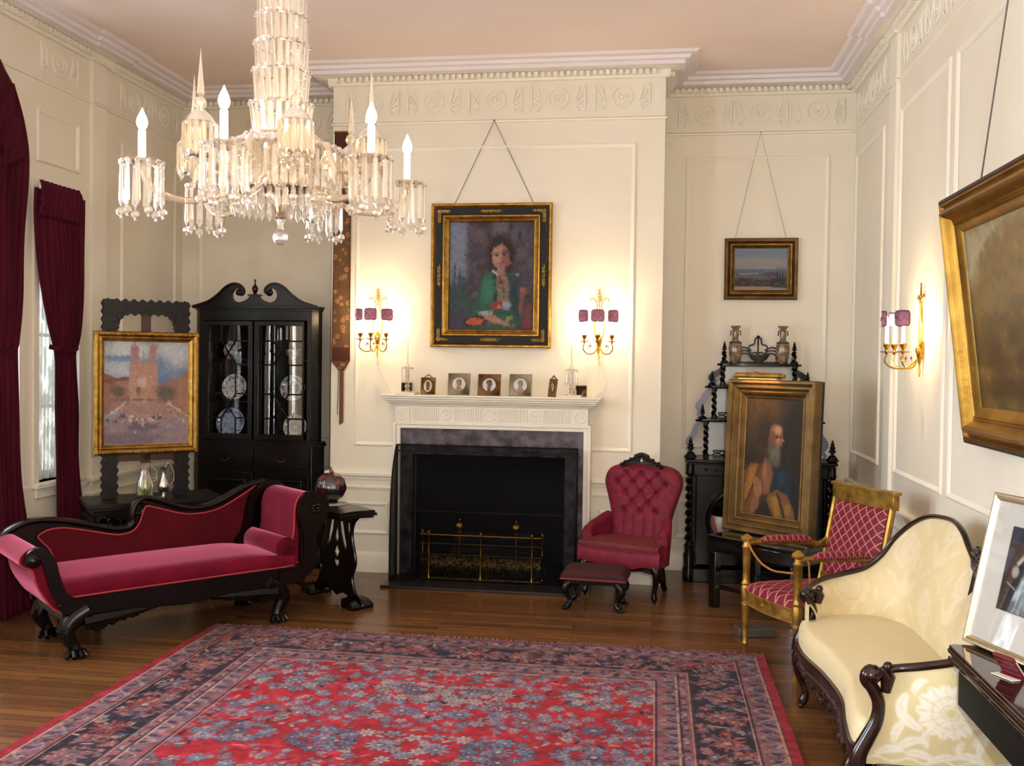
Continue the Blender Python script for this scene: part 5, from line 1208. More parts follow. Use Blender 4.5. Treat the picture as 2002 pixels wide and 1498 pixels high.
def mini(x, w_, h_, cols, label, oval, seed, rz=0, crest=False, thick=.012):
    t = thing('miniature_portrait', label, 'picture frame', (x, YC-.165, MZ), rot=(radians(-8), 0, rz), group='miniature portraits on the mantel')
    fmat = mat('mini_frame_%d' % seed, cols[0], .45, metal=cols[2], rgb2=cols[1], scale=26)
    mb = MB(); mb.box(-w_/2, 0, 0, w_/2, thick, h_); mb.rframe(-w_/2, 0, w_/2, h_, [(0, 0), (.001, .004), (.004, .004), (.006, .001)])
    rr_ = (w_*.30, w_*.30 if not oval else w_*.40); cz = h_*.5
    mb.tube([(rr_[0]*cos(a), -.002, cz+rr_[1]*sin(a)) for a in np.linspace(0, 2*pi, 25)[:-1]], .0028, 6, closed=True)
    if crest:
        for k in range(7): a = pi*k/6; mb.sph((.026*cos(a), .004, h_+.014*sin(a)), .006, 6)
        mb.sph((0, .002, h_+.02), .007, 8)
    f = mb.build('frame', fmat, t, bevel=.0015)
    n = 30; P = Paint(n*2, n*2, cols[3]); P.noise(4, 4, 10, seed); P.ell(.50, .92, .30, .24, cols[4], .3, rough=.1); P.poly([(.44, .5), (.56, .5), (.60, .78), (.40, .78)], (204, 166, 148), .05); P.ell(.5, .34, .20, .20, cols[5], .3, rough=.15); P.ell(.62, .48, .07, .12, cols[5], .4); P.ell(.48, .42, .13, .16, (208, 166, 148), .3, rough=.05); P.ell(.5, .24, .17, .08, cols[5], .4); P.ell(.44, .41, .022, .015, (90, 60, 52), .6); P.ell(.53, .41, .022, .015, (90, 60, 52), .6); P.ell(.48, .51, .03, .014, (176, 90, 84), .6)
    c = np.clip(P.a, 0, 255)/255; c = ((c+.055)/1.055)**2.4; mb = MB(); vs = []; cs = []
    for q in range(20):
        for k in range(48):
            r = q/19; a = 2*pi*k/48; u, v = .5+.5*r*cos(a), .5-.5*r*sin(a); vs.append((rr_[0]*r*cos(a), -.003-.002*(1-r*r), cz+rr_[1]*r*sin(a))); cs.append(c[min(n*2-1, int(v*n*2)), min(n*2-1, int(u*n*2))])
    mb.add(vs, [(q*48+k, q*48+(k+1) % 48, (q+1)*48+(k+1) % 48, (q+1)*48+k) for q in range(19) for k in range(48)], None, cs); mb.build('picture', painted('miniature_enamel', .15, spec=.6), t)
    mb = MB(); mb.prism([(-.008, h_*.7), (.008, h_*.7), (.014, .004), (-.014, .004)], thick, thick+.003); mb.build('strut', fmat, t, rot=(radians(22), 0, 0), loc=(0, -.006 if h_ > .1 else 0, 0.004))
mini(-1.682, .112, .130, ((150, 116, 52), (110, 80, 30), .5, (190, 180, 180), (222, 216, 214), (84, 60, 50)), 'small olive gilt frame with a crest and an oval lady, leftmost on the mantel', True, 1, crest=True)
mini(-1.447, .168, .165, ((156, 140, 116), (136, 120, 98), 0, (206, 202, 200), (206, 150, 110), (116, 88, 64)), 'taupe square frame with a round lady in a bonnet, second from left on the mantel', False, 2)
mini(-1.218, .170, .162, ((140, 96, 52), (86, 52, 30), 0, (196, 196, 200), (180, 190, 206), (42, 32, 40)), 'brown burl square frame with a dark haired lady, middle of the mantel', False, 3)
mini(-.985, .168, .165, ((160, 146, 122), (140, 126, 102), 0, (200, 196, 200), (206, 130, 126), (120, 108, 104)), 'taupe square frame with a pink dressed lady, right of the brown burl frame', False, 4)
mini(-.755, .085, .135, ((132, 96, 52), (92, 62, 30), .4, (206, 196, 184), (214, 190, 176), (130, 90, 70)), 'small turned oval frame standing nearest the right candlestick', True, 5, rz=radians(-48), crest=True)
for x, lb in ((-1.875, 'left'), (-.545, 'right')):
    mb = MB(); mb.box(x-.042, YC-.045, MZ, x+.042, YC-.035, MZ+.085); mb.rframe(x-.042, MZ, x+.042, MZ+.085, [(0, 0), (.001, .005), (.006, .005), (.009, .001)], y=YC-.045)
    o = mb.build('small_picture', mat('bronze_small_frame', (112, 88, 56), .4, metal=.4, rgb2=(60, 44, 34), scale=20)); tag(o, 'tiny dark bronze framed picture behind the %s crystal candlestick' % lb, 'picture frame')
mb = MB(); mb.lathe([(.0001, 0), (.016, 0), (.012, .01), (.016, .03), (.008, .045), (.004, .06), (.0001, .062)], (-.585, YC-.16, MZ+.014), 8); tag(mb.build('crystal_obelisk', CRYSB, smooth=False), 'little faceted crystal ornament beside the right candlestick', 'ornament')

# ------------------------------------------------------------------ what-not (etagere) in the right recess
MIRRORD = mat('mirror_reflected_wall', (176, 178, 174), .35, metal=.25)  # pale grey paints the bright wall's reflection into the mirror backs
MIRROR = mat('mirror_glass', (196, 200, 200), .03, metal=1.)
PALESC = mat('flash_lit_bracket', (112, 116, 134), .35, metal=.2)  # pale blue-grey colour stands for flash caught by the brackets
def barley(mb, x, y, z0, z1, r=.020, pitch=.05):
    n = max(8, int((z1-z0)/.008)); pts = []; rad = []
    for i in range(n+1):
        z = lerp(z0, z1, i/n); a = 2*pi*(z-z0)/pitch
        pts.append((x+r*.36*cos(a), y+r*.36*sin(a), z)); rad.append(r*.82*(.72+.28*abs(sin(a/2))))
    mb.tube(pts, rad, 8)
def finial(mb, x, y, z, h=.12, s=1.):
    mb.lathe([(.022*s, z), (.026*s, z+h*.06), (.012*s, z+h*.12), (.010*s, z+h*.22), (.024*s, z+h*.30), (.022*s, z+h*.38), (.013*s, z+h*.44), (.020*s, z+h*.52), (.017*s, z+h*.60), (.010*s, z+h*.66), (.014*s, z+h*.74), (.008*s, z+h*.84), (.004*s, z+h), (.0001, z+h)], (x, y, 0), 12)
def make_whatnot():
    cx = .785; Y = 7.42; T0 = thing('whatnot_shelf', 'tall black stepped what-not with barley twist posts, finials and mirrors in the right recess', 'shelf unit', (cx, Y, 0))
    dk = BLACKWOOD; hw = .52
    D = .36
    mb = MB(); mb.box(-hw-.02, -.02, 0, hw+.02, D, .10); mb.box(-hw+.02, D-.04, .1, hw-.02, D-.02, .86); mb.box(-hw+.0, .0, .80, hw-.0, D, .90); mb.box(-hw+.02, .06, .1, -hw+.05, D, .86); mb.box(hw-.05, .06, .1, hw-.02, D, .86)
    mb.build('lower_case', dk, T0, bevel=.004)
    mb = MB(); mb.box(-hw-.03, -.035, .90, hw+.03, D, .925); mb.box(-hw-.015, -.02, .885, hw+.015, D, .90); mb.build('counter', MAHOG, T0, bevel=.005)
    for sx in (-1, 1):
        for (y, nm) in ((.005, 'front'), ):
            mb = MB(); barley(mb, sx*(hw-.005), y, .30, .80, .028, .062); mb.lathe([(.040, 0), (.044, .02), (.044, .10), (.034, .115), (.04, .20), (.028, .24), (.036, .27), (.02, .30)], (sx*(hw-.005), y, 0), 14); mb.lathe([(.02, .80), (.036, .815), (.03, .83), (.03, .89)], (sx*(hw-.005), y, 0), 14)
            mb.build('barley_twist_post', dk, T0)
            mb = MB(); mb.lathe([(.03, .925), (.05, .935), (.035, .96), (.02, .975)], (sx*(hw-.005), y, 0), 12); finial(mb, sx*(hw-.005), y, .965, .125, 1.1); mb.build('finial', dk, T0)
    # oval mirror in the lower back
    mb = MB(); mb.tube([(.375*cos(a), .05, .46+.27*sin(a)) for a in np.linspace(0, 2*pi, 41)[:-1]], .020, 8, closed=True); mb.prism([(-.46, .12), (.46, .12), (.46, .80), (-.46, .80)], .055, .065, 'XZ', [[(.375*cos(a), .46+.27*sin(a)) for a in np.linspace(0, 2*pi, 33)[:-1]]])
    mf = mb.build('mirror_frame', dk, T0)
    mb = MB(); mb.prism([(.385*cos(a), .46+.28*sin(a)) for a in np.linspace(0, 2*pi, 41)[:-1]], .068, .074); mb.build('mirror_glass', MIRROR, mf, smooth=False)
    # drawer rail
    mb = MB(); mb.box(-hw+.06, -.008, .815, hw-.06, .0, .88)
    for i in range(11): mb.sph((-.40+.08*i, -.01, .848), .012, 6, (1.6, .5, .8))
    mb.build('carved_drawer', dk, T0)
    levels = [(.925, 1.20, .435, .405), (1.225, 1.455, .375, .345), (1.478, 1.625, .325, .285)]
    zsh = [1.20, 1.455, 1.628]; hws = [.455, .385, .292]
    for i, (za, zb, ws, wt) in enumerate(levels):
        z = zsh[i]; h_ = hws[i]; d0 = .10+.06*i
        mb = MB(); mb.prism([(-h_, d0+.02), (-h_+.03, d0), (-.1, d0-.01+(.03 if i < 2 else 0)), (.1, d0-.01+(.03 if i < 2 else 0)), (h_-.03, d0), (h_, d0+.02), (h_, D), (-h_, D)], z, z+.022, 'XY')
        for sx in (-1, 1): mb.prism([(sx*h_, d0), (sx*(h_+.025), d0+.02), (sx*h_, d0+.04)][::sx], z+.002, z+.018, 'XY')
        mb.build('shelf', MAHOG, T0, bevel=.003)
        xp = [.395, .335, .270][i]
        for sx in (-1, 1):
            mb = MB(); z_0 = .925 if i == 0 else zsh[i-1]+.022
            barley(mb, sx*xp, d0+.03, z_0+.02, z-.01, .021, .05); mb.cyl((sx*xp, d0+.03, z_0), (sx*xp, d0+.03, z_0+.025), .022); mb.cyl((sx*xp, d0+.03, z-.012), (sx*xp, d0+.03, z), .022); mb.build('barley_twist_post', dk, T0)
            mb = MB(); xf_ = h_-.03
            mb.lathe([(.028, z+.022), (.03, z+.035), (.014, z+.045)], (sx*xf_, d0+.03, 0), 12)
            if i == 2: barley(mb, sx*xf_, d0+.03, z+.03, z+.105, .02, .045); finial(mb, sx*xf_, d0+.03, z+.10, .09, .8)
            else: finial(mb, sx*xf_, d0+.03, z+.035, .10, .8)
            mb.build('finial', dk, T0)
            # scrolled side bracket, its catch of flash painted pale on the lower tiers
            xo = h_+.02; zt, zl = z, z_0
            mb = MB(); pts = catmull([(sx*(xo-.05), zt-.01), (sx*(xo-.01), zt-.05), (sx*(xo+.005), lerp(zt, zl, .4)), (sx*(xo+.045), lerp(zt, zl, .62)), (sx*(xo+.02), lerp(zt, zl, .82)), (sx*(xo+.05), zl+.01)], 4)
            mb.prism(ribbon(pts, [.012+.012*sin(pi*k/(len(pts)-1)) for k in range(len(pts))]), D-.035, D-.02); mb.build('scrolled_bracket', PALESC if i < 2 else dk, T0, bevel=.002)
    # mirrored backs
    for (x0, x1, x2, x3, za, zb) in ((-.30, .30, .24, -.24, 1.487, 1.620), (-.36, .36, .34, -.34, 1.232, 1.448), (-.42, .42, .40, -.40, .932, 1.193)):
        mb = MB(); mb.prism([(x0, za), (x1, za), (x2, zb), (x3, zb)], D-.012, D-.006); mb.build('mirror_back', MIRRORD, T0, smooth=False)
    # pierced galleries and cresting
    for z, w_, d in ((.925, .30, .10), (1.222, .27, .12)):
        mb = MB()
        for k in range(9):
            x = -w_+2*w_*k/8; mb.tube([(x-w_/8, D-.05, z+.004), (x, D-.05, z+.03), (x+w_/8, D-.05, z+.004)], .004, 5); mb.tube([(x-w_/9, D-.05, z+.036), (x, D-.05, z+.012), (x+w_/9, D-.05, z+.036)], .004, 5)
        mb.tube([(-w_*1.1, D-.05, z+.04), (w_*1.1, D-.05, z+.04)], .004, 5); mb.build('pierced_gallery', dk, T0)
    z = 1.65; mb = MB()
    for sx in (-1, 1):
        for k in range(3): mb.tube(catmull([(sx*(.20-.03*k), D-.014, z+.02), (sx*(.175-.02*k), D-.014, z+.085-.01*k), (sx*(.11-.01*k), D-.014, z+.125-.024*k), (sx*.05, D-.014, z+.10-.02*k)], 4), .006, 6)
        mb.tube(catmull([(sx*.055, D-.014, z+.06), (sx*.07, D-.014, z+.13), (sx*.03, D-.014, z+.15), (sx*.022, D-.014, z+.19), (0, D-.014, z+.205)], 4), .0065, 6)
        mb.tube([(sx*.02+sx*.03*cos(a)*(1-.05*i), D-.014, z+.06+.03*sin(a)*(1-.05*i)) for i, a in enumerate(np.linspace(0, 5, 12))], .006, 6)
    mb.sph((0, D-.014, z+.205), .014, 8); mb.tube([(0, D-.014, z), (0, D-.014, z+.2)], .007, 6); mb.tube([(-.22, D-.014, z+.006), (.22, D-.014, z+.006)], .008, 6); mb.build('pierced_cresting', dk, T0)
    # vases, bowl, box
    vm = mat('famille_vase', (150, 120, 92), .2, rgb2=(96, 82, 62), scale=26, detail=6, spec=.7, contrast=1.8, coat=.4)
    rdm = mat('vase_dark_band', (54, 40, 34), .3)
    for sx, lb in ((-1, 'left'), (1, 'right')):
        v = thing('chinese_vase', 'brown and cream patterned vase at the %s end of the topmost what-not shelf' % lb, 'vase', (cx+sx*.178, Y+.275, 1.6505), .3*sx, 'vases on the what-not')
        mb = MB(); mb.lathe([(.0001, .012), (.038, .012), (.040, .02), (.050, .07), (.052, .12), (.046, .158), (.028, .175), (.022, .19), (.026, .215), (.022, .24), (.026, .262), (.040, .285), (.042, .288), (.030, .275), (.018, .25)], n=28); mb.build('body', vm, v)
        mb = MB(); mb.lathe([(.0001, 0), (.042, 0), (.042, .012), (.038, .014)], n=24); mb.build('stand', rdm, v)
        mb = MB(); mb.lathe([(.0475, .152), (.0485, .156), (.0475, .162), (.043, .166)], n=28)
        for s2 in (-1, 1): mb.tube([(s2*.022, 0, .245), (s2*.038, 0, .248), (s2*.036, 0, .225), (s2*.042, 0, .215)], .005, 6)
        mb.build('handles_and_band', rdm, v)
    mb = MB(); mb.lathe([(.0001, 0), (.02, 0), (.024, .012), (.05, .03), (.068, .06), (.074, .066), (.066, .062), (.046, .034), (.0001, .018)], n=24, sx=1.15); tag(mb.build('shallow_bowl', mat('grey_green_bowl', (92, 84, 70), .25, rgb2=(70, 66, 58), scale=18), loc=(cx, Y+.262, 1.6505)), 'shallow grey green bowl between the two vases on the what-not', 'bowl')
    b = thing('lidded_box', 'pale rounded porcelain box on the what-not shelf just above the saint painting', 'box', (cx-.005, Y+.24, 1.4775))
    mb = MB(); mb.prism(catmull([(-.09, 0), (.09, 0), (.096, .04), (.088, .105), (.055, .132), (-.055, .132), (-.088, .105), (-.096, .04)], 3, closed=True), -.04, .04); mb.build('body', mat('porcelain_box', (176, 156, 142), .15, rgb2=(150, 120, 128), scale=16, spec=.7), b, bevel=.006)
    mb = MB(); mb.tube([(-.03, -.042, .108), (.0, -.044, .095), (.035, -.042, .088)], [.004, .009, .004], 6); mb.build('painted_motif', mat('dark_motif', (64, 52, 56), .3), b)
make_whatnot()

# ------------------------------------------------------------------ black bench and the saint's picture on it
def make_saint():
    A = radians(-43); O = (.773, 6.72)
    b = thing('lacquer_bench', 'glossy black low table carrying the framed painting of the bearded man', 'table', (O[0], O[1], 0), A)
    LQ = mat('black_lacquer', (9, 8, 9), .10, spec=.7, coat=.5)
    mb = MB(); mb.box(-.265, -.32, .462, .46, .20, .492); mb.box(-.25, -.305, .38, .445, .185, .462); mb.build('top', LQ, b, bevel=.006)
    for (x, y) in ((-.225, -.28), (.42, -.28), (-.225, .155), (.42, .155)):
        mb = MB(); mb.box(x-.028, y-.028, 0, x+.028, y+.028, .38); mb.build('leg', LQ, b, bevel=.004)
    mb = MB(); mb.box(-.2, -.29, .13, .4, -.27, .16); mb.box(-.2, .145, .13, .4, .165, .16); mb.build('stretcher', LQ, b, bevel=.003)
    W_, H_ = .705, 1.045
    FR = mat('antique_gold_frame', (120, 94, 50), .42, metal=.6, rgb2=(86, 64, 34), scale=9, bump=.08, bscale=50)
    pr = [(0, 0), (0, .07), (.008, .08), (.022, .08), (.03, .07), (.036, .06), (.044, .066), (.056, .066), (.064, .054), (.072, .045), (.084, .05), (.096, .044), (.106, .028), (.112, .022), (.12, .026), (.128, .02)]
    p, fr = picture('framed_saint_painting', 'heavy gilt framed painting of a bearded old man looking up, standing on the black bench', W_, H_, (O[0], O[1], .493), A, radians(2.5), (FR,), (pr,))
    p.location = (O[0]+.012*cos(A), O[1]+.012*sin(A), .4935)
    mb = MB(); mb.box(-W_/2+.003, .0, .003, W_/2-.003, .028, H_-.003); mb.build('backing', mat('dark_backing', (26, 18, 14), .7), fr, smooth=False)
    P = Paint(150, 230, (52, 40, 26), 1.6); P.noise(4, 6, 14, 41)
    P.ell(.3, .1, .5, .25, (92, 66, 36), 1.1); P.ell(.85, .5, .25, .5, (38, 30, 22), .9); P.ell(.4, .35, .2, .2, (60, 46, 30), .9)
    P.poly([(0, .64), (.12, .56), (.34, .56), (.36, .80), (.22, 1), (0, 1)], (116, 74, 30), .03); P.poly([(.10, .60), (.24, .56), (.16, .78), (.04, .90), (.02, .80)], (158, 106, 42), .03); P.line([(.3, .57), (.2, .72), (.05, .92)], .015, (82, 50, 24))
    P.poly([(.66, .56), (.84, .62), (.90, .78), (.92, 1), (.55, 1), (.50, .76), (.56, .62)], (28, 40, 52), .03); P.ell(.68, .66, .08, .05, (40, 58, 74), .8); P.poly([(.84, .64), (.96, .75), (.98, 1), (.86, 1)], (22, 22, 26), .05)
    P.poly([(.34, .57), (.38, .50), (.49, .54), (.53, .64), (.47, .80), (.37, .82), (.33, .70)], (132, 84, 58), .04); P.ell(.38, .62, .04, .07, (160, 106, 74), .9); P.ell(.43, .74, .04, .05, (146, 92, 62), .9)
    # hair, head, beard
    P.ell(.47, .33, .11, .085, (48, 36, 28), .5); P.ell(.55, .285, .105, .072, (158, 108, 80), .35, ang=-25, rough=.06); P.poly([(.47, .27), (.60, .25), (.665, .30), (.675, .345), (.66, .36), (.665, .39), (.60, .43), (.48, .42), (.44, .34)], (156, 104, 76), .03)
    P.ell(.58, .265, .075, .03, (196, 148, 114), .9, ang=-15); P.ell(.50, .33, .05, .05, (124, 78, 56), .9); P.ell(.60, .35, .035, .02, (186, 112, 86), .8); P.ell(.425, .335, .020, .030, (146, 88, 62), .4); P.ell(.395, .31, .035, .05, (60, 48, 40), .7)
    P.poly([(.655, .315), (.70, .352), (.685, .362), (.655, .36)], (168, 110, 80), .012); P.ell(.635, .322, .020, .008, (52, 34, 28), .5, ang=-20); P.ell(.565, .325, .026, .010, (52, 34, 28), .5, ang=-20); P.line([(.53, .312), (.585, .300)], .005, (110, 92, 76), .8); P.line([(.62, .302), (.66, .306)], .004, (110, 92, 76), .8)
    P.ell(.49, .46, .085, .085, (84, 76, 62), .8, rough=.6); P.ell(.56, .47, .085, .065, (112, 102, 84), .7, ang=10, rough=.5); P.ell(.58, .53, .06, .05, (94, 86, 70), .8, rough=.6); P.ell(.47, .40, .04, .05, (92, 82, 68), .8, rough=.4); P.ell(.625, .388, .034, .010, (120, 108, 90), .6); P.ell(.635, .402, .022, .007, (96, 44, 38), .5)
    for i in range(46): rr = random.Random(i); x = rr.uniform(.44, .63); y = rr.uniform(.41, .50); P.line([(x, y), (x+rr.uniform(-.02, .02), y+rr.uniform(.03, .06))], .003, rr.choice([(138, 128, 108), (70, 62, 50), (116, 106, 88)]), .55)
    # clasped hands and sleeve
    P.poly([(.20, .82), (.30, .80), (.30, .96), (.18, 1), (.14, .94)], (140, 92, 62), .03); P.ell(.27, .78, .075, .06, (164, 108, 74), .3, rough=.2); P.ell(.23, .72, .045, .05, (150, 98, 66), .4)
    for k in range(4): P.line([(.20+.035*k, .70), (.225+.035*k, .775)], .012, (172, 116, 80)); P.line([(.217+.035*k, .70), (.24+.035*k, .775)], .004, (86, 50, 34))
    P.poly([(.44, .82), (.60, .76), (.78, .80), (.90, .90), (.94, 1), (.40, 1)], (120, 82, 34), .03); P.poly([(.50, .84), (.64, .80), (.68, .98), (.60, 1)], (156, 112, 48), .04); P.line([(.62, .80), (.76, 1)], .02, (58, 40, 22)); P.ell(.80, .92, .05, .05, (150, 106, 44), .7); P.poly([(.22, .98), (.42, .86), (.56, 1), (.2, 1)], (40, 28, 22), .04)
    P.noise(40, 60, 8, 42)
    P.dabs(700, .010, .09, 9, (0, 0, 1, 1)); P.a = P.a*.84; P.canvas('canvas', painted('oil_paint', .4), p, -W_/2+.124, .124, W_/2-.124, H_-.124, y=-.018)
    # brass picture light clamped on the top edge
    l = thing('picture_light', 'brass tube picture light on the top edge of the bearded man painting', 'lamp', p.location, rot=p.rotation_euler.copy())
    mb = MB(); mb.cyl((-.265, -.105, H_+.025), (.10, -.105, H_+.025), .020, None, 14); mb.cyl((.10, -.105, H_+.025), (.135, -.105, H_+.025), .014, None, 14); mb.build('lamp_tube', GOLDW, l)
    mb = MB(); mb.tube([(-.08, -.105, H_+.035), (-.08, -.05, H_+.045), (-.08, .0, H_+.02), (-.08, .01, H_-.05)], .005, 6); mb.build('bracket', BRASS, l)
    mb = MB(); mb.cyl((-.24, -.105, H_+.010), (.07, -.105, H_+.010), .008, None, 8); mb.build('lit_tube', mat('warm_tube', (255, 200, 120), .4, emit=(1, .55, .2), es=1.5), l)
    a = bpy.data.lights.new('picture_light_glow', 'AREA'); a.shape = 'RECTANGLE'; a.size = .3; a.size_y = .02; a.energy = .5; a.color = (1, .50, .18)
    ao = bpy.data.objects.new('picture_light_glow', a); COL.objects.link(ao); ao.parent = l; ao.location = (-.09, -.105, H_-.004); ao.rotation_euler = (radians(14), 0, 0)
make_saint()

# ------------------------------------------------------------------ buttoned crimson armchair and footstool
TUFT = mat('buttoned_crimson_damask', (128, 26, 52), .6, rgb2=(98, 24, 34), scale=26, sheen=.2, spec=.3, detail=5, bump=.08, bscale=200)
BTN = mat('dark_button', (60, 12, 22), .6)
def make_armchair():
    O = (-.163, 7.027); T0 = thing('buttoned_armchair', 'low crimson button backed armchair with a carved crest beside the fireplace', 'armchair', (O[0], O[1], 0), radians(-20))
    cx = .055
    prof = catmull([(.20, .34), (.215, .48), (.228, .56), (.262, .68), (.285, .76), (.275, .83), (.225, .88), (.12, .905), (0, .912)], 5)
    H0, H1 = .36, .912
    def hw(z):
        for (a, za), (b, zb) in zip(prof[:-1], prof[1:]):
            if za <= z <= zb+1e-9: return lerp(a, b, (z-za)/(zb-za+1e-9))
        return .01
    btn = []
    for r, (z, n, off) in enumerate(((.845, 3, 0), (.775, 4, 0), (.705, 3, 0), (.635, 2, 0), (.575, 3, 0))):
        for k in range(n): btn.append(((k-(n-1)/2)*.122, z))
    yb = lambda z: .055+.055*(z-.36)/.55
    def dep(x, z):
        q = 0
        for (bx, bz) in btn:
            d = hypot(x-bx, z-bz); q += exp_(-(d/.020)**2)*.030
        for i, (bx, bz) in enumerate(btn):
            for (b2x, b2z) in btn[i+1:]:
                l = hypot(b2x-bx, b2z-bz)
                if .05 < l < .105:
                    t = ((x-bx)*(b2x-bx)+(z-bz)*(b2z-bz))/l/l
                    if 0 < t < 1: d = abs((x-bx)*(b2z-bz)-(z-bz)*(b2x-bx))/l; q = max(q, .012*exp_(-(d/.008)**2))
        if z < .575:
            for k in (-1.5, -.5, .5, 1.5): q = max(q, .010*exp_(-((x-k*.122*.66)/.008)**2)*min(1, (.575-z)/.03))
        return q
    exp_ = math.exp
    def fb(u, v):
        z = lerp(H0, H1-.002, v**.9 if False else v); w_ = hw(z); s = -1+2*u
        x = w_*s; e = min(1, (1-abs(s))*6)*min(1, (H1-z)/.03+.05)
        bulge = .055*sqrt(max(0, 1-(s*.98)**2))**.7*min(1, ((H1-z)/.05))**.5
        return (cx+x, yb(z)-bulge+dep(x, z)*e, z)
    mb = MB(); mb.grid(fb, 90, 90)
    mb.build('buttoned_back', TUFT, T0, angle=80)
    out = [(cx+w_, z) for w_, z in prof]+[(cx-w_, z) for w_, z in prof[::-1]]
    mb = MB()
    mb.prism([(cx+(x-cx)*1.03, z*1.0+.002) for x, z in out], .052, .080); mb.xf(Matrix(((1, 0, 0, 0), (0, 1, .10, -.028), (0, 0, 1, 0), (0, 0, 0, 1)))); mb.build('back_shell', mat('crimson_outside_back', (96, 22, 34), .7, sheen=.2), T0, bevel=.012)
    mb = MB()
    for (bx, bz) in btn: mb.sph((cx+bx, yb(bz)-.022, bz), .008, 8, (1, .6, 1))
    mb.build('buttons', BTN, T0)
    # carved crest
    mb = MB(); cr = [(-.155, .885), (-.17, .905), (-.145, .915), (-.13, .935), (-.10, .93), (-.09, .955), (-.062, .955), (-.05, .98), (-.02, .992), (.0, .997), (.02, .992), (.05, .98), (.062, .955), (.09, .955), (.10, .93), (.13, .935), (.145, .915), (.17, .905), (.155, .885), (.1, .905), (0, .915), (-.1, .905)]
    mb.prism([(cx+x, z) for x, z in cr], .05, .08, 'XZ', [[(cx-.016, .93), (cx, .922+.003), (cx+.016, .93), (cx+.012, .945), (cx, .955), (cx-.012, .945)]])
    for k in range(13): a = -1+2*k/12; mb.sph((cx+.15*a, .05, .905+.07*(1-abs(a))), .013, 7)
    mb.build('carved_crest', MAHOG, T0, bevel=.003)
    # padded arms sweeping forward
    for sg in (-1, 1):
        def arm(u, v, sg=sg):
            y = lerp(.07, -.19, u); w0 = lerp(.225, .285, min(1, u*1.6)**.8); top = lerp(.55, .475, min(1, u*1.3)); top -= .03*max(0, (u-.85)/.15)**2
            a = v*1.0
            if a < .4: t = a/.4; x, z = w0-.035, lerp(.36, top-.03, t)
            elif a < .75: t = (a-.4)/.35; x, z = w0-.0-.035*cos(t*pi), top-.03+.032*sin(t*pi)
            else: t = (a-.75)/.25; x, z = lerp(w0+.035, w0+.018, t), lerp(top-.03, .235, t)
            return (cx-.03+sg*x*1.0, y, z)
        mb = MB(); mb.grid(arm, 24, 24)
        o = mb.build('padded_arm', TUFT, T0, angle=80)
        mb = MB(); fr = [arm(1, v) for v in np.linspace(0, 1, 25)]; fr2 = [(x, y+.01, z) for x, y, z in fr]; xs = fr[0][0]
        mb.add(fr+[(fr[0][0], fr[0][1], .235)], [tuple(range(26))]); mb.tube(fr, .006, 6); mb.build('arm_facing', TUFT, o)
    # seat
    def seat(u, v):
        s = -1+2*u; x = s*lerp(.295, .20, max(0, (v-.3)/.7)); y = lerp(-.29, .06, v)
        z = .385+.012*(1-s*s)+.01*sin(pi*v)
        if v < .10: t = v/.10; z = lerp(.335, z, sin(t*pi/2)); y = -.29+.0*t-.012*sin(t*pi)
        return (cx-.065*0-.03+x, y-.03*(1-s*s)*(1-v), z)
    mb = MB(); mb.grid(seat, 30, 40); mb.build('seat', mat('worn_crimson_seat', (112, 32, 32), .65, rgb2=(94, 22, 34), scale=16, sheen=.15, bump=.1, bscale=140), T0)
    def skirt(u, v):
        s = -1+2*u; x = s*.305; return (cx-.03+x, -.29-.03*(1-s*s)-.01*sin(v*pi), lerp(.235, .345, v)+.012*cos(s*3*pi)*(1-v))
    mb = MB(); mb.grid(skirt, 40, 8); mb.build('seat_front', TUFT, T0)
    mb = MB(); mb.tube([skirt(u, 1) for u in np.linspace(0, 1, 20)], .008, 6)
    mb.build('front_roll', TUFT, T0)
    mb = MB(); mb.prism([(cx-.33, .255), (cx-.33, .21), (cx-.28, .20), (cx-.2, .215), (cx-.12, .205), (cx-.03, .19), (cx+.06, .205), (cx+.14, .215), (cx+.22, .20), (cx+.27, .21), (cx+.27, .255)], -.30, -.27); mb.box(cx-.26, -.28, .22, cx+.20, .06, .25)
    for k in range(9): mb.sph((cx-.03+(k-4)*.02, -.30, .205+.006*(k % 2)), .010, 6)
    mb.build('seat_rail', MAHOG, T0, bevel=.003)
    for (x, y, back) in ((-.28, -.27, 0), (.235, -.27, 0), (-.17, .05, 1), (.165, .05, 1)):
        mb = MB(); d = 1 if x > 0 else -1
        if back: mb.tube(catmull([(cx+x*.95, y-.02, .27), (cx+x, y+.0, .18), (cx+x*1.03, y+.02, .08), (cx+x*1.08, y+.05, .012)], 4), [.026]*9+[.02]*4, 8)
        else: mb.tube(catmull([(cx+x, y, .25), (cx+x+d*.018, y-.018, .20), (cx+x+d*.008, y-.005, .12), (cx+x-d*.004, y+.0, .06), (cx+x+d*.006, y-.012, .016)], 4), [.036, .036, .036, .034, .03, .026, .023, .021, .019, .018, .017, .017, .018, .020, .022, .02, .014], 10)
        mb.cyl((cx+x*(1.07 if back else 1), y+(.045 if back else -.006), .0), (cx+x*(1.07 if back else 1), y+(.045 if back else -.006), .02), .011); mb.build('leg', MAHOG, T0)
    # footstool
    F0 = thing('footstool', 'small dark red footstool with carved black legs in front of the crimson armchair', 'footstool', (-.375, 6.50, 0), radians(-5))
    def top(u, v):
        s, t = -1+2*u, -1+2*v; k = (1-abs(s)**6)*(1-abs(t)**6); return (.215*s*(.98+.02*k), .135*t, .235+.045*max(0, k)**.5)
    mb = MB(); mb.grid(top, 26, 20); mb.prism([(-.215, -.135), (.215, -.135), (.215, .135), (-.215, .135)], .205, .236, 'XY'); mb.build('cushion', mat('dark_red_footstool_cloth', (58, 8, 14), .8, rgb2=(48, 7, 12), scale=20, sheen=.05), F0)
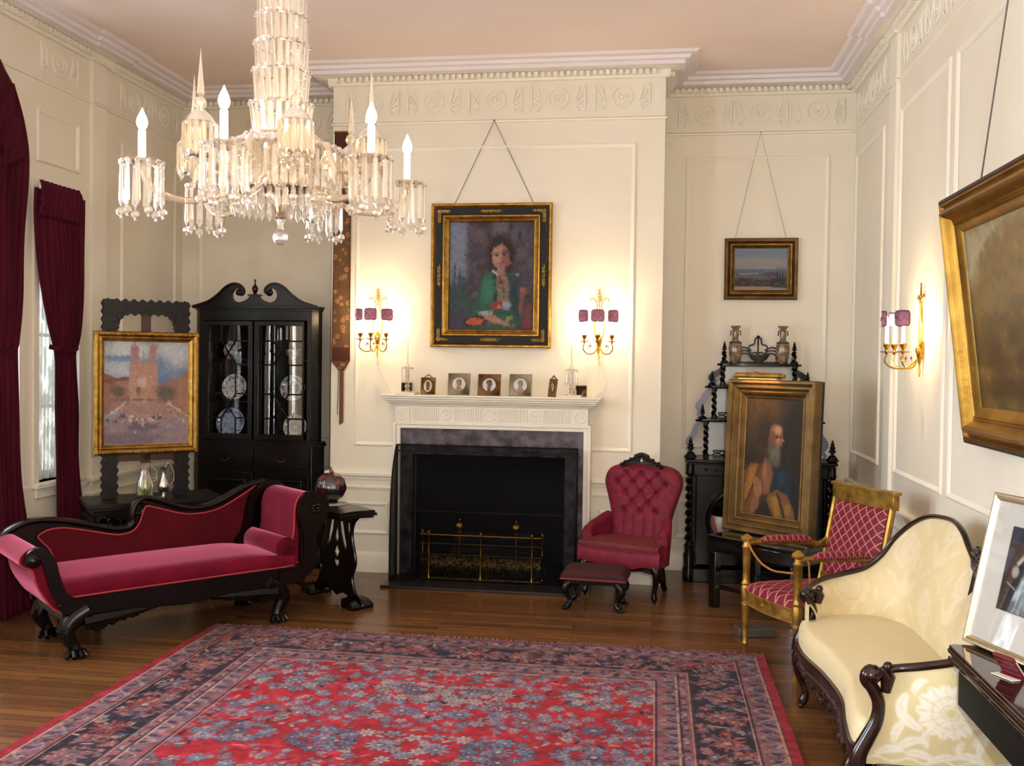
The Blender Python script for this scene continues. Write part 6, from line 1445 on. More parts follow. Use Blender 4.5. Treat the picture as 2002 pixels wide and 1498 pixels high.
    mb = MB(); mb.tube([(-.217, -.137, .21), (.217, -.137, .21), (.217, .137, .21), (-.217, .137, .21)], .006, 6, closed=True); mb.build('braid', mat('red_braid', (118, 40, 44), .7), F0)
    mb = MB(); mb.prism([(-.20, -.12), (.20, -.12), (.20, .12), (-.20, .12)], .175, .205, 'XY'); mb.build('rail', BLACKWOOD, F0, bevel=.003)
    for sx in (-1, 1):
        for sy in (-1, 1):
            mb = MB(); x, y = sx*.165, sy*.10; mb.tube(catmull([(x-sx*.01, y, .185), (x+sx*.025, y+sy*.008, .14), (x, y, .08), (x-sx*.01, y, .045), (x+sx*.016, y+sy*.012, .018)], 4), [.026]*6+[.02, .017, .015, .014, .014, .015, .017, .02, .022, .022, .016], 10)
            for k in range(3): mb.sph((x+sx*.02+.012*(k-1), y+sy*.02, .014), .012, 6)
            mb.sph((x+sx*.02, y, .13), .022, 8); mb.build('leg', BLACKWOOD, F0)
make_armchair()

# ------------------------------------------------------------------ giltwood armchair with lattice silk
def lattice(name, base, linec, scale=8.5):
    M = mat(name, base, .55, sheen=.2, spec=.3, bump=.05, bscale=240); nt = M.node_tree; N = nt.nodes; L = nt.links; p = N['Principled BSDF']
    uv = N.new('ShaderNodeTexCoord'); sp = N.new('ShaderNodeSeparateXYZ'); L.new(uv.outputs['UV'], sp.inputs[0])
    def math_(op, a, b=None):
        n = N.new('ShaderNodeMath'); n.operation = op
        for i, q in enumerate((a, b)):
            if q is None: continue
            if isinstance(q, (int, float)): n.inputs[i].default_value = q
            else: L.new(q, n.inputs[i])
        return n.outputs[0]
    u = math_('MULTIPLY', sp.outputs[0], scale); v = math_('MULTIPLY', sp.outputs[1], scale*.62)
    mk = None
    for s in (math_('ADD', u, v), math_('SUBTRACT', u, v)):
        f = math_('ABSOLUTE', math_('SUBTRACT', math_('FRACT', s), .5)); q = math_('LESS_THAN', f, .06); mk = q if mk is None else math_('MAXIMUM', mk, q)
    mx = N.new('ShaderNodeMix'); mx.data_type = 'RGBA'; L.new(mk, mx.inputs[0]); mx.inputs[6].default_value = (*lin(base), 1); mx.inputs[7].default_value = (*lin(linec), 1); L.new(mx.outputs[2], p.inputs['Base Color'])
    return M
LAT = lattice('crimson_lattice_silk', (112, 22, 48), (184, 126, 100))
def make_gilt_chair():
    T0 = thing('giltwood_armchair', 'giltwood open armchair upholstered in crimson lattice silk beside the cream settee', 'armchair', (.86, 5.518, 0), radians(-64))
    g = GOLDW
    def post(mb, x, y, z0, z1): pass
    for x in (-.245, .255):       # front legs carrying the arm posts
        mb = MB(); mb.lathe([(.012, 0), (.015, .01), (.014, .045), (.018, .05), (.018, .06), (.014, .066), (.015, .10), (.022, .27), (.026, .278), (.026, .29), (.022, .296), (.026, .31), (.027, .38), (.022, .392), (.025, .40), (.025, .408), (.020, .415), (.019, .43), (.0225, .60), (.026, .607), (.024, .618), (.020, .625), (.020, .64), (.032, .648), (.034, .658), (.028, .668), (.016, .675), (.010, .682), (.0001, .684)], (x, -.25, 0), 18)
        for z in (.06, .29, .40, .61): mb.tube([(x+.0245*cos(a), -.25+.0245*sin(a), z) for a in np.linspace(0, 2*pi, 13)[:-1]], .003, 5, closed=True)
        mb.build('front_leg', g, T0)
    for x in (-.215, .225):
        mb = MB(); mb.tube([(x, .24, .36), (x*1.02, .27, .18), (x*1.06, .33, .0)], [.022, .020, .016], 8); mb.build('rear_leg', g, T0)
    # seat rail and cushion
    mb = MB(); fr = [(-.24, -.265), (-.12, -.29), (.0, -.30), (.13, -.29), (.25, -.265)]
    pl = catmull(fr, 3)
    mb.prism(pl+[(x, y+.028) for x, y in pl[::-1]], .300, .375, 'XY')
    for sx, xx in ((-1, -.235), (1, .245)): mb.box(min(xx, xx-sx*.026), -.25, .305, max(xx, xx-sx*.026), .25, .37)
    mb.box(-.215, .225, .305, .225, .25, .37)
    mb.tube([(x, y-.002, .372) for x, y in pl], .005, 6); mb.tube([(x, y-.002, .303) for x, y in pl], .005, 6)
    mb.sph((0.005, -.302, .338), .012, 10, (1, .5, 1)); mb.build('seat_rail', g, T0, bevel=.002)
    def seat(u, v):
        s = -1+2*u; x = .005+s*lerp(.238, .212, v); yf = -.29+.022*s*s; y = lerp(yf, .235, v)
        e = (1-abs(s)**5)*(1-abs(1-2*v)**7); return (x, y, .372+.062*max(0, e)**.42)
    mb = MB(); mb.grid(seat, 34, 34, (.75, 1.05)); mb.build('seat_cushion', LAT, T0)
    # back, raked
    yb = lambda z: .225+(z-.40)*.20
    for x in (-.218, .272):
        mb = MB(); mb.tube([(x-.006, yb(z), z) for z in (.34, .5, .7, .88)], [.016, .017, .018, .018], 8); mb.box(x-.024, yb(.7)-.0, .5, x+.012, yb(.7)+.001, .51) if False else None
        mb.build('back_post', g, T0)
    mb = MB(); c = yb(.92)
    mb.prism([(-.235, c-.022), (-.10, c-.030), (.02, c-.032), (.14, c-.030), (.287, c-.022), (.287, c+.018), (.02, c+.010), (-.235, c+.018)], .872, .958, 'XY'); mb.prism([(-.245, c-.028), (.02, c-.040), (.297, c-.028), (.297, c+.024), (-.245, c+.024)], .955, .972, 'XY'); mb.build('top_rail', g, T0, bevel=.004)
    mb = MB(); mb.box(-.215, yb(.43)-.015, .405, .265, yb(.43)+.012, .455); mb.build('lower_rail', g, T0, bevel=.004)
    def back(u, v):
        s = -1+2*u; z = lerp(.452, .874, v); e = max(0, (1-abs(s)**6)*(1-abs(1-2*v)**8)); return (.026+s*.222, yb(z)-.012-.028*e**.5, z)
    mb = MB(); mb.grid(back, 26, 34, (.75, 1.25)); mb.build('back_cushion', LAT, T0)
    mb = MB(); mb.prism([(-.20, .45), (.25, .45), (.25, .875), (-.20, .875)], -.0, .012); mb.xf(Matrix.Translation((0, yb(.0)+.012, 0)) @ Matrix.Shear('XZ', 4, (0, 0)) if False else Matrix(((1, 0, 0, 0), (0, 1, .20, .225-.08+.0), (0, 0, 1, 0), (0, 0, 0, 1)))); mb.build('back_lining', LAT, T0)
    for x in (-.245, .255):
        xb = x+(.02 if x < 0 else .02)
        mb = MB(); P_ = [(x, -.25, .632), (x, -.1, .632), (x+.005, .1, .622), (xb, yb(.6)-.0, .598)]
        mb.tube(catmull(P_, 4), .016, 8, flat=1.2); mb.tube(catmull([(xb, yb(.6)-.08, .60), (xb, yb(.64)-.01, .64), (xb, yb(.7), .70)], 4), .012, 8); arm = mb.build('arm_rest', g, T0)
        def pad(u, v, x=x):
            y = lerp(-.165, .175, u); a = pi*v; e = max(0, 1-abs(2*u-1)**5)**.5; return (x+.004-.030*cos(a)*(.8+.2*e), y, .640-.010*(u)+.034*sin(a)*e)
        mb = MB(); mb.grid(pad, 26, 12, (1.1, .25)); mb.build('arm_pad', LAT, arm)
    # tasselled cords looped between the arms and posts
    cord = mat('gold_cord', (176, 118, 50), .7, rgb2=(140, 86, 34), scale=60)
    mb = MB(); mb.tube(catmull([(-.225, -.262, .655), (-.15, -.27, .60), (-.05, -.275, .555), (.06, -.275, .54), (.16, -.272, .55), (.235, -.265, .56)], 6), .0055, 8); mb.tube([(.255, -.22, .65), (.275, -.20, .62), (.28, -.19, .45), (.278, -.19, .30)], .005, 6); mb.build('looped_cord', cord, T0)
make_gilt_chair()

# ------------------------------------------------------------------ cream damask settee
def damask_color(a, b, base=(206, 186, 134), hi=(214, 206, 182)):
    """woven pattern at metric cloth coordinates"""
    p, q = .30, .38
    i = round(a/p); best = 0
    for oi in (-1, 0, 1):
        for oj in (-1, 0, 1):
            ca = (round(a/p)+oi)*p; cb = (round((b-(.5*q if (round(a/p)+oi) % 2 else 0))/q)+oj)*q+(.5*q if (round(a/p)+oi) % 2 else 0)
            dx, dy = a-ca, b-cb; d = hypot(dx, dy); t = atan2(dy, dx)
            if d < .095*(.80+.20*abs(cos(4.5*t))) and not (.055 < d < .062) and abs(sin(9*t))*d > .006: best = 1
            dd = hypot(dx, dy+.14)
            if .02 < d and abs(dx) < .012+.03*abs(sin(dy*30)) and -.19 < dy < -.09: best = 1
            for (lx, ly, la, ll, lw) in ((.085, -.12, .7, .042, .013), (.10, .13, -.6, .040, .012), (.05, -.15, 1.3, .034, .010), (.06, .16, .2, .034, .010), (.125, -.02, 1.5, .030, .011)):
                ex, ey = abs(dx)-lx, dy-ly; qx, qy = ex*cos(la)+ey*sin(la), -ex*sin(la)+ey*cos(la)
                if (qx/ll)**2+((qy+.25*qx*qx/ll)/lw)**2 < 1 and abs(qy) > .0015: best = 1
    k = .8*best+.2*(.5+.5*sin(a*37)*sin(b*29))
    return lin(tuple(lerp(x, y, k) for x, y in zip(base, hi)))
def make_settee():
    Y0 = 3.42; Y1 = 4.98; YM = (Y0+Y1)/2
    T0 = thing('cream_settee', 'cream and gold damask settee with a lobed mahogany framed back against the right wall', 'settee', (0, 0, 0))
    RW = mat('red_mahogany', (40, 15, 10), .2, rgb2=(24, 9, 7), scale=8, stretch=(1, 1, 3), spec=.5, coat=.15)
    CREAM = painted('cream_damask', .5, bump=.03, bscale=260, spec=.35, sheen=.15)
    # plan of the seat front (serpentine)
    fr = catmull([(.80, Y1-.05), (.705, Y1-.18), (.690, Y1-.42), (.735, YM+.08), (.755, YM-.22), (.722, Y0+.30), (.705, Y0+.10), (.735, Y0+.03)], 8)
    nf = len(fr)
    # top line of the back from the far arm round to the near arm  (x, y, z)
    rail = [(.735, Y1-.26, .525), (.725, Y1-.20, .56), (.76, Y1-.13, .575), (.83, Y1-.07, .60), (.93, Y1-.005, .615), (1.04, Y1+.02, .645), (1.12, Y1+.025, .71), (1.18, Y1+.01, .80), (1.24, Y1-.05, .88), (1.285, Y1-.16, .935), (1.315, Y1-.30, .955), (1.33, Y1-.42, .955), (1.335, Y1-.53, .925), (1.338, Y1-.61, .87), (1.338, YM+.035, .80),
            (1.338, YM-.035, .80), (1.338, Y0+.61, .87), (1.335, Y0+.53, .925), (1.33, Y0+.42, .955), (1.315, Y0+.30, .955), (1.285, Y0+.17, .93), (1.24, Y0+.06, .87), (1.18, Y0+.0, .80), (1.10, Y0-.04, .73), (1.00, Y0-.06, .68), (.91, Y0-.02, .645), (.84, Y0+.0, .628), (.79, Y0+.0, .62)]
    RC = catmull(rail, 14); n = len(RC)
    # inside foot of the back (where it meets the seat)
    foot = [(.76, Y1-.24), (.77, Y1-.20), (.80, Y1-.16), (.86, Y1-.13), (.94, Y1-.11), (1.02, Y1-.10), (1.08, Y1-.12), (1.13, Y1-.16), (1.17, Y1-.21), (1.19, Y1-.28), (1.20, Y1-.36), (1.205, Y1-.44), (1.21, Y1-.54), (1.21, Y1-.62), (1.21, YM+.03),
            (1.21, YM-.03), (1.21, Y0+.62), (1.21, Y0+.54), (1.205, Y0+.44), (1.20, Y0+.36), (1.19, Y0+.28), (1.16, Y0+.20), (1.12, Y0+.14), (1.06, Y0+.10), (.98, Y0+.08), (.90, Y0+.09), (.84, Y0+.09), (.79, Y0+.09)]
    FC = catmull(foot, 14)
    arcl = [0]
    for i in range(1, n): arcl.append(arcl[-1]+hypot(FC[i][0]-FC[i-1][0], FC[i][1]-FC[i-1][1]))
    NV = 46; vs = []; cs = []
    for i in range(n):
        rx, ry, rz = RC[i]; fx, fy = FC[i]
        dx, dy = fx-rx, fy-ry; L_ = hypot(dx, dy)+1e-6
        for j in range(NV+1):
            v = j/NV; b = .05*sin(pi*min(1, v*1.05))**.8*min(1, (rz-.40)*4)
            x = lerp(fx, rx, v**1.3)+dx/L_*b; y = lerp(fy, ry, v**1.3)+dy/L_*b; z = lerp(.40, rz-.012, v)
            vs.append((x, y, z)); cs.append(damask_color(arcl[i]*1.15, z, (212, 194, 150), (219, 206, 172)))
    mb = MB(); mb.add(vs, [(i*(NV+1)+j, i*(NV+1)+j+1, (i+1)*(NV+1)+j+1, (i+1)*(NV+1)+j) for i in range(n-1) for j in range(NV)], None, cs)
    mb.build('inside_back', CREAM, T0, angle=85)
    mb = MB(); mb.tube(RC, [.0145]*n, 10, flat=.8); mb.build('show_wood_rail', RW, T0)
    # carved knuckle between the two lobes
    mb = MB()
    for k in range(26):
        a = k*2.4; r = .045*sqrt(k/26); mb.sph((1.325+random.uniform(-.015, .015), YM+r*cos(a)*1.1, .835+r*sin(a)*1.3), .020, 7)
    for sg in (1, -1): mb.tube([(1.33, YM+sg*.01, .78), (1.325, YM+sg*.05, .82), (1.325, YM+sg*.06, .87), (1.328, YM+sg*.03, .90)], [.012, .02, .018, .01], 8)
    mb.tube([(1.315, YM, .80), (1.28, YM, .66), (1.24, YM, .50)], [.016, .008, .004], 8); mb.build('carved_knuckle', mat('carved_walnut', (40, 22, 18), .3, spec=.6), T0)
    # outside back and near/far outside arms
    vs = []; cs = []; NV2 = 64; bot = []
    for i in range(n):
        rx, ry, rz = RC[i]; cxx, cyy = 1.05, YM
        # bottom line of the outside panel sits on the rail
        t = i/(n-1)
        if rx > 1.2: bx, by = min(rx+.05, 1.43), ry
        else: bx, by = rx, ry
        if ry < Y0+.2 and rx <= 1.24: by = Y0-.005; bx = lerp(.712, 1.30, (rx-.79)/(1.24-.79))
        if ry > Y1-.2 and rx <= 1.24: by = Y1-.03; bx = lerp(.80, 1.30, (rx-.735)/(1.24-.735))
        for j in range(NV2+1):
            v = j/NV2; bulge = .018*sin(pi*v)
            x = lerp(bx, rx, v); y = lerp(by, ry, v); z = lerp(.295, rz-.015, v)
            if ry < Y0+.2 and rx <= 1.24:
                y -= bulge
                x = lerp(bx, rx, v)-.028*sin(pi*v)*max(0, 1-(rx-.79)/.2)
            vs.append((x, y, z)); cs.append(lin((200, 184, 140)))
    # big woven flower on the near outside arm
    c0 = (.985, .50)
    def leaf_(dx, dz, la, ll, lw, cv=.25):
        qx, qz = dx*cos(la)+dz*sin(la), -dx*sin(la)+dz*cos(la); qz += cv*qx*qx/ll
        return (qx/ll)**2+(qz/lw)**2 < 1 and abs(qz) > .0012
    LV = [(.835, .50, 1.5, .05, .018), (.862, .455, 2.4, .045, .016), (.82, .42, 1.2, .045, .016), (.86, .385, .5, .05, .016), (.80, .355, .2, .05, .015), (.90, .345, -.2, .05, .015), (.97, .335, .3, .055, .014), (1.06, .345, -.2, .05, .015), (1.10, .42, .5, .05, .017), (1.14, .46, .1, .045, .016), (1.09, .385, 1.2, .035, .014), (1.17, .40, -.5, .05, .016), (.885, .58, .9, .035, .012), (1.12, .54, 1.0, .04, .015), (.91, .40, 1.6, .035, .012), (1.02, .375, 1.4, .03, .012)]
    def motif(x, z):
        dx, dz = x-c0[0], z-c0[1]; d = hypot(dx, dz*1.1); t = atan2(dz, dx)
        R1 = .108*(.84+.16*abs(cos(7*t)))
        if d < R1:
            if d < .018: return 0
            if .026 < d < .031 or .058 < d < .062: return 0
            if abs(sin(7*t)) < .17 and d > .04: return 0
            if abs(sin(9*t+.5)) < .16 and .02 < d < .058: return 0
            return 1
        if hypot(x-1.01, z-.655) < .024 and hypot(x-1.01, z-.655) > .007: return 1
        for (lx, lz, la, ll, lw) in LV:
            if leaf_(x-lx, z-lz, la, ll, lw): return 1
        return 1 if abs(z-.318-.008*sin(x*60)) < .004 else 0
    for k, (x, y, z) in enumerate(vs):
        if y < Y0+.10:
            m_ = sum(motif(x+ex, z+ez) for ex in (-.0022, .0022) for ez in (-.0018, .0018))/4
            cs[k] = lin((lerp(204, 224, m_), lerp(194, 222, m_), lerp(150, 210, m_)))
    mb = MB(); mb.add(vs, [(i*(NV2+1)+j, i*(NV2+1)+j+1, (i+1)*(NV2+1)+j+1, (i+1)*(NV2+1)+j) for i in range(n-1) for j in range(NV2)], None, cs)
    mb.build('outside_cover', CREAM, T0, angle=85)
    # upholstered seat
    K = 34; vs = []; cs = []
    for i in range(nf):
        fx, fy = fr[i]; t = i/(nf-1)
        ty = lerp(Y1-.12, Y0+.10, t)
        for j in range(K+1):
            v = j/K
            if v < .22:
                s = v/.22; a = s*pi/2; x = fx-.012*sin(a*2)*.6+.03*(1-cos(a))*0+.035*(1-cos(a)); z = .325+.105*sin(a)
                y = fy
            else:
                s = (v-.22)/.78; x = lerp(fx+.035, 1.235, s); y = lerp(fy, lerp(Y1-.16, Y0+.12, t), s*.6); z = .430+.022*sin(pi*min(1, s*1.02))*(.6+.4*sin(pi*t))
            y = min(max(y, Y0+.04), Y1-.06)
            vs.append((x, y, z)); g_ = .25*sin(x*40+sin(y*13)*2)*sin(y*23); cs.append(lin((212+6*g_, 196+6*g_, 154+8*g_)))
    mb = MB(); mb.add(vs, [(i*(K+1)+j, i*(K+1)+j+1, (i+1)*(K+1)+j+1, (i+1)*(K+1)+j) for i in range(nf-1) for j in range(K)], None, cs); mb.build('seat', CREAM, T0, angle=85)
    # front seat rail with carving, near end rail
    mb = MB(); vs = []
    pr_ = [(0.0, .335), (-.014, .325), (-.016, .29), (-.004, .262), (.02, .25), (.03, .335)]
    for (x, y) in fr: vs += [(x+d, y, z-.02*0) for d, z in pr_]
    m6 = len(pr_); mb.add(vs, [(i*m6+j, i*m6+(j+1) % m6, (i+1)*m6+(j+1) % m6, (i+1)*m6+j) for i in range(nf-1) for j in range(m6)])
    mb.box(.76, Y0-.012, .235, 1.40, Y0+.02, .298); mb.box(.82, Y1-.06, .235, 1.40, Y1-.03, .298); mb.box(1.38, Y0, .235, 1.42, Y1-.04, .298); mb.build('seat_rail', RW, T0, bevel=.003)
    mb = MB(); rr = random.Random(8); mb.tube([(fr[int((.27+.5*q/12)*(nf-1))][0]-.008, fr[int((.27+.5*q/12)*(nf-1))][1], .262) for q in range(13)], .018, 8)
    for k in range(46):
        t = .28+.48*k/45; x, y = fr[int(t*(nf-1))]; dz = .075*sin(pi*(k/45)); mb.sph((x-.012+rr.uniform(-.006, .012), y, .268-dz*rr.random()), rr.uniform(.012, .02), 6)
    mb.build('carved_apron', mat('carved_walnut', (40, 22, 18), .3), T0)
    # arm posts: scrolled knuckle sweeping down to the leg
    for far in (0, 1):
        yy = Y0-.022 if not far else Y1-.20; sg = 1
        s_ = 0 if not far else -.04
        mb = MB(); C_ = catmull([(.755, yy, .60+s_*1.4), (.735, yy, .615+s_*1.4), (.722, yy, .59+s_*1.3), (.745, yy, .555+s_), (.762, yy, .51+s_), (.755, yy, .45), (.728, yy, .39), (.702, yy, .335), (.695, yy+.0, .28)], 5)
        mb.tube(C_, [lerp(.030, .022, min(1, i/14)) if i < 22 else lerp(.022, .03, (i-22)/18) for i in range(len(C_))], 12)
        mb.sph((.735, yy, .605+s_*1.4), .036, 14, (1, .9, .85)); mb.tube([(.775, yy, .63+s_*1.4), (.79, yy, .60+s_*1.4), (.785, yy, .55+s_)], [.022, .026, .016], 10); mb.sph((.79, yy, .635+s_*1.4), .018, 10); mb.build('arm_post', RW, T0)
    for (x, y) in ((.72, Y0+.05), (.73, Y1-.20)):
        mb = MB(); mb.tube(catmull([(x, y, .29), (x-.028, y, .24), (x-.02, y, .16), (x+.005, y, .08), (x-.012, y, .02)], 4), [.040, .040, .040, .038, .036, .033, .03, .026, .023, .020, .018, .018, .018, .02, .022, .022, .016], 10)
        for k in range(5): mb.sph((x-.03+.004*k, y+.015*(k % 2), .27-.025*k), .016, 6)
        mb.sph((x-.014, y, .014), .014, 8); mb.build('leg', RW, T0)
    for (x, y) in ((1.36, Y0+.05), (1.36, Y1-.1)):
        mb = MB(); mb.tube([(x, y, .26), (x+.01, y, .14), (x+.035, y, .0)], [.024, .02, .016], 8); mb.build('leg', RW, T0)
make_settee()

# ------------------------------------------------------------------ dark side table, framed photograph, little red box
def make_console():
    x0, x1, y0, y1 = .945, 1.465, 1.75, 3.30; D_ = mat('dark_polished_table', (30, 18, 13), .07, rgb2=(44, 26, 18), scale=6, stretch=(4, 1, 1), spec=.6, coat=.5)
    T0 = thing('polished_console_table', 'very dark polished table with a moulded edge at the right foreground', 'table', ((x0+x1)/2, (y0+y1)/2, 0)); hx, hy = (x1-x0)/2, (y1-y0)/2
    mb = MB(); r = lambda a, b, c: [(-a+c, -b), (a-c, -b), (a, -b+c), (a, b-c), (a-c, b), (-a+c, b), (-a, b-c), (-a, -b+c)]
    mb.prism(r(hx-.004, hy-.004, .012), .742, .752, 'XY'); mb.prism(r(hx, hy, .014), .728, .742, 'XY'); mb.prism(r(hx-.010, hy-.010, .012), .716, .728, 'XY'); mb.prism(r(hx-.002, hy-.002, .012), .702, .716, 'XY'); mb.build('top', D_, T0, bevel=.003)
    mb = MB(); mb.prism(r(hx-.030, hy-.030, .004), .565, .702, 'XY'); mb.build('apron', mat('dull_black_wood', (10, 7, 6), .6, spec=.15), T0, bevel=.003)
    mb = MB(); mb.tube([(-hx+.032, -hy+.05, .694), (-hx+.032, hy-.035, .694), (hx-.032, hy-.033, .694)], .004, 5); mb.build('bead_moulding', D_, T0)
    for sx in (-1, 1):
        for sy in (-1, 1):
            if sy > 0 and sx < 0: pass
            mb = MB(); x, y = sx*(hx-.07), (-hy+.07 if sy < 0 else -.25); mb.tube([(x, y, .58), (x, y, .0)], [.030, .016], 4, twist=0); mb.build('leg', D_, T0, smooth=False)
    # framed photograph leaning back
    bl = Vector((1.009, 3.331)); dr = Vector((.094, -.252)).normalized(); W_, H_ = .46, .495; ang = atan2(dr.y, dr.x); c = bl+dr*W_/2
    lean = math.atan2(.108, .478)
    SILV = mat('silver_gilt_frame', (206, 190, 160), .25, metal=.95); 
    p = thing('framed_photograph', 'silver gilt framed black and white photograph with a wide white mat on the dark table', 'picture frame', (c.x, c.y, .7565), rot=(-lean, 0, ang))
    mb = MB(); mb.rframe(-W_/2, 0, W_/2, H_, [(0, -.014), (0, .006), (.004, .012), (.010, .012), (.013, .008), (.018, .011), (.022, .006), (.025, .001)]); fr = mb.build('frame', SILV, p, angle=30)
    mb = MB(); mb.box(-W_/2+.002, .004, .002, W_/2-.002, .014, H_-.002); mb.build('backing', BLACKM, fr, smooth=False)
    mb = MB(); ix, iz0, iz1 = W_/2-.105, .135, H_-.095
    mb.prism([(-W_/2+.022, .022), (W_/2-.022, .022), (W_/2-.022, H_-.022), (-W_/2+.022, H_-.022)], .0, .002, 'XZ', [[(-ix, iz0), (ix, iz0), (ix, iz1), (-ix, iz1)]]); mb.build('white_mat', mat('white_mat_board', (224, 222, 214), .8), p, smooth=False)
    P = Paint(90, 110, (44, 44, 52), 1.2); P.noise(6, 6, 12, 51); P.poly([(0, 0), (.3, 0), (0, .5)], (70, 70, 82), .2); P.ell(.55, .35, .12, .12, (120, 120, 118), .5); P.poly([(.3, .38), (.5, .42), (.8, .5), (.9, 1), (.3, 1), (.25, .6)], (60, 60, 62), .05); P.line([(.22, .42), (.34, .28)], .03, (190, 188, 180)); P.ell(.2, .52, .06, .07, (176, 174, 168), .5); P.line([(.1, .66), (.25, .72)], .012, (150, 150, 146)); P.poly([(.42, .58), (.52, .58), (.5, .74), (.4, .72)], (92, 40, 40), .02); P.poly([(0, .8), (1, .86), (1, 1), (0, 1)], (56, 52, 56), .05)
    P.canvas('photograph', painted('print_paper', .5), p, -ix-.004, iz0-.004, ix+.004, iz1+.004, y=.0025)
    mb = MB(); mb.box(-W_/2+.02, -.0025, .02, W_/2-.02, -.001, H_-.02); mb.build('glazing', clear_glass('picture_glass', .12), p, smooth=False)
    # small red box holding a white card
    b = thing('red_card_holder', 'small burgundy ribbed holder with a pale card in it on the dark table', 'card holder', (1.045, 2.985, .7525), radians(-62))
    R2 = mat('burgundy_leather', (92, 24, 32), .4)
    mb = MB(); M_ = Matrix.Rotation(radians(38), 4, 'X'); mb.box(-.035, -.006, 0, .035, .006, .075, M_); 
    for k in range(3): mb.box(-.036, -.0085, .012+.022*k, .036, -.005, .016+.022*k, M_)
    mb.xf(Matrix.Translation((0, .0, .004))); bo = mb.build('ribbed_front', R2, b, bevel=.0015)
    mb = MB(); mb.prism([(-.045, -.005), (.0, -.005), (.0, .012)], -.034, .034, 'YZ'); mb.build('base', R2, b)
    mb = MB(); mb.box(-.038, .004, .002, .038, .0065, .062, Matrix.Rotation(radians(38), 4, 'X')); mb.box(-.038, -.05, .001, .04, -.02, .003); mb.build('pale_card', mat('pale_card', (214, 208, 196), .5), b)
make_console()

# ------------------------------------------------------------------ large landscape tilted forward on the right wall
def make_big_picture():
    W_, H_ = 2.05, 1.12; yL, yR = 4.72, 2.67; lean = radians(-7.0)
    GF = mat('broad_gilt_frame', (176, 134, 58), .38, metal=.9, rgb2=(138, 100, 40), scale=7, bump=.1, bscale=40)
    DKF = mat('dark_outer_frame', (64, 44, 24), .45, rgb2=(46, 32, 18), scale=12)
    T0 = thing('large_framed_landscape', 'very large gilt framed dark landscape tilted forward on the right wall', 'painting', (XR-.028, (yL+yR)/2, 1.302), rot=(-lean, 0, -pi/2))
    mb = MB(); mb.rframe(-W_/2, 0, W_/2, H_, [(0, -.02), (0, .045), (.006, .056), (.016, .06), (.024, .055)]); fr = mb.build('frame', DKF, T0, angle=30)
    mb = MB(); mb.rframe(-W_/2, 0, W_/2, H_, [(.024, .055), (.028, .062), (.034, .062), (.038, .052), (.045, .046)]+[(.045+.058*t, .046+.034*sin(pi*t)) for t in (.15, .3, .5, .7, .85)]+[(.103, .044), (.112, .036), (.118, .042), (.124, .036), (.130, .042), (.136, .034), (.146, .03), (.172, .014)]); mb.build('gilt_moulding', GF, fr, angle=35)
    P = Paint(220, 110, (104, 88, 54), .5); P.noise(6, 5, 20, 61); P.poly([(0, 0), (1, 0), (1, .16), (.5, .06), (.3, .03), (.12, .16), (0, .34)], (146, 138, 112), .05); P.poly([(0, .34), (.12, .16), (.3, .03), (.5, .06), (1, .16), (1, .6), (0, .6)], (108, 86, 50), .05); P.ell(.02, .2, .06, .12, (150, 140, 116), .9, op=.6); P.poly([(0, .55), (.4, .5), (1, .6), (1, 1), (0, 1)], (66, 48, 26), .1)
    for i in range(60): rr = random.Random(i); P.ell(rr.random(), rr.uniform(.35, 1), .05, .04, rr.choice([(64, 50, 32), (118, 88, 44), (84, 66, 38), (98, 86, 54)]), .9, op=.5)
    P.dabs(900, .012, .12, 4)
    P.canvas('canvas', painted('varnished_oil', .25, spec=.5), T0, -W_/2+.168, .168, W_/2-.168, H_-.168, y=-.012)
    mb = MB(); mb.tube([(-.62, -.0, H_-.01), (-.25, .135, 2.10)], .0035, 6); mb.tube([(.62, -.0, H_-.01), (.25, .135, 2.10)], .0035, 6); mb.build('hanging_wire', WIRE, T0)
make_big_picture()
# the table's small glass block half hidden under the gilt chair
mb = MB(); mb.box(-.11, -.06, 0, .11, .06, .05); tag(mb.build('floor_register', mat('brushed_grille', (96, 90, 84), .4, metal=.5), loc=(.62, 6.02, .001), rot=(0, 0, .2), bevel=.004), 'low grey metal plate on the floor behind the giltwood chair', 'floor grille')

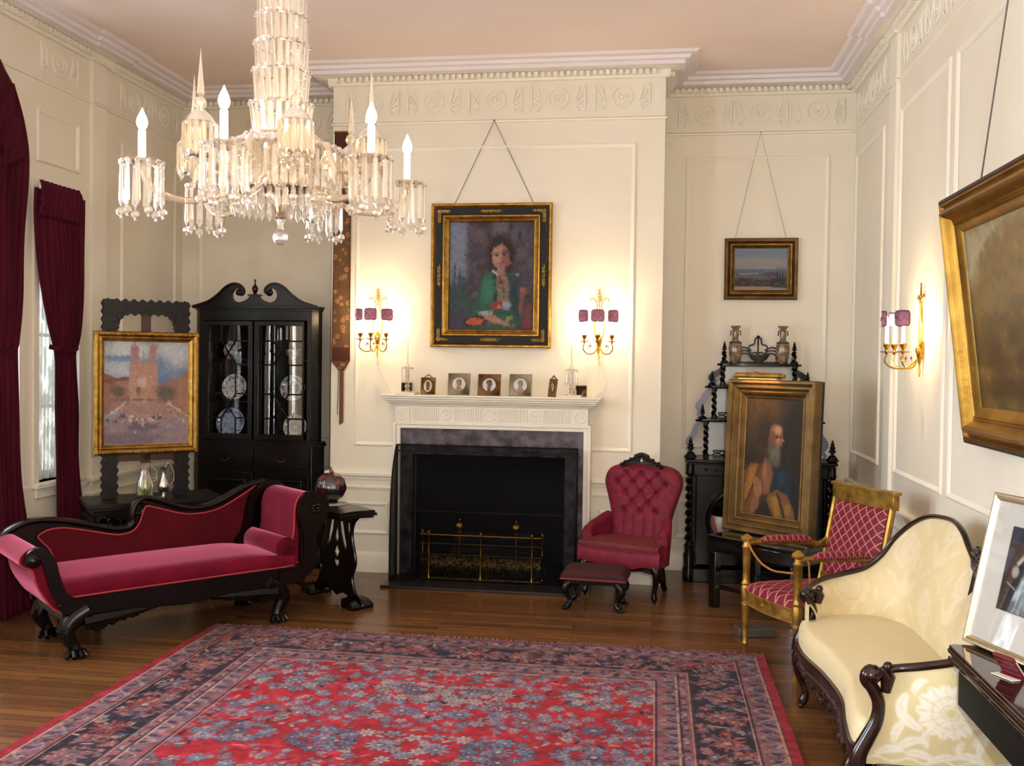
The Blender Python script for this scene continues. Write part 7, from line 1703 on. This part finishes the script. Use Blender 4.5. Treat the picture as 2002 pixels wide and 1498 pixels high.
# ------------------------------------------------------------------ crystal chandelier
def make_chandelier():
    C0 = (-1.252, 3.12); near = (200, 380); T0 = thing('crystal_chandelier', 'large crystal chandelier hung with prisms and lit candles in the upper left', 'chandelier', (C0[0], C0[1], 2.026), rot=(0, 0, 0))
    Z = lambda z: z-2.04
    SV = mat('chandelier_silver', (210, 196, 170), .2, metal=1.)
    # central stem and bowls
    mb = MB(); mb.lathe([(.0001, Z(2.125)), (.02, Z(2.13)), (.012, Z(2.15)), (.03, Z(2.20)), (.04, Z(2.24)), (.02, Z(2.30)), (.018, Z(2.9)), (.018, Z(3.82)), (.06, Z(3.852)), (.06, Z(3.883))], n=16); mb.build('stem', SV, T0)
    mb = MB(); mb.lathe([(.02, Z(2.305)), (.09, Z(2.31)), (.18, Z(2.335)), (.202, Z(2.35)), (.198, Z(2.352)), (.18, Z(2.342)), (.09, Z(2.318)), (.02, Z(2.313))], n=36); mb.lathe([(.02, Z(2.20)), (.13, Z(2.205)), (.166, Z(2.215)), (.13, Z(2.210)), (.02, Z(2.206))], n=30); mb.build('dish', CRYS, T0)
    mb = MB(); mb.lathe([(.0001, Z(2.128)), (.012, Z(2.124)), (.009, Z(2.10)), (.013, Z(2.09))], n=12); mb.build('drop_neck', CRYS, T0)
    mb = MB(); k = 12; mb.lathe([(.026*max(sin(pi*i/8), .001), Z(2.065)-.026*cos(pi*i/8)) for i in range(9)], n=12); mb.build('ball_drop', CRYSB, T0, smooth=False)
    # shared prism mesh data
    def hang(parent, p, ang, l, w_, nm='prism', matl=CRYS, ball=.0):
        key = (round(l, 3), round(w_, 4), matl.name, ball)
        if key not in cache:
            mb = MB(); prism_q = prism_mesh(l, w_, w_*.55); mb.add(prism_q.v, prism_q.f); mb.sph((0, 0, .004), w_*.75, 6)
            if ball: mb.sph((0, 0, -l-ball*.9), ball, 8); mb.sph((0, 0, -l-ball*2.1), ball*.35, 6)
            o = mb.build(nm, matl, parent, smooth=False); cache[key] = o
            o.location = p; o.rotation_euler = (0, 0, ang); return o
        o = cache[key].copy(); COL.objects.link(o); o.parent = parent; o.location = p; o.rotation_euler = (0, 0, ang); o.name = nm; return o
    cache = {}
    near0, near1 = -155, -5     # camera side
    # drum prisms: those on the near side are single parts
    rest = MB()
    N1 = 44
    for k in range(N1):
        a = 2*pi*k/N1; p = (.196*cos(a), .196*sin(a), Z(2.343)); dg = math.degrees(a) % 360
        if 206 < dg < 359: hang(T0, p, a+pi/2, .145, .0115)
        else: add_prism(rest, p, a+pi/2, .145, .0115, .006)
    for k in range(40):
        a = 2*pi*k/40; add_prism(rest, (.160*cos(a), .160*sin(a), Z(2.214)), a+pi/2, .08, .0115, .006)
    for k in range(16):
        a = 2*pi*k/16+.2; p = (.185*cos(a), .185*sin(a), Z(2.175)); rest.sph(p, .014, 8); rest.sph((p[0], p[1], p[2]-.018), .006, 6)
    r1 = rest.build('prism_curtain', CRYS, T0, smooth=False); r1['kind'] = 'stuff'
    beads = MB()
    for (r, z, s, n) in ((.200, 2.352, .013, 34), (.150, 2.372, .011, 30)):
        for k in range(n): a = 2*pi*k/n; beads.sph((r*cos(a), r*sin(a), Z(z)), s, 6)
    # tapering column of prisms
    tiers = [(2.325, .125, .108), (2.395, .112, .100), (2.50, .098, .092), (2.61, .088, .086), (2.70, .083, .081), (2.79, .079, .077), (2.89, .076, .074), (3.0, .072, .07), (3.11, .07, .066), (3.22, .066, .06)]
    for i in range(len(tiers)-1):
        z0, rb, _ = tiers[i]; z1, rt, r2 = tiers[i+1]; n = 22; mb = MB()
        for k in range(n):
            a = 2*pi*k/n+.15*i; s = len(mb.v); q = prism_mesh(z1-z0+.004, .0115, .005); mb.add(q.v, q.f)
            tilt = -math.atan2(tiers[i][1]-rt, z1-z0)
            mb.xf(Matrix.Translation(((rt+.004)*cos(a), (rt+.004)*sin(a), Z(z1))) @ Matrix.Rotation(a+pi/2, 4, 'Z') @ Matrix.Rotation(-tilt, 4, 'X'), s)
        pt = mb.build('prism_tier', CRYS, T0, smooth=False); pt['kind'] = 'stuff'
        for k in range(18): a = 2*pi*k/18; beads.sph(((rt+.006)*cos(a), (rt+.006)*sin(a), Z(z1)+.003), .0085, 6)
        mb = MB(); mb.tube([(rt*cos(a), rt*sin(a), Z(z1)) for a in np.linspace(0, 2*pi, 25)[:-1]], .003, 5, closed=True); mb.build('ring', SV, T0)
    b1 = beads.build('bead_swags', CRYSB, T0, smooth=False); b1['kind'] = 'stuff'
    warm = (1.0, .80, .54)
    # six candle arms
    for k in range(6):
        A = radians(30+60*k); ux, uy = cos(A), sin(A); R = .435; zp = 2.275
        def P3(r, z): return (r*ux, r*uy, Z(z))
        mb = MB(); mb.tube(catmull([P3(.02, 2.30), P3(.12, 2.235), P3(.24, 2.175), P3(.34, 2.17), P3(.41, 2.205), P3(R, 2.262)], 5), .011, 8); arm = mb.build('candle_arm', CRYSF, T0)
        mb = MB(); mb.lathe([(.014, zp-2.04-.014), (.03, zp-2.04-.008), (.064, zp-2.04), (.068, zp-2.04+.006), (.06, zp-2.04+.003), (.02, zp-2.04+.0), (.014, zp-2.04+.01), (.013, zp-2.04+.018)], (R*ux, R*uy, 0), 20, lobes=10, amp=.03); mb.build('drip_pan', CRYS, arm)
        mb = MB(); x, y = R*ux, R*uy; z = zp-2.04+.015; mb.cyl((x, y, z), (x, y, z+.010), .010, .012, 12); mb.cyl((x, y, z+.01), (x, y, z+.088), .0125, .012, 12); mb.build('candle', CANDLE, arm)
        mb = MB(); mb.lathe([(.006, z+.088), (.014, z+.100), (.018, z+.114), (.014, z+.131), (.005, z+.150), (.0001, z+.162)], (x, y, 0), 10); mb.build('flame_bulb', BULB, arm)
        point_light('chandelier_bulb_light', (x, y, z+.118), 13, warm, .012, arm)
        for q in range(12):
            a = 2*pi*q/12+.1*k; hang(arm, (x+.064*cos(a), y+.064*sin(a), zp-2.04-.002), a+pi/2, .140, .0115, matl=CRYS, ball=.0145 if q % 2 == 0 else 0)
    # six glass pagoda ornaments with spires between the candles
    for k in range(6):
        A = radians(60*k); R = .31; x, y = R*cos(A), R*sin(A); z = Z(2.282)
        mb = MB(); mb.tube(catmull([(.02*cos(A), .02*sin(A), Z(2.32)), (.12*cos(A), .12*sin(A), Z(2.30)), (.24*cos(A), .24*sin(A), Z(2.28)), (x, y, z-.005)], 5), .009, 8); arm = mb.build('ornament_arm', CRYSF, T0)
        mb = MB(); mb.lathe([(.012, z-.005), (.045, z+.0), (.05, z+.006), (.012, z+.008), (.010, z+.10), (.03, z+.108), (.044, z+.100), (.048, z+.104), (.036, z+.125), (.018, z+.14), (.008, z+.15)], (x, y, 0), 20); mb.build('canopy', CRYS, arm)
        mb = MB()
        for q in range(14):
            a = 2*pi*q/14; add_prism(mb, (x+.052*cos(a), y+.052*sin(a), z+.104), a+pi/2, .11, .0105, .005)
        for q in range(6):
            a = 2*pi*q/6; mb.sph((x+.046*cos(a), y+.046*sin(a), z-.008), .009, 6); mb.sph((x+.046*cos(a), y+.046*sin(a), z-.021), .004, 5)
        pc = mb.build('prism_skirt', CRYSF, arm, smooth=False); pc['kind'] = 'stuff'
        mb = MB(); mb.sph((x, y, z+.165), .020, 10); mb.lathe([(.006, z+.18), (.0135, z+.192), (.010, z+.23), (.0001, z+.335)], (x, y, 0), 6); mb.build('spire', CRYSF, arm, smooth=False)
    # curved spears hanging inwards
    for k in range(6):
        A = radians(28+60*k); mb = MB(); mb.tube([(.19*cos(A), .19*sin(A), Z(2.37)), (.24*cos(A), .24*sin(A), Z(2.33)), (.27*cos(A), .27*sin(A), Z(2.26)), (.28*cos(A), .28*sin(A), Z(2.21))], [.006, .014, .015, .002], 6); mb.build('crystal_spear', CRYSF, T0)
    point_light('chandelier_core_light', (0, 0, Z(2.42)), 5.0, warm, .03, T0)
make_chandelier()
